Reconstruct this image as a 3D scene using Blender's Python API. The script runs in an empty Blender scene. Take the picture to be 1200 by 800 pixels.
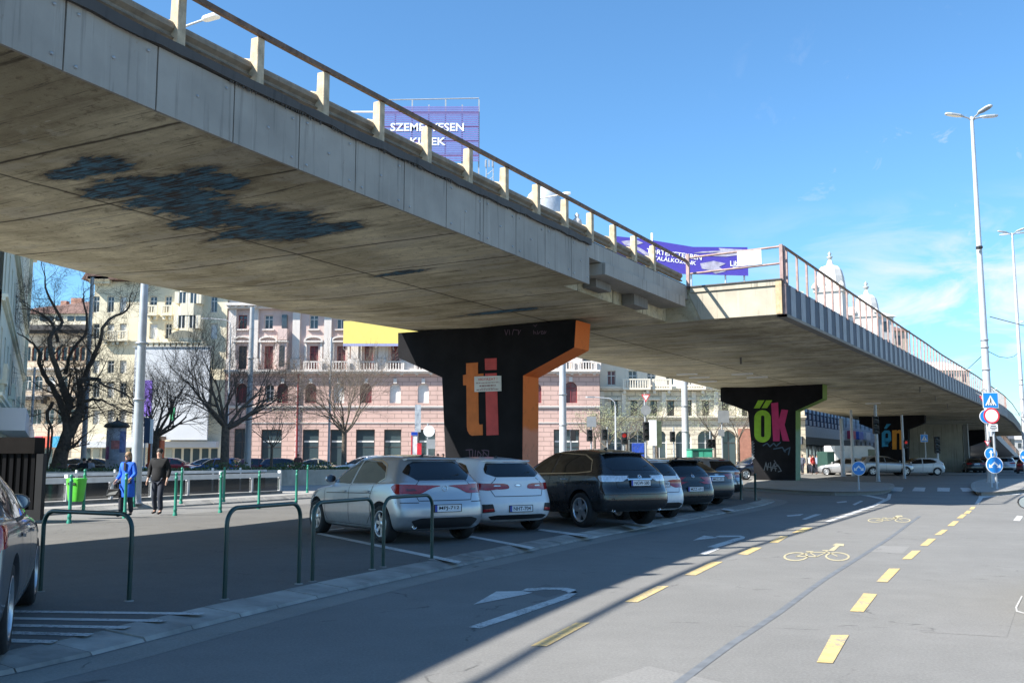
SUN_E = 5.0; SKY_S = .094; EXPO = 1.24; CLOUD = 4.6; SKY_TINT = (.66, .96, 1.08, 1)
import bpy, bmesh, math, random
from mathutils import Vector, Matrix, geometry
from mathutils.bvhtree import BVHTree
random.seed(7)
R = math.radians
scene = bpy.context.scene
COL = scene.collection
# ---------------------------------------------------------------- survey helpers: camera data of the photo
FPX = 1150.0; PIT = math.atan(135/1150); HC = 1.55
def ray(x, y):
    a = (x-600)/FPX; b = (400-y)/FPX
    return Vector((a, math.cos(PIT)-b*math.sin(PIT), b*math.cos(PIT)+math.sin(PIT)))
def gnd(x, y, z=0.0):
    r = ray(x, y); t = (z-HC)/r.z
    return Vector((r.x*t, r.y*t, z))
def atY(x, y, Y):
    r = ray(x, y); t = Y/r.y
    return Vector((r.x*t, Y, HC+r.z*t))
def fx(px, Y, py=500): return atY(px, py, Y).x
def fz(py, Y, px=600): return atY(px, py, Y).z
# ---------------------------------------------------------------- object helpers
def tag(o, label=None, cat=None, group=None, kind=None):
    if label: o['label'] = label
    if cat: o['category'] = cat
    if group: o['group'] = group
    if kind: o['kind'] = kind
    return o
def thing(name, label, cat, loc=(0, 0, 0), rz=0.0, group=None):
    o = bpy.data.objects.new(name, None); COL.objects.link(o)
    o.empty_display_size = .3
    o.location = loc; o.rotation_euler = (0, 0, rz)
    return tag(o, label, cat, group)
def link(name, me, parent=None, mat=None):
    o = bpy.data.objects.new(name, me); COL.objects.link(o)
    if mat is not None:
        me.materials.clear(); me.materials.append(mat)
    if parent is not None: o.parent = parent
    return o
KIDS = {}
def dup(root, loc, rz, label=None, group=None, override=None, skip=()):
    def cp(o, par):
        c = o.copy(); COL.objects.link(c); c.parent = par
        if override and c.type == 'MESH':
            for s in list(c.material_slots):
                if s.material and s.material.name in override:
                    nm = override[s.material.name]; s.link = 'OBJECT'; s.material = nm
        for k in list(o.children):
            if k.name.split('.')[0] in skip: continue
            cp(k, c)
        return c
    r = cp(root, None)
    r.location = loc; r.rotation_euler = (0, 0, rz)
    if label: r['label'] = label
    if group: r['group'] = group
    return r
class MB:
    def __init__(s): s.v = []; s.f = []; s.sm = []
    def add(s, vs, fs, smooth=False, M=None):
        n = len(s.v)
        s.v += [tuple(M @ Vector(v)) if M else tuple(v) for v in vs]
        s.f += [tuple(i+n for i in f) for f in fs]; s.sm += [smooth]*len(fs)
        return s
    def box(s, x0, x1, y0, y1, z0, z1, M=None):
        x0, x1 = min(x0, x1), max(x0, x1); y0, y1 = min(y0, y1), max(y0, y1); z0, z1 = min(z0, z1), max(z0, z1)
        v = [(x0,y0,z0),(x1,y0,z0),(x1,y1,z0),(x0,y1,z0),(x0,y0,z1),(x1,y0,z1),(x1,y1,z1),(x0,y1,z1)]
        return s.add(v, [(0,3,2,1),(4,5,6,7),(0,1,5,4),(1,2,6,5),(2,3,7,6),(3,0,4,7)], False, M)
    def prism(s, poly, d0, d1, M=None):
        """poly in local xy, extruded along z from d0 to d1"""
        tri = geometry.tessellate_polygon([[Vector((p[0], p[1], 0)) for p in poly]])
        n = len(poly)
        v = [(p[0], p[1], d0) for p in poly]+[(p[0], p[1], d1) for p in poly]
        area = sum(poly[i][0]*poly[(i+1)%n][1]-poly[(i+1)%n][0]*poly[i][1] for i in range(n))
        f = []
        for t in tri:
            a, b, c = t
            ar = (poly[b][0]-poly[a][0])*(poly[c][1]-poly[a][1])-(poly[c][0]-poly[a][0])*(poly[b][1]-poly[a][1])
            if ar < 0: a, c = c, a
            f.append((a+n, b+n, c+n)); f.append((c, b, a))
        for i in range(n):
            j = (i+1) % n
            f.append((i, j, j+n, i+n) if area > 0 else (j, i, i+n, j+n))
        return s.add(v, f, False, M)
    def poly(s, pts, M=None):
        tri = geometry.tessellate_polygon([[Vector(p) for p in pts]])
        return s.add(pts, [tuple(t) for t in tri], False, M)
    def tube(s, pts, rad, n=8, cap=True, M=None, smooth=True):
        pts = [Vector(p) for p in pts]
        if not isinstance(rad, (list, tuple)): rad = [rad]*len(pts)
        vs = []; fs = []
        up = None
        for i, p in enumerate(pts):
            t = (pts[min(i+1, len(pts)-1)]-pts[max(i-1, 0)])
            if t.length < 1e-9: t = Vector((0, 0, 1))
            t.normalize()
            if up is None:
                up = Vector((0, 0, 1)) if abs(t.z) < .9 else Vector((1, 0, 0))
            a = t.cross(up)
            if a.length < 1e-5: a = t.cross(Vector((0, 1, .1)))
            a.normalize(); b = a.cross(t).normalized(); up = b
            for k in range(n):
                th = 2*math.pi*k/n
                vs.append(p+(a*math.cos(th)+b*math.sin(th))*rad[i])
        for i in range(len(pts)-1):
            for k in range(n):
                k2 = (k+1) % n
                fs.append((i*n+k, (i+1)*n+k, (i+1)*n+k2, i*n+k2))
        s.add(vs, fs, smooth, M)
        if cap and n >= 3:
            m = len(pts)-1
            s.add([vs[k] for k in range(n)], [tuple(range(n))], False, M)
            s.add([vs[m*n+k] for k in range(n)], [tuple(reversed(range(n)))], False, M)
        return s
    def lathe(s, prof, n=24, M=None, smooth=True, cap=True):
        """prof: list of (r,z)"""
        vs = []; fs = []
        for r, z in prof:
            for k in range(n):
                th = 2*math.pi*k/n; vs.append((r*math.cos(th), r*math.sin(th), z))
        for i in range(len(prof)-1):
            for k in range(n):
                k2 = (k+1) % n; fs.append((i*n+k, i*n+k2, (i+1)*n+k2, (i+1)*n+k))
        s.add(vs, fs, smooth, M)
        if cap:
            m = len(prof)-1
            if prof[0][0] > 1e-4: s.add([vs[k] for k in range(n)], [tuple(reversed(range(n)))], False, M)
            if prof[m][0] > 1e-4: s.add([vs[m*n+k] for k in range(n)], [tuple(range(n))], False, M)
        return s
    def mesh(s, name='m'):
        me = bpy.data.meshes.new(name); me.from_pydata(s.v, [], s.f)
        me.polygons.foreach_set('use_smooth', s.sm); me.validate(); me.update()
        return me
    def build(s, name, mat, parent=None, bevel=0.0, rec=False):
        me = s.mesh(name)
        if bevel or rec:
            bm = bmesh.new(); bm.from_mesh(me)
            if rec: bmesh.ops.recalc_face_normals(bm, faces=bm.faces)
            if bevel:
                bmesh.ops.remove_doubles(bm, verts=bm.verts, dist=1e-5)
                es = [e for e in bm.edges if len(e.link_faces) == 2 and e.calc_face_angle(0) > .5]
                bmesh.ops.bevel(bm, geom=es, offset=bevel, segments=1, affect='EDGES', clamp_overlap=True)
            bm.to_mesh(me); bm.free()
        return link(name, me, parent, mat)
def frame(o, right, up):
    """matrix mapping local x->right, y->up, z->normal(out)"""
    r = Vector(right).normalized(); u = Vector(up).normalized(); n = r.cross(u)
    M = Matrix.Identity(4)
    for i in range(3):
        M[i][0] = r[i]; M[i][1] = u[i]; M[i][2] = n[i]; M[i][3] = o[i]
    return M
def text_mb(txt, height, ext=.004, width=None, bold=0.0, spacing=1.0, align='CENTER'):
    cu = bpy.data.curves.new('t', 'FONT'); cu.body = txt; cu.size = 1.0; cu.extrude = 0
    cu.align_x = align; cu.offset = bold; cu.space_character = spacing; cu.resolution_u = 3
    ob = bpy.data.objects.new('t', cu); COL.objects.link(ob)
    dg = bpy.context.evaluated_depsgraph_get(); dg.update()
    me = bpy.data.meshes.new_from_object(ob.evaluated_get(dg))
    vs = [v.co.copy() for v in me.vertices]; fs = [tuple(p.vertices) for p in me.polygons]
    bpy.data.objects.remove(ob); bpy.data.curves.remove(cu); bpy.data.meshes.remove(me)
    if not vs: return [], []
    x0 = min(v.x for v in vs); x1 = max(v.x for v in vs); y0 = min(v.y for v in vs); y1 = max(v.y for v in vs)
    sy = height/(y1-y0); sx = sy if width is None else width/(x1-x0)
    cx = (x0+x1)/2 if align == 'CENTER' else x0
    return [((v.x-cx)*sx, (v.y-(y0+y1)/2)*sy, ext) for v in vs], fs
# ---------------------------------------------------------------- materials
class NT:
    def __init__(s, nt): s.nt = nt
    def n(s, t, **kw):
        nd = s.nt.nodes.new(t)
        ins = kw.pop('ins', {})
        for k, v in kw.items(): setattr(nd, k, v)
        for k, v in ins.items():
            if hasattr(v, 'is_output') or isinstance(v, bpy.types.NodeSocket): s.nt.links.new(v, nd.inputs[k])
            else: nd.inputs[k].default_value = v
        return nd
    def math(s, op, a, b=None, c=None, clamp=False):
        nd = s.nt.nodes.new('ShaderNodeMath'); nd.operation = op; nd.use_clamp = clamp
        for i, v in enumerate((a, b, c)):
            if v is None: continue
            if isinstance(v, bpy.types.NodeSocket): s.nt.links.new(v, nd.inputs[i])
            else: nd.inputs[i].default_value = v
        return nd.outputs[0]
    def noise(s, vec, scale, detail=4, rough=.55, dist=0.0):
        return s.n('ShaderNodeTexNoise', ins={'Vector': vec, 'Scale': scale, 'Detail': detail, 'Roughness': rough, 'Distortion': dist}).outputs['Fac']
    def ramp(s, fac, a, b, clamp=True):
        nd = s.n('ShaderNodeMapRange', ins={'Value': fac, 'From Min': a, 'From Max': b})
        return nd.outputs[0]
    def mix(s, fac, a, b):
        nd = s.nt.nodes.new('ShaderNodeMix'); nd.data_type = 'RGBA'
        for i, v in ((0, fac), (6, a), (7, b)):
            if isinstance(v, bpy.types.NodeSocket): s.nt.links.new(v, nd.inputs[i])
            elif i == 0: nd.inputs[0].default_value = v
            else: nd.inputs[i].default_value = (*v[:3], 1)
        return nd.outputs[2]
    def mapping(s, vec, scale=(1, 1, 1), rot=(0, 0, 0), loc=(0, 0, 0)):
        return s.n('ShaderNodeMapping', ins={'Vector': vec, 'Scale': scale, 'Rotation': rot, 'Location': loc}).outputs[0]
def newmat(name):
    m = bpy.data.materials.new(name); m.use_nodes = True
    nt = m.node_tree; b = nt.nodes['Principled BSDF']
    k = NT(nt); k.b = b; k.co = nt.nodes.new('ShaderNodeTexCoord').outputs['Object']
    return m, k
def M_(name, col, rough=.6, metal=0.0, var=.12, vs=3.0, bump=0.0, bs=40.0, spec=None, coat=0.0, emit=None, grime=0.0):
    m, k = newmat(name)
    c = Vector(col)
    n = k.noise(k.co, vs, 5)
    f = k.ramp(n, .3, .7)
    dk = tuple(c*(1-var)); lt = tuple(min(1, x*(1+var)) for x in c)
    o = k.mix(f, dk, lt)
    if grime:
        g = k.ramp(k.noise(k.mapping(k.co, (1, 1, .18)), vs*2.3, 6), .52, .75)
        o = k.mix(k.math('MULTIPLY', g, grime), o, tuple(c*.45))
    k.nt.links.new(o, k.b.inputs['Base Color'])
    k.b.inputs['Roughness'].default_value = rough; k.b.inputs['Metallic'].default_value = metal
    if spec is not None: k.b.inputs['Specular IOR Level'].default_value = spec
    if coat:
        k.b.inputs['Coat Weight'].default_value = coat; k.b.inputs['Coat Roughness'].default_value = .04
    if emit:
        k.b.inputs['Emission Color'].default_value = (*emit[:3], 1); k.b.inputs['Emission Strength'].default_value = emit[3]
    if bump:
        bn = k.n('ShaderNodeBump', ins={'Strength': bump, 'Distance': .01, 'Height': k.noise(k.co, bs, 4)})
        k.nt.links.new(bn.outputs[0], k.b.inputs['Normal'])
    return m
def asphalt(name, base, var=.25, warm=0.0, stain=.35):
    m, k = newmat(name)
    big = k.ramp(k.noise(k.co, .35, 6, .6), .3, .7)
    med = k.ramp(k.noise(k.co, 2.2, 5, .7), .35, .68)
    fine = k.noise(k.co, 42, 4, .8)
    c = Vector(base)
    a = k.mix(big, tuple(c*(1-var*.6)), tuple(c*(1+var*.5)))
    a = k.mix(k.math('MULTIPLY', med, .5), a, tuple(c*(1-var)))
    st = k.ramp(k.noise(k.mapping(k.co, (.9, .35, 1), (0, 0, .5)), 1.1, 7, .65, .6), .62, .74)
    a = k.mix(k.math('MULTIPLY', st, stain), a, tuple(c*.45))
    # aggregate speckle
    sp = k.ramp(fine, .42, .66)
    a = k.mix(k.math('MULTIPLY', sp, .38), a, tuple(c*1.75))
    dk = k.ramp(k.noise(k.co, 27, 3, .8), .60, .70)
    a = k.mix(k.math('MULTIPLY', dk, .35), a, tuple(c*.5))
    oil = k.ramp(k.noise(k.mapping(k.co, (1, 1, 1), loc=(11, 3, 0)), .8, 7, .6, .3), .70, .76)
    a = k.mix(k.math('MULTIPLY', oil, .55), a, tuple(c*.4))
    # fine cracks
    v = k.n('ShaderNodeTexVoronoi', feature='DISTANCE_TO_EDGE', ins={'Vector': k.mapping(k.co, (1, 1, 1)), 'Scale': .32})
    wob = k.noise(k.co, 3.0, 5)
    v2 = k.n('ShaderNodeTexVoronoi', feature='DISTANCE_TO_EDGE', ins={'Vector': k.n('ShaderNodeVectorMath', operation='ADD', ins={0: k.co, 1: k.n('ShaderNodeVectorMath', operation='SCALE', ins={0: k.n('ShaderNodeTexNoise', ins={'Vector': k.co, 'Scale': 1.3, 'Detail': 6.0}).outputs['Color'], 3: .9}).outputs[0]}).outputs[0], 'Scale': .28})
    cr = k.ramp(v2.outputs['Distance'], .006, .001)
    cr = k.math('MULTIPLY', cr, k.ramp(wob, .5, .6))
    a = k.mix(k.math('MULTIPLY', cr, .7), a, tuple(c*.35))
    k.nt.links.new(a, k.b.inputs['Base Color']); k.b.inputs['Roughness'].default_value = .88
    k.b.inputs['Specular IOR Level'].default_value = .3
    bn = k.n('ShaderNodeBump', ins={'Strength': .5, 'Distance': .006, 'Height': fine})
    k.nt.links.new(bn.outputs[0], k.b.inputs['Normal'])
    return m
def road_paint(name, col, base=(.19, .19, .185), wear=.22):
    m, k = newmat(name); c = Vector(col)
    n1 = k.noise(k.co, 26, 8, .75); n2 = k.noise(k.co, 1.7, 5, .6)
    f = k.ramp(k.math('ADD', n1, k.math('MULTIPLY', n2, .5)), .94-wear*.30, .84-wear*.30)
    a = k.mix(k.ramp(k.noise(k.co, 5, 6), .3, .7), tuple(c*.82), tuple(c*1.1))
    a = k.mix(f, tuple(Vector(base)*1.15), a)
    k.nt.links.new(a, k.b.inputs['Base Color']); k.b.inputs['Roughness'].default_value = .85
    bn = k.n('ShaderNodeBump', ins={'Strength': .5, 'Distance': .006, 'Height': k.noise(k.co, 42, 4, .8)})
    k.nt.links.new(bn.outputs[0], k.b.inputs['Normal'])
    return m
def paint(name, col, metal=.0, rough=.32):
    m, k = newmat(name)
    n = k.ramp(k.noise(k.co, 1.5, 6, .65), .35, .75)
    c = Vector(col)
    # road dust in the lower body
    z = k.n('ShaderNodeSeparateXYZ', ins={0: k.co}).outputs[2]
    dust = k.math('MULTIPLY', k.ramp(z, .75, .25), k.ramp(k.noise(k.co, 9, 5), .3, .8))
    a = k.mix(k.math('MULTIPLY', dust, .35), tuple(c), (.16, .14, .12))
    k.nt.links.new(a, k.b.inputs['Base Color'])
    k.b.inputs['Metallic'].default_value = metal
    k.nt.links.new(k.math('ADD', k.math('MULTIPLY', n, .12), rough), k.b.inputs['Roughness'])
    k.b.inputs['Coat Weight'].default_value = .8; k.b.inputs['Coat Roughness'].default_value = .06
    return m
def glassmat(name, col=(.012, .015, .018), rough=.04, clear=0.0):
    m, k = newmat(name)
    k.b.inputs['Base Color'].default_value = (*col, 1); k.b.inputs['Roughness'].default_value = rough
    k.b.inputs['Specular IOR Level'].default_value = .8
    if clear:
        k.b.inputs['Alpha'].default_value = 1-clear
    return m
MT = {}
MT['asphalt'] = asphalt('asphalt_road', (.172, .169, .160))
MT['asphalt_lot'] = asphalt('asphalt_lot', (.125, .122, .115), .3, stain=.5)
MT['pave'] = asphalt('paving_square', (.28, .27, .25), .2, stain=.2)
MT['kerb'] = M_('kerb_stone', (.31, .30, .275), .85, var=.35, vs=1.6, bump=.5, bs=30, grime=.5)
MT['white_line'] = road_paint('white_road_paint', (.56, .56, .54))
MT['yellow_line'] = road_paint('yellow_road_paint', (.55, .41, .17), wear=.2)
MT['tar'] = M_('tar_seam', (.135, .145, .155), .7, var=.2, vs=6)
MT['green_pipe'] = M_('green_pipe_paint', (.008, .042, .036), .38, var=.3, vs=6, coat=.2)
MT['green_bollard'] = M_('green_bollard_paint', (.02, .22, .15), .4, var=.2, vs=5, coat=.2)
MT['lime'] = M_('lime_plastic', (.12, .62, .06), .45, var=.12, vs=4)
MT['galv'] = M_('galvanised_steel', (.40, .42, .44), .45, .35, var=.15, vs=2.5, grime=.15)
MT['pole_white'] = M_('pale_lamp_post', (.47, .49, .51), .5, .1, var=.1, vs=2)
MT['pole_dark'] = M_('dark_pole', (.05, .055, .06), .5, .3)
MT['black'] = M_('black_paint', (.006, .006, .007), .7, var=.3, vs=3)
MT['rubber'] = M_('tyre_rubber', (.018, .018, .019), .8, var=.3, vs=12, bump=.3)
MT['alloy'] = M_('alloy_rim', (.55, .56, .58), .3, .8, var=.1)
MT['chrome'] = M_('chrome_trim', (.75, .76, .78), .15, 1.0, var=.05)
MT['trim'] = M_('black_plastic_trim', (.016, .016, .018), .55, var=.2)
MT['win'] = glassmat('car_window_glass', (.006, .008, .010), .03)
MT['tail'] = M_('red_tail_lens', (.32, .008, .012), .12, var=.25, vs=22, coat=.8)
MT['tail_clear'] = M_('clear_tail_lens', (.6, .62, .66), .12, .3, var=.3, vs=22, coat=.8)
MT['tail_orange'] = M_('orange_lens', (.6, .14, .03), .15, var=.2, vs=22, coat=.8)
MT['head'] = M_('headlight_lens', (.55, .58, .62), .08, .5, var=.3, vs=18, coat=1)
MT['plate'] = M_('number_plate_white', (.72, .73, .75), .4, var=.06)
MT['plate_blue'] = M_('number_plate_blue', (.01, .05, .35), .4)
MT['ink'] = M_('black_ink', (.012, .012, .015), .6)
MT['sign_blue'] = M_('sign_blue', (.01, .22, .62), .35, var=.06)
MT['sign_dblue'] = M_('sign_deep_blue', (.01, .06, .42), .35, var=.06)
MT['sign_white'] = M_('sign_white', (.8, .8, .8), .4, var=.04)
MT['sign_red'] = M_('sign_red', (.68, .03, .05), .4, var=.06)
MT['sign_back'] = M_('sign_back_grey', (.30, .32, .34), .5, .3)
MT['tl_off'] = M_('signal_lens_dark', (.02, .03, .03), .2)
MT['tl_red'] = M_('signal_lens_red', (.35, .02, .02), .3, emit=(1, .05, .03, .12))
MT['bark'] = M_('tree_bark', (.11, .085, .066), .95, var=.4, vs=8, bump=.8, bs=25)
MT['bark_pale'] = M_('tree_bark_brown', (.14, .115, .09), .95, var=.35, vs=8, bump=.6, bs=25)
MT['skin'] = M_('skin', (.50, .30, .22), .55, var=.06)
MT['rail_brown'] = M_('rusty_rail_paint', (.17, .105, .07), .75, .1, var=.4, vs=7, bump=.3, grime=.7)
MT['post_yellow'] = M_('flaking_yellow_post', (.47, .38, .26), .8, var=.32, vs=6, bump=.4, grime=.75)
MT['beam_tan'] = M_('tan_guard_beam', (.23, .19, .14), .75, .1, var=.25, vs=4, grime=.5)
MT['rail_pink'] = M_('faded_pink_steel', (.33, .23, .21), .7, .1, var=.25, vs=6, grime=.5)
MT['rail_navy'] = M_('dark_navy_backing', (.016, .018, .045), .6, var=.3)
MT['rib_plate'] = M_('grey_fascia_plate', (.29, .30, .32), .65, .1, var=.12, vs=3, grime=.3)

def bridge_concrete():
    m, k = newmat('soffit_concrete')
    co = k.co
    sep = k.n('ShaderNodeSeparateXYZ', ins={0: co}); V = sep.outputs[0]; U = sep.outputs[1]
    base = k.mix(k.ramp(k.noise(co, .45, 6, .6), .36, .64), (.40, .345, .225), (.80, .72, .51))
    # bands streaked across the deck
    st = k.noise(k.mapping(co, (.35, 2.2, 1)), 1.6, 6, .7, .4)
    base = k.mix(k.math('MULTIPLY', k.ramp(st, .47, .64), .42), base, (.20, .165, .11))
    st2 = k.noise(k.mapping(co, (.18, 3.4, 1), (0, 0, .12)), 2.4, 7, .75, .6)
    base = k.mix(k.math('MULTIPLY', k.ramp(st2, .585, .63), .75), base, (.06, .052, .045))
    lt = k.noise(k.mapping(co, (.5, 1.2, 1), loc=(7, 3, 0)), .8, 6, .6, .5)
    base = k.mix(k.math('MULTIPLY', k.ramp(lt, .52, .57), .5), base, (.56, .52, .42))
    # board joints across every 2.4 m and a lengthwise joint
    wob = k.math('MULTIPLY', k.math('SUBTRACT', k.noise(co, 1.2, 5), .5), .10)
    uu = k.math('ADD', k.math('ADD', U, wob), k.math('MULTIPLY', V, -.06))
    for per, wd, amt, seed in ((2.35, .045, .9, 0), (.59, .012, .30, 3)):
        fr = k.math('FRACT', k.math('DIVIDE', uu, per))
        d = k.math('MULTIPLY', k.math('MINIMUM', fr, k.math('SUBTRACT', 1.0, fr)), per)
        ln = k.math('MULTIPLY', k.ramp(d, wd, wd*.3), k.ramp(k.noise(k.mapping(co, loc=(seed, 5, 0)), .9, 4), .30, .42))
        base = k.mix(k.math('MULTIPLY', ln, amt), base, (.05, .04, .03))
    sp_ = k.noise(co, 5.5, 8, .78, .3)
    base = k.mix(k.math('MULTIPLY', k.ramp(sp_, .56, .62), .5), base, (.12, .085, .05))
    ed = k.math('MULTIPLY', k.ramp(V, -11.6, -10.0), k.ramp(k.noise(co, 1.8, 7, .7), .42, .62))
    base = k.mix(k.math('MULTIPLY', ed, .6), base, (.13, .095, .055))
    lime = k.ramp(k.noise(k.mapping(co, (1.2, 3, 1), loc=(4, 9, 0)), 2.1, 8, .7), .64, .72)
    base = k.mix(k.math('MULTIPLY', lime, .45), base, (.80, .76, .62))
    dv = k.math('ABSOLUTE', k.math('ADD', k.math('ADD', V, wob), 14.1))
    base = k.mix(k.math('MULTIPLY', k.ramp(dv, .05, .015), .8), base, (.03, .025, .02))
    # brown water stain near the edges and spalled blue-black patch
    nz = k.noise(k.mapping(co, (1, 2.2, 1), (0, 0, .15)), 1.5, 9, .72, .5)
    def blobs(L, sc=1.0):
        out = None
        for (v0, u0, rv, ru) in L:
            a = k.math('DIVIDE', k.math('SUBTRACT', V, v0), rv); b = k.math('DIVIDE', k.math('SUBTRACT', U, u0), ru)
            d = k.math('SUBTRACT', 1.0, k.math('SQRT', k.math('ADD', k.math('MULTIPLY', a, a), k.math('MULTIPLY', b, b))))
            out = d if out is None else k.math('MAXIMUM', out, d)
        return k.math('ADD', out, k.math('MULTIPLY', k.math('SUBTRACT', nz, .5), 2.6))
    bm_ = blobs(BLUE_BLOBS)
    ring = k.ramp(bm_, -.55, .0)
    base = k.mix(k.math('MULTIPLY', ring, .75), base, (.085, .065, .045))
    rib = k.ramp(k.noise(k.mapping(co, (.8, 7, 1), (0, 0, .1)), 2.2, 6, .7, .5), .42, .54)
    blue = k.mix(rib, (.035, .04, .045), (.09, .22, .32))
    blue = k.mix(k.math('MULTIPLY', k.ramp(k.noise(co, 3.1, 6), .5, .62), .7), blue, (.07, .05, .035))
    base = k.mix(k.ramp(bm_, -.06, .04), base, blue)
    k.nt.links.new(base, k.b.inputs['Base Color'])
    k.b.inputs['Roughness'].default_value = .9; k.b.inputs['Specular IOR Level'].default_value = .2
    h = k.math('ADD', k.math('MULTIPLY', st2, .6), k.math('ADD', k.noise(co, 14, 6, .7), k.math('MULTIPLY', k.ramp(bm_, .1, .25), -1.2)))
    bn = k.n('ShaderNodeBump', ins={'Strength': .8, 'Distance': .03, 'Height': h})
    k.nt.links.new(bn.outputs[0], k.b.inputs['Normal'])
    return m
def fascia_mat(name, base, drip=.6, top=.0, seed=0):
    """weathered plate with vertical water streaks"""
    m, k = newmat(name)
    co = k.mapping(k.co, loc=(seed, seed*2.1, 0))
    c = Vector(base)
    a = k.mix(k.ramp(k.noise(co, .9, 6), .3, .7), tuple(c*.82), tuple(c*1.18))
    s = k.noise(k.mapping(co, (9, 9, .35)), 1.0, 6, .65)
    a = k.mix(k.math('MULTIPLY', k.ramp(s, .55, .72), drip), a, tuple(c*.38))
    s3 = k.noise(k.mapping(co, (6, 6, .3), loc=(3, 1, 0)), 1.0, 5, .6)
    a = k.mix(k.math('MULTIPLY', k.ramp(s3, .6, .75), drip*.5), a, tuple(min(1, x*1.6) for x in c))
    r = k.ramp(k.noise(co, 5, 6, .7), .66, .74)
    a = k.mix(k.math('MULTIPLY', r, drip*.5), a, (.16, .08, .035))
    k.nt.links.new(a, k.b.inputs['Base Color']); k.b.inputs['Roughness'].default_value = .7
    bn = k.n('ShaderNodeBump', ins={'Strength': .3, 'Distance': .01, 'Height': k.noise(co, 18, 5)})
    k.nt.links.new(bn.outputs[0], k.b.inputs['Normal'])
    return m
def stone_wall(name, base, course=.42, block=1.1, groove=.55, var=.12):
    """stucco scored with horizontal courses; object x runs along the wall, z up"""
    m, k = newmat(name)
    c = Vector(base)
    a = k.mix(k.ramp(k.noise(k.co, .35, 6), .3, .7), tuple(c*(1-var)), tuple(min(1, x*(1+var)) for x in c))
    g = k.ramp(k.noise(k.mapping(k.co, (1.6, 1.6, .3)), 1.2, 6), .54, .72)
    a = k.mix(k.math('MULTIPLY', g, .3), a, tuple(c*.55))
    if course:
        mp = k.mapping(k.co, (1, 1, 1), (R(90), 0, 0))
        br = k.n('ShaderNodeTexBrick', ins={'Vector': mp, 'Scale': 1.0, 'Mortar Size': .035, 'Mortar Smooth': .1, 'Brick Width': block, 'Row Height': course, 'Color1': (1, 1, 1, 1), 'Color2': (.9, .9, .9, 1), 'Mortar': (0, 0, 0, 1)})
        a = k.mix(k.math('MULTIPLY', br.outputs['Fac'], groove), a, tuple(c*.4))
        bn = k.n('ShaderNodeBump', ins={'Strength': .6, 'Distance': .03, 'Height': k.math('SUBTRACT', 1.0, br.outputs['Fac'])})
        k.nt.links.new(bn.outputs[0], k.b.inputs['Normal'])
    k.nt.links.new(a, k.b.inputs['Base Color']); k.b.inputs['Roughness'].default_value = .9
    return m
# ================================================================ BRIDGE
AZ = R(29.5)
ED = Vector((math.cos(AZ), -math.sin(AZ))); EU = Vector((math.sin(AZ), math.cos(AZ)))
def loc(p): return (p.x*ED.x+p.y*ED.y, p.x*EU.x+p.y*EU.y)          # world -> (v,u)
def wld(v, u, z=0.0): return Vector((ED.x*v+EU.x*u, ED.y*v+EU.y*u, z))
def onu(px, py, u):
    r = ray(px, py); t = u/(r.x*EU.x+r.y*EU.y)
    return (r.x*t*ED.x+r.y*t*ED.y, HC+r.z*t)
BLUE_BLOBS = []
for (x, y, rv, ru) in ((120, 197, .5, .35), (90, 205, .6, .25), (150, 222, .9, .45), (205, 235, 1.0, .5), (245, 215, .55, .55), (262, 256, 1.1, .5), (185, 222, .8, .4), (225, 243, .8, .4), (330, 262, .8, .4), (318, 258, .8, .5), (345, 272, 1.0, .5), (300, 272, 1.0, .4), (395, 268, .6, .3), (470, 318, .7, .18), (590, 362, 1.4, .22)):
    v_, u_ = loc(gnd(x, y, 5.85)); BLUE_BLOBS.append((v_, u_, rv, ru))
MT['soffit'] = bridge_concrete()
MT['fascia'] = fascia_mat('weathered_grey_fascia', (.335, .31, .27), .7)
MT['fascia2'] = fascia_mat('weathered_stained_fascia', (.33, .305, .265), 1.0, seed=4)
MT['cornice'] = fascia_mat('blackened_cornice', (.07, .062, .055), .9, seed=9)
MT['cream_conc'] = fascia_mat('cream_end_wall', (.40, .36, .28), .95, seed=2)
MT['old_conc'] = fascia_mat('old_rough_concrete', (.20, .19, .17), .9, seed=6)
a28 = R(28.5)
def s1(u, v=-9.8):   # plan line of the first right-hand edge
    return loc(Vector((math.cos(a28)*v+math.sin(a28)*u, -math.sin(a28)*v+math.cos(a28)*u, 0)))
v0, u0 = s1(-28); v1, u1 = s1(22.1)
def vr1(u): return v0+(v1-v0)*(u-u0)/(u1-u0)+.0065*max(0, min(12, 11.5-u))**2+(.06*(-u) if u < 0 else 0)  # near end bent outward, mostly out of view, shaped to place the road shadow's edge
U_B = u1                                    # where the clad part stops
vF, U_F = loc(gnd(918, 367, 5.86))          # outer corner of the wide part
# left edge and wide right edge in plan
LE = sorted([(lambda t: (t[1], t[0]))(loc(gnd(x, y, 5.88))) for x, y in ((0, 306), (285, 357.5), (640, 413), (845, 459))])
def vleft(u): return vleft0(u)+(min(1.5, (12-u)*.5) if u < 12 else 0)  # unseen near stretch pulled inward, shaped so the deck's shadow ends further right
def vleft0(u):
    if u < LE[0][0]: return LE[0][1]
    for a, b in zip(LE, LE[1:]):
        if u <= b[0]: return a[1]+(b[1]-a[1])*(u-a[0])/(b[0]-a[0])
    return LE[-1][1]+ (u-LE[-1][0])*-.005
RE = [(U_F, vF)]
for x, y, z in ((1000, 405, 5.89), (1060, 433, 5.89), (1105, 456, 5.76), (1145, 474, 5.56)):
    v_, u_ = loc(gnd(x, y, z)); RE.append((u_, v_))
RE.append((RE[-1][0]+25, RE[-1][1]+.6)); 
def vright2(u):
    for a, b in zip(RE, RE[1:]):
        if u <= b[0]: return a[1]+(b[1]-a[1])*(u-a[0])/(b[0]-a[0])
    return RE[-1][1]+.9*0
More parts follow.
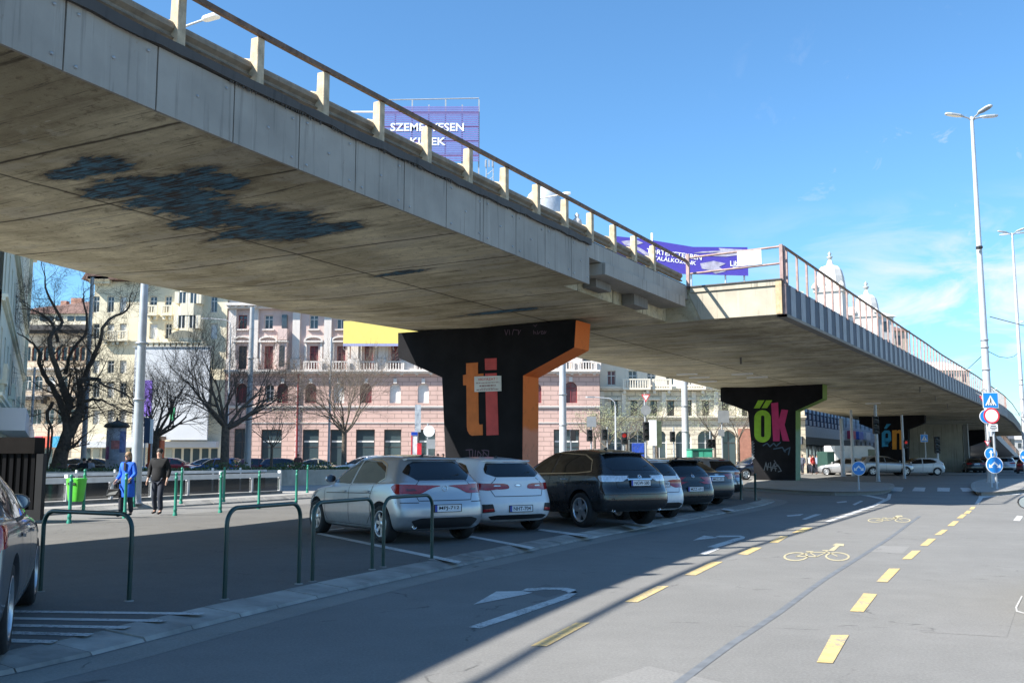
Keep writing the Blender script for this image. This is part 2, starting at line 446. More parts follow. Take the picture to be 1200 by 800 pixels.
def zb(u):
    if u < 22: return 6.02-.18*(max(0, u)/22)
    if u < 60: return 5.84+.08*(u-22)/38
    if u < 125: return 5.92-.47*(u-60)/65
    return 5.45-(u-125)*.035
bridge = thing('road_flyover', 'long weathered concrete flyover with stained underside crossing overhead on painted piers', 'bridge', (0, 0, 0), -AZ)
# --- soffit slab : sheet of stations
def slab(us, vrf, name, top=1.02, inset=0.0):
    m = MB(); st = []
    for u in us:
        vr = vrf(u)-inset; vl = vleft(u); z = zb(u); top_ = top if top else .87+.16*max(0, min(1, (u-8)/14))
        st.append([(vr, u, z), (vr-.0, u, z+top_), (vl, u, z+top_), (vl, u, z+.12), (vl+.35, u, z+.11), (vl+.45, u, z-.02), (vl+3.2, u, z-.12)])
    n = len(st[0]); vs = [p for s in st for p in s]; fs = []
    for i in range(len(st)-1):
        for j in range(n):
            k = (j+1) % n
            fs.append((i*n+j, i*n+k, (i+1)*n+k, (i+1)*n+j))
    m.add(vs, fs); m.add(st[0], [tuple(range(n))]); m.add(st[-1], [tuple(reversed(range(n)))])
    return m.build(name, MT['soffit'], bridge, rec=True)
slab([-28, -10, 0, 5, 10, 15, U_B-.02], vr1, 'deck_slab', 0, .10)
slab([U_B, U_F-2, U_F-.02], lambda u: vr1(u)-.75, 'deck_slab', 1.07)
slab([U_F]+[U_F+4+4*i for i in range(31)], vright2, 'deck_slab', 1.02, .06)
# --- cladding panels on the first part
pu = s1(7.03)[1]; step = 1.40
i0 = -14
k = 0
while True:
    ua = pu+step*(i0+k); ub = ua+step
    if ua > U_B-.3: break
    if ub > U_B: ub = U_B
    m = MB(); sk = random.uniform(-.006, .006)
    ca, cb = vr1(ua+.012), vr1(ub-.012)
    za, zc = zb(ua)-.03, zb(ub)-.03
    H = .84+.16*max(0, min(1, (ua-8)/14))
    m.add([(ca-.05, ua+.012, za), (ca+.0+sk, ua+.012, za), (ca+.0, ua+.012, za+H), (ca-.05, ua+.012, za+H),
           (cb-.05, ub-.012, zc), (cb+.0, ub-.012, zc), (cb+sk, ub-.012, zc+H), (cb-.05, ub-.012, zc+H)],
          [(0, 1, 2, 3), (7, 6, 5, 4), (1, 5, 6, 2), (0, 4, 5, 1), (3, 2, 6, 7), (0, 3, 7, 4)])
    nb = len(m.f); b = m
    for (fu, fz_) in ((.12, .12), (.12, .88), (.88, .15), (.88, .85), (.5, .5)):
        if random.random() < .75:
            uu = ua+(ub-ua)*fu; vv = vr1(uu)
            b.lathe([(.022, 0), (.018, .015), (.0, .018)], 8, Matrix.Translation((vv+.004, uu, za+H*fz_)) @ Matrix.Rotation(R(90), 4, 'Y'))
    fp = m.build('fascia_panel', MT['fascia'] if ua < 11 else MT['fascia2'], bridge); fp.data.materials.append(MT['galv'])
    for p_ in fp.data.polygons:
        if p_.index >= nb: p_.material_index = 1
    k += 1
def ztop1(u): return zb(u)-.03+.84+.16*max(0, min(1, (u-8)/14))
# cornice over panels, irregular broken lower lip with drips
m = MB(); us = [pu+step*i0+.35*i for i in range(int((U_B-pu-step*i0)/.35)+1)]+[U_B]
st = []
for u in us:
    zt = ztop1(u); v = vr1(u); dz = random.uniform(-.03, .02)
    st.append([(v+.07, u, zt+dz), (v+.075, u, zt+.13+random.uniform(-.012, .012)), (v-.0, u, zt+.16), (v-.5, u, zt+.16), (v-.5, u, zt+.004), (v-.04, u, zt+.002)])
n = 6; vs = [p for s in st for p in s]; fs = [(i*n+j, i*n+(j+1) % n, (i+1)*n+(j+1) % n, (i+1)*n+j) for i in range(len(st)-1) for j in range(n)]
m.add(vs, fs); m.add(st[0], [tuple(range(n))]); m.add(st[-1], [tuple(reversed(range(n)))])
for i in range(420):                            # little lime drips hanging off the lip
    u = random.uniform(9.5, U_B-.1); w = random.uniform(.008, .02); h = random.uniform(.02, .07); v = vr1(u)+.06; zt = ztop1(u)
    m.add([(v, u-w, zt+.02), (v, u+w, zt+.02), (v-.02, u, zt-h), (v-.04, u, zt+.02)], [(0, 1, 2), (1, 3, 2), (3, 0, 2)])
m.build('cornice', MT['cornice'], bridge, rec=True)
# --- exposed part between the cladding and the wide deck
m = MB()
def bar(m, fa, ua, ub, o0, o1, z0, z1):
    va, vb = fa(ua), fa(ub); za, zc = zb(ua), zb(ub)
    m.add([(va+o0, ua, za+z0), (va+o1, ua, za+z0), (va+o1, ua, za+z1), (va+o0, ua, za+z1), (vb+o0, ub, zc+z0), (vb+o1, ub, zc+z0), (vb+o1, ub, zc+z1), (vb+o0, ub, zc+z1)],
          [(0, 1, 2, 3), (7, 6, 5, 4), (1, 5, 6, 2), (0, 4, 5, 1), (3, 2, 6, 7), (0, 3, 7, 4)])
bar(m, vr1, U_B+.01, U_F-.02, -.9, -.02, .66, 1.08)
m.build('edge_beam', MT['fascia2'], bridge)
m = MB(); bar(m, vr1, U_B+.75, U_F-.6, -.7, .10, .34, .64); m.build('bracket_beam', MT['fascia2'], bridge)
m = MB(); bar(m, vr1, U_B+.01, U_F-.02, -1.0, -.06, 1.085, 1.13); m.build('edge_lip', MT['cornice'], bridge)
for (a_, b_, c_, d_) in ((3.9, 5.0, .02, .33), (1.2, 2.2, .12, .33)):
    m = MB(); bar(m, vr1, U_B+a_, min(U_B+b_, U_F-.7), -.72, -.35, c_, d_); m.build('bracket', MT['old_conc'], bridge)
# --- end wall of the wide part (faces the camera)
vi = vr1(U_F)
zF = zb(U_F)
m = MB()
m.add([(vi+.42, U_F-.05, zF-.02), (vF-.02, U_F-.05, zF-.02), (vF-.02, U_F-.05, zF+.86), (vi+.02, U_F-.05, zF+.86),
       (vi+.42, U_F+.3, zF-.02), (vF-.02, U_F+.3, zF-.02), (vF-.02, U_F+.3, zF+.86), (vi+.02, U_F+.3, zF+.86)],
      [(0, 1, 2, 3), (7, 6, 5, 4), (1, 5, 6, 2), (0, 4, 5, 1), (3, 2, 6, 7), (0, 3, 7, 4)])
m.build('end_wall', MT['cream_conc'], bridge)
MB().box(vi+.1, vF-.02, U_F-.10, U_F+.2, zF+.865, zF+1.02).build('wall_coping', MT['cream_conc'], bridge)
MB().box(vi, vF+.02, U_F-.14, U_F+.3, zF+1.024, zF+1.06).build('coping_lip', MT['cornice'], bridge)
MB().box(vF-.18, vF+.0, U_F-.13, U_F-.052, zF-.02, zF+.98).build('corner_post', M_('ochre_corner', (.46, .34, .20), .8, var=.3, vs=6, grime=.5), bridge)
# --- wide part edge: grey plates over a continuous dark navy backing, one rail post each
PITCH = 1.27
dark = MB(); nP = 66
for i in range(nP):
    ua = U_F+.15+PITCH*i; ub = ua+PITCH; um = ua+.68
    dip = zb(ua)
    m = MB()
    va, vb = vright2(um), vright2(ub)
    z0, z1 = zb(um)-.02, zb(ub)-.02
    m.add([(va-.05, um, z0), (va+.035, um, z0), (va+.035, um, z0+.98), (va-.05, um, z0+.98), (vb-.05, ub, z1), (vb+.035, ub, z1), (vb+.035, ub, z1+.98), (vb-.05, ub, z1+.98)],
          [(0, 1, 2, 3), (7, 6, 5, 4), (1, 5, 6, 2), (0, 4, 5, 1), (3, 2, 6, 7), (0, 3, 7, 4)])
    m.build('fascia_plate', MT['rib_plate'], bridge)
us = [U_F+.02]+[U_F+.15+PITCH*i for i in range(nP+25)]
st = [[(vright2(u)-.05, u, zb(u)-.05), (vright2(u)+.022, u, zb(u)-.05), (vright2(u)+.022, u, zb(u)+.97), (vright2(u)-.05, u, zb(u)+.97)] for u in us]
vs = [p for s in st for p in s]; n = 4
dark.add(vs, [(i*n+j, i*n+(j+1) % n, (i+1)*n+(j+1) % n, (i+1)*n+j) for i in range(len(st)-1) for j in range(n)])
dark.build('edge_plate', MT['rail_navy'], bridge, rec=True)
m = MB(); st = [[(vright2(u)+.10, u, zb(u)-.10), (vright2(u)+.12, u, zb(u)-.02), (vright2(u)-.2, u, zb(u)-.022), (vright2(u)-.2, u, zb(u)-.10)] for u in us]
vs = [p for s in st for p in s]
m.add(vs, [(i*n+j, i*n+(j+1) % n, (i+1)*n+(j+1) % n, (i+1)*n+j) for i in range(len(st)-1) for j in range(n)])
m.build('drip_edge', MT['old_conc'], bridge, rec=True)
RH = 2.06
for i in range(nP):
    ua = U_F+.38+PITCH*i
    z = zb(ua); v = vright2(ua)
    me = MB().box(v+.02, v+.08, ua-.05, ua+.05, z+.90, z+RH-.02)
    me.build('railing_post', MT['rail_pink'], bridge)
us2 = [U_F+.05]+us[1:]
m = MB().tube([(vright2(u)+.05, u, zb(u)+RH) for u in us2], .045, 6, smooth=False); m.build('handrail', MT['rail_brown'], bridge)
# railing across the end wall
zr = zF+1.04
m = MB()
for zz in (.50, 1.02): m.tube([(vi+.05, U_F-.02, zr+zz-.06), (vF+.02, U_F-.02, zr+zz)], .035, 8)
m.build('handrail', MT['rail_pink'], bridge)
for v_ in (vi+.02, vF+.0): MB().box(v_-.05, v_+.05, U_F-.08, U_F+.02, zr-.05, zr+1.08).build('railing_post', MT['rail_pink'], bridge)
MB().box(vF-1.35, vF-.6, U_F-.075, U_F-.06, zr+.52, zr+.98).build('notice_board', M_('blank_pale_board', (.7, .66, .6), .6), bridge)
MB().box(vF+.0, vF+.09, U_F-.02, U_F+.12, zF-.02, zF+RH).build('railing_post', MT['rail_pink'], bridge)
# --- railing of the first part
pst = [s1(8.9+1.50*i) for i in range(-9, 13)]
ph = .73
for (v_, u_) in pst:
    if u_ > U_F: continue
    z = ztop1(min(u_, U_B))+.155 if u_ < U_B else zb(u_)+1.12
    prof = [(0, -.02), (0, ph), (-.15, ph), (-.16, .42), (-.29, .46), (-.34, .38), (-.24, -.02)]
    M = Matrix.Translation((v_-.02, u_+.05, z)) @ Matrix(((1, 0, 0, 0), (0, 0, -1, 0), (0, 1, 0, 0), (0, 0, 0, 1)))
    MB().prism(prof, 0, .14, M).build('railing_post', MT['post_yellow'], bridge, bevel=.008, rec=True)
def zrail(u): return (ztop1(min(u, U_B))+.155+ph) if u < U_B else (zb(u)+1.12+ph)
us = [pst[0][1]-1+1.0*i for i in range(int(U_F-pst[0][1])+1)]+[U_F-.1]
m = MB()
for a_, b_ in zip(us, us[1:]):
    va, vb = vr1(a_), vr1(b_)
    m.add([(va-.05, a_, zrail(a_)), (va+.02, a_, zrail(a_)), (va+.02, a_, zrail(a_)+.075), (va-.05, a_, zrail(a_)+.075),
           (vb-.05, b_, zrail(b_)), (vb+.02, b_, zrail(b_)), (vb+.02, b_, zrail(b_)+.075), (vb-.05, b_, zrail(b_)+.075)],
          [(1, 5, 6, 2), (0, 4, 5, 1), (3, 2, 6, 7), (0, 3, 7, 4)])
m.add([(vr1(us[-1])-.05, us[-1], zrail(us[-1])), (vr1(us[-1])+.02, us[-1], zrail(us[-1])), (vr1(us[-1])+.02, us[-1], zrail(us[-1])+.075), (vr1(us[-1])-.05, us[-1], zrail(us[-1])+.075)], [(3, 2, 1, 0)])
m.build('handrail', MT['rail_brown'], bridge)
m = MB()                                          # W-shaped guard beam inside the posts
prof = [(-.17, .12), (-.14, .14), (-.20, .19), (-.20, .22), (-.14, .27), (-.14, .33), (-.17, .37), (-.23, .37), (-.25, .12)]
st = [[(vr1(u)+a, u, zrail(u)-ph+b) for a, b in prof] for u in us]; n = len(prof)
vs = [p for s in st for p in s]
m.add(vs, [(i*n+j, i*n+(j+1) % n, (i+1)*n+(j+1) % n, (i+1)*n+j) for i in range(len(st)-1) for j in range(n)]); m.add(st[-1], [tuple(reversed(range(n)))])
m.build('guard_beam', MT['beam_tan'], bridge, rec=True)
# far parapet on the other side of the deck, low guard wall
m = MB(); us = [-28+8*i for i in range(26)]
st = [[(vleft(u)+.3, u, zb(u)+1.0), (vleft(u)+.02, u, zb(u)+1.0), (vleft(u)+.02, u, zb(u)+1.25), (vleft(u)+.3, u, zb(u)+1.25)] for u in us]; n = 4
vs = [p for s in st for p in s]
m.add(vs, [(i*n+j, i*n+(j+1) % n, (i+1)*n+(j+1) % n, (i+1)*n+j) for i in range(len(st)-1) for j in range(n)])
m.build('kerb_wall', MT['old_conc'], bridge, rec=True)
# drain spouts and small junction boxes under the deck
for i, (x, y) in enumerate(((868, 416), (1078, 452), (1096, 462), (1110, 470))):
    v_, u_ = loc(gnd(x, y, zb(60)))
    MB().lathe([(.05, -.35), (.05, 0.02)], 10, Matrix.Translation((v_, u_, zb(u_)))).build('drain_spout', MT['old_conc'], bridge)
for (x, y) in ((815, 437), (829, 441), (838, 446), (880, 437), (897, 441), (1030, 470)):
    v_, u_ = loc(gnd(x, y, zb(50)-.1))
    MB().box(v_-1.0, v_+.1, u_-.07, u_+.07, zb(u_)-.17, zb(u_)-.09).build('strip_light', MT['sign_white'], bridge)

# ================================================================ PIERS
MT['pier_black'] = M_('black_pier_paint', (.012, .012, .014), .8, var=.35, vs=1.2, bump=.2, bs=14, grime=.2, spec=.12)
def pier_side(name, c1, c2, zsplit):
    m, k = newmat(name)
    z = k.n('ShaderNodeSeparateXYZ', ins={0: k.co}).outputs[2]
    n = k.noise(k.co, 1.4, 6)
    f = k.ramp(k.math('ADD', z, k.math('MULTIPLY', n, .6)), zsplit+.3, zsplit+.5)
    a = k.mix(f, c2, c1)
    sc = k.ramp(k.noise(k.mapping(k.co, (1, 5, 1.5), (.4, 0, 0)), 2.2, 5, .6, 2.5), .60, .615)
    low = k.ramp(z, 2.4, 1.0)
    a = k.mix(k.math('MULTIPLY', k.math('MULTIPLY', sc, low), .6), a, (.03, .02, .02))
    a = k.mix(k.math('MULTIPLY', k.ramp(k.noise(k.co, 4, 6), .55, .75), .4), a, tuple(x*.55 for x in c1))
    k.nt.links.new(a, k.b.inputs['Base Color']); k.b.inputs['Roughness'].default_value = .75
    return m
MT['p_orange'] = pier_side('orange_pier_side', (.88, .20, .03), (.86, .30, .17), 2.3)
MT['p_green'] = pier_side('green_pier_side', (.20, .30, .05), (.22, .34, .22), 3.0)
MT['p_plain'] = MT['pier_black']
def pier(cornerpx, zc, outline, thick, side, label, zbase=.15):
    """outline: pixel polygon of the face; cornerpx: its top right corner at height zc"""
    v_, u_ = loc(gnd(cornerpx[0], cornerpx[1], zc))
    pts = [onu(x, y, u_) for x, y in outline]
    cx = sum(p[0] for p in pts)/len(pts)
    w = wld(cx, u_, 0)
    t = thing('bridge_pier', label, 'pier', w, -AZ, 'painted piers carrying the flyover')
    loc2 = [(p[0]-cx, max(p[1], zbase) if i not in () else p[1]) for i, p in enumerate(pts)]
    # local: x = v, y = u (away from camera), z up
    M = Matrix(((1, 0, 0, 0), (0, 0, -1, thick), (0, 1, 0, 0), (0, 0, 0, 1)))
    m = MB().prism(loc2, 0, thick, M)
    me = m.mesh('column'); 
    me.materials.append(MT['pier_black']); me.materials.append(side)
    bm = bmesh.new(); bm.from_mesh(me); bmesh.ops.recalc_face_normals(bm, faces=bm.faces)
    for f in bm.faces:
        f.material_index = 1 if (f.normal.x > .2 and abs(f.normal.y) < .5 and f.normal.z < .3) else 0
    bm.to_mesh(me); bm.free()
    o = link('column', me, t)
    return t, cx, u_
def glyph(t, cx, u_, polys, mat, name='letter', rings=(), off=.012):
    M = Matrix(((1, 0, 0, 0), (0, 0, -1, 0), (0, 1, 0, 0), (0, 0, 0, 1)))
    m = MB()
    for poly in polys:
        pts = [onu(x, y, u_-off) for x, y in poly]
        m.prism([(p[0]-cx, p[1]) for p in pts], .002, off, M)
    for outer, inner in rings:
        po = [onu(x, y, u_-off) for x, y in outer]; pi = [onu(x, y, u_-off) for x, y in inner]
        n = len(po); vs = [(p[0]-cx, -off, p[1]) for p in po]+[(p[0]-cx, -off, p[1]) for p in pi]
        m.add(vs, [(i, (i+1) % n, n+(i+1) % n, n+i) for i in range(n)])
    return m.build(name, mat, t, rec=False)
def rrect(x0, x1, y0, y1, r, n=6):
    pts = []
    for (cx, cy, a0) in ((x1-r, y0+r, -90), (x1-r, y1-r, 0), (x0+r, y1-r, 90), (x0+r, y0+r, 180)):
        for i in range(n+1):
            a = R(a0+90*i/n); pts.append((cx+r*math.cos(a), cy+r*math.sin(a)))
    return pts
z6 = lambda L: [(450+x/4, 360+y/4) for x, y in L]
z7 = lambda L: [(820+x*.225, 420+y*.225) for x, y in L]
z8 = lambda L: [(980+x/4, 420+y/4) for x, y in L]
ORANGE = M_('orange_letter_paint', (.58, .15, .025), .7, var=.15, vs=3, grime=.15)
REDP = M_('red_letter_paint', (.52, .065, .06), .7, var=.15, vs=3, grime=.15)
LIME = M_('lime_letter_paint', (.22, .42, .02), .7, var=.15, vs=3)
MAGENTA = M_('magenta_letter_paint', (.42, .02, .12), .7, var=.15, vs=3)
CYAN = M_('cyan_letter_paint', (.02, .26, .50), .7, var=.1)
AMBER = M_('amber_letter_paint', (.60, .26, .03), .7, var=.1)
GRAF = M_('faint_violet_graffiti', (.10, .06, .09), .8)
GRAFW = M_('pale_graffiti', (.13, .15, .17), .8)
t1, c1, up1 = pier((675, 375), 5.74, [(466.5, 390), (675, 375), (673, 407), (613, 440), (612, 600), (524, 600), (518, 442), (466.5, 419)], 1.05, MT['p_orange'], 'wide black pier with orange side and the letters ti, behind the white hatchback')
glyph(t1, c1, up1, [z6([(385, 262), (440, 258), (440, 312), (466, 310), (466, 366), (441, 366), (444, 540), (447, 549), (462, 548), (463, 598), (412, 601), (400, 594), (391, 578), (388, 560), (386, 365), (371, 365), (370, 318), (385, 314)])], ORANGE)
glyph(t1, c1, up1, [z6([(472, 240), (528, 238), (528, 292), (474, 294)]), z6([(474, 310), (528, 308), (537, 597), (480, 600)])], REDP)
# warning notice fixed to the pier
M90 = Matrix(((1, 0, 0, 0), (0, 0, -1, 0), (0, 1, 0, 0), (0, 0, 0, 1)))
sg = [onu(x, y, up1-.03) for x, y in z6([(423, 324), (549, 320), (550, 392), (424, 396)])]
sp = MB().prism([(p[0]-c1, p[1]) for p in sg], .014, .03, M90).build('warning_notice', M_('notice_white', (.62, .60, .56), .5, var=.08), t1)
sx = (sg[0][0]+sg[1][0])/2-c1; sz0 = sg[0][1]; sh = sg[0][1]-sg[3][1]; sw = sg[1][0]-sg[0][0]
m = MB(); vs, fs = text_mb('VIGYÁZAT !', sh*.20, .0, sw*.72, .01)
m.add(vs, fs, False, Matrix.Translation((sx, -.034, sz0-sh*.19)) @ M90)
m.build('lettering', REDP, sp)
m = MB()
for row, (zz, wd, hh) in enumerate(((.44, .86, .05), (.63, .6, .09), (.80, .5, .03), (.88, .82, .06))):
    x = sx-sw*wd/2
    while x < sx+sw*wd/2:
        l = random.uniform(.03, .11); m.box(x, min(x+l, sx+sw*wd/2), -.0345, -.031, sz0-sh*zz-sh*hh/2, sz0-sh*zz+sh*hh/2); x += l+.022
m.build('small_print', M_('faded_print', (.30, .16, .15), .6), sp)
# tags sprayed low on the pier
def scribble(t, cx, u_, strokes, mat, w=.03):
    m = MB()
    for s in strokes:
        pts = [onu(x, y, u_-.02) for x, y in s]
        for (a, b) in zip(pts, pts[1:]):
            d = Vector((b[0]-a[0], b[1]-a[1])); 
            if d.length < 1e-4: continue
            nn = Vector((-d.y, d.x)).normalized()*w/2; dd = d.normalized()*w/3
            q = [(a[0]-cx-dd.x+nn.x, a[1]-dd.y+nn.y), (a[0]-cx-dd.x-nn.x, a[1]-dd.y-nn.y), (b[0]-cx+dd.x-nn.x, b[1]+dd.y-nn.y), (b[0]-cx+dd.x+nn.x, b[1]+dd.y+nn.y)]
            m.add([(p[0], -.005, p[1]) for p in q], [(0, 1, 2, 3), (3, 2, 1, 0)])
    return m.build('graffiti_tag', mat, t)
scribble(t1, c1, up1, [z6([(383, 668), (412, 666)]), z6([(398, 666), (402, 705)]), z6([(415, 670), (413, 704), (425, 704), (428, 670)]), z6([(436, 704), (440, 672), (455, 690), (444, 704), (436, 700)]), z6([(462, 704), (466, 668), (490, 672), (488, 700), (470, 706)]), z6([(458, 668), (494, 706)])], GRAF)
scribble(t1, c1, up1, [z6([(700, 108), (702, 126), (700, 117), (710, 117), (712, 126)]), z6([(718, 110), (720, 126), (732, 112)]), z6([(738, 112), (736, 124), (746, 124), (744, 112), (736, 112)]), z6([(752, 110), (752, 124), (760, 112)]), z6([(700, 82), (708, 90), (716, 80)]), z6([(565, 105), (572, 130), (580, 104)]), z6([(586, 106), (588, 128)]), z6([(600, 128), (606, 104), (630, 108), (628, 128), (640, 106)])], GRAF, .022)
# bearings on top of the pier
t2, c2, up2 = pier((964, 449.5), 5.86, z7([(108, 152), (640, 131), (640, 208), (500, 272), (500, 637), (286, 640), (272, 470), (250, 275), (108, 222)]), 1.25, MT['p_green'], 'black pier with green side lettered in lime and magenta, beyond the parked cars')
def ring7(x0, x1, y0, y1, r, a0, a1, b0, b1, r2):
    return (z7(rrect(x0, x1, y0, y1, r)), z7(rrect(a0, a1, b0, b1, r2)))
glyph(t2, c2, up2, [z7([(304, 217), (337, 217), (312, 258), (282, 259)]), z7([(346, 217), (378, 217), (350, 258), (322, 258)])], LIME, rings=[ring7(284, 370, 268, 436, 42, 319, 337, 296, 408, 7)])
glyph(t2, c2, up2, [z7([(372, 232), (408, 228), (412, 318), (426, 264), (460, 268), (442, 345), (467, 430), (432, 428), (417, 362), (416, 430), (382, 430)])], MAGENTA)
scribble(t2, c2, up2, [z7([(335, 580), (345, 540), (352, 580), (358, 545)]), z7([(368, 540), (372, 585), (388, 545), (395, 585)]), z7([(345, 560), (400, 572)]), z7([(388, 530), (404, 560), (380, 560), (396, 540)]), z7([(405, 552), (425, 585), (408, 588)])], GRAFW, .05)
scribble(t2, c2, up2, [z7([(278, 430+i*16), (268, 436+i*16), (284, 440+i*15), (272, 446+i*16)]) for i in range(6)], GRAFW, .05)
scribble(t2, c2, up2, [z7([(330, 452), (350, 440), (365, 458), (385, 440), (398, 456), (420, 436)]), z7([(385, 470), (430, 462), (445, 485)]), z7([(438, 480), (470, 462), (462, 500)])], M_('dark_blue_graffiti', (.05, .09, .14), .8), .07)
t3, c3, up3 = pier((1083.3, 486), 5.55, z8([(107, 264), (413, 262), (413, 300), (336, 330), (333, 536), (208, 536), (195, 340), (107, 305)]), 1.3, MT['p_plain'], 'distant black pier with the letters én in cyan and amber')
glyph(t3, c3, up3, [z8([(236, 306), (256, 306), (236, 328), (224, 328)]), z8([(226, 336), (248, 336), (256, 346), (258, 384), (226, 384), (226, 372), (243, 372), (243, 352), (236, 348), (230, 352), (230, 412), (243, 412), (243, 398), (258, 398), (258, 414), (248, 425), (224, 425), (214, 414), (213, 348)])], CYAN, off=.03)
glyph(t3, c3, up3, [z8([(262, 336), (283, 334), (283, 340), (294, 333), (308, 336), (315, 346), (317, 425), (297, 425), (296, 352), (289, 348), (283, 352), (283, 425), (263, 425)])], AMBER, off=.03)
# fourth pier further on
P4 = wld((vleft(138)+vright2(138))/2, 138)
t4 = thing('bridge_pier', 'farthest dark pier under the flyover, above the queue of cars', 'pier', P4, -AZ, 'painted piers carrying the flyover')
MB().prism([(-4.8, 4.88), (4.8, 4.88), (4.8, 3.9), (1.9, 2.9), (1.7, .0), (-1.7, .0), (-1.9, 2.9), (-4.8, 3.9)], 0, 1.3, Matrix(((1, 0, 0, 0), (0, 0, -1, 1.3), (0, 1, 0, 0), (0, 0, 0, 1)))).build('column', MT['pier_black'], t4, rec=True)
# ================================================================ GROUND
def sheet(name, pts, z, mat, kind='structure', label=None):
    m = MB(); m.poly([(p[0], p[1], z) for p in pts])
    for i, f in enumerate(m.f):
        a, b, c = (Vector(m.v[j]) for j in f[:3])
        if (b-a).cross(c-a).z < 0: m.f[i] = tuple(reversed(f))
    o = m.build(name, mat); o['kind'] = kind
    return o
def slabz(name, pts, z0, z1, mat):
    m = MB().prism([(p[0], p[1]) for p in pts], z0, z1)
    o = m.build(name, mat); o['kind'] = 'structure'; return o
sheet('ground', [(-700, -200), (700, -200), (700, 900), (-700, 900)], -.0005, MT['asphalt'])
# kerb polyline (outer foot of the sloping kerb) from the near left to the nose
K = [(-6.6, 2.2), (-5.0, 4.9), (-3.95, 6.6), (-3.35, 7.75), (-2.97, 8.79), (-2.45, 10.2), (-1.5, 12.5), (0.0, 15.8), (1.64, 19.2), (4.11, 23.96), (7.05, 29.6), (8.75, 33.4), (9.3, 35.3), (9.15, 37.2), (8.2, 38.9), (6.5, 40.0), (4.0, 41.0)]
def resample(P, step):
    out = [Vector(P[0]).to_2d() if len(P[0]) > 2 else Vector(P[0])]
    # catmull-rom
    pts = [Vector(p) for p in P]; dense = []
    for i in range(len(pts)-1):
        p0 = pts[max(i-1, 0)]; p1 = pts[i]; p2 = pts[i+1]; p3 = pts[min(i+2, len(pts)-1)]
        for k in range(12):
            t = k/12
            dense.append(.5*((2*p1)+(-p0+p2)*t+(2*p0-5*p1+4*p2-p3)*t*t+(-p0+3*p1-3*p2+p3)*t*t*t))
    dense.append(pts[-1]); out = [dense[0]]; acc = 0
    for a, b in zip(dense, dense[1:]):
        acc += (b-a).length
        if acc >= step: out.append(b); acc = 0
    return out
def offs(P, d):
    out = []
    for i, p in enumerate(P):
        t = (P[min(i+1, len(P)-1)]-P[max(i-1, 0)]).normalized()
        out.append(p+Vector((-t.y, t.x))*d)
    return out
KO = resample(K, .6); KI = offs(KO, .46); KM = offs(KO, .05)
MT['kerb2'] = M_('kerb_stone_worn', (.25, .24, .22), .85, var=.35, vs=2.3, bump=.5, bs=30, grime=.5)
def kerbband(name, O, I, z0, z1, mats):
    """row of kerb stones with open joints, one mesh"""
    m = MB()
    for i in range(len(O)-1):
        j = .012; a = O[i].lerp(O[i+1], j); b = O[i].lerp(O[i+1], 1-j); c = I[i].lerp(I[i+1], 1-j); d = I[i].lerp(I[i+1], j)
        h = random.uniform(-.006, .006); a2 = a.lerp(d, .1); b2 = b.lerp(c, .1)
        v = [(*a, z0-.02), (*b, z0-.02), (*a2, z0+.03+h), (*b2, z0+.03+h), (*d, z1+h), (*c, z1+h), (*d, z0-.05), (*c, z0-.05)]
        m.add(v, [(0, 1, 3, 2), (2, 3, 5, 4), (4, 5, 7, 6), (0, 2, 4, 6), (1, 7, 5, 3)])
    me = m.build(name, mats[0], rec=False); me.data.materials.append(mats[1])
    for p in me.data.polygons: p.material_index = (hash(p.index//5*7919) >> 3) & 1
    me['kind'] = 'structure'; return me
bed = [(p.x, p.y) for p in KO]+[(p.x, p.y) for p in reversed(KI)]
sheet('kerb_bed', bed, .004, MT['tar'])
gut = offs(KO, -.42)
sheet('gutter_strip', [(p.x, p.y) for p in KO]+[(p.x, p.y) for p in reversed(gut)], .0015, asphalt('gutter_asphalt', (.235, .23, .21), .3, stain=.6))
for (P_, c_) in (([(640, 700), (668, 692), (640, 684), (612, 692)], .14), ([(1020, 646), (1058, 648), (1066, 640), (1030, 639)], .205), ([(1080, 740), (1180, 746), (1190, 716), (1100, 712)], .174), ([(760, 780), (700, 800), (800, 830), (850, 800)], .20)):
    sheet('asphalt_repair', [gl_ for gl_ in (tuple(gnd(x, y, 0))[:2] for x, y in P_)], .0012, asphalt('repair_%d' % P_[0][0], (c_, c_*.98, c_*.93), .2))
kerbband('kerb', KO, KI, .004, .078, (MT['kerb'], MT['kerb2']))
lot = [(p.x, p.y) for p in KI]+[(1.5, 42.5), (-1.6, 43.5), (-4.4, 37.2), (-10.3, 20.8), (-13.5, 12), (-16, 4), (-12, 0), (-7.5, 2)]
slabz('parking_lot', lot, -.01, .08, MT['asphalt_lot'])
# pale paved strip (sunlit) on the far side of the lot
def gl(x, y, z=.08): p = gnd(x, y, z); return (p.x, p.y)
# lane + platform kerb + square
EDG = [(-17.6, 14), (-14.2, 21.5), (-11.6, 28.2), (-8.3, 35.4), (-5, 42.6), (0, 52.5)]       # platform kerb line
EI = [Vector(p) for p in EDG]
kerbband('platform_kerb', resample(EDG, 1.0), offs(resample(EDG, 1.0), .22), .02, .16, (MT['kerb'], MT['kerb2']))
plat = [(p.x, p.y) for p in offs(resample(EDG, 1.0), .22)]+[(-6, 64), (-40, 64), (-40, 14)]
slabz('tram_platform', plat, -.01, .16, MT['pave'])
sheet('town_square', [(-120, 64.5), (-8, 64.5), (-3, 70), (-3, 86), (-120, 86)], .002, MT['pave'])
sheet('far_pavement', [(-120, 86), (45, 86), (70, 130), (45, 135), (-120, 135)], .03, MT['pave'])
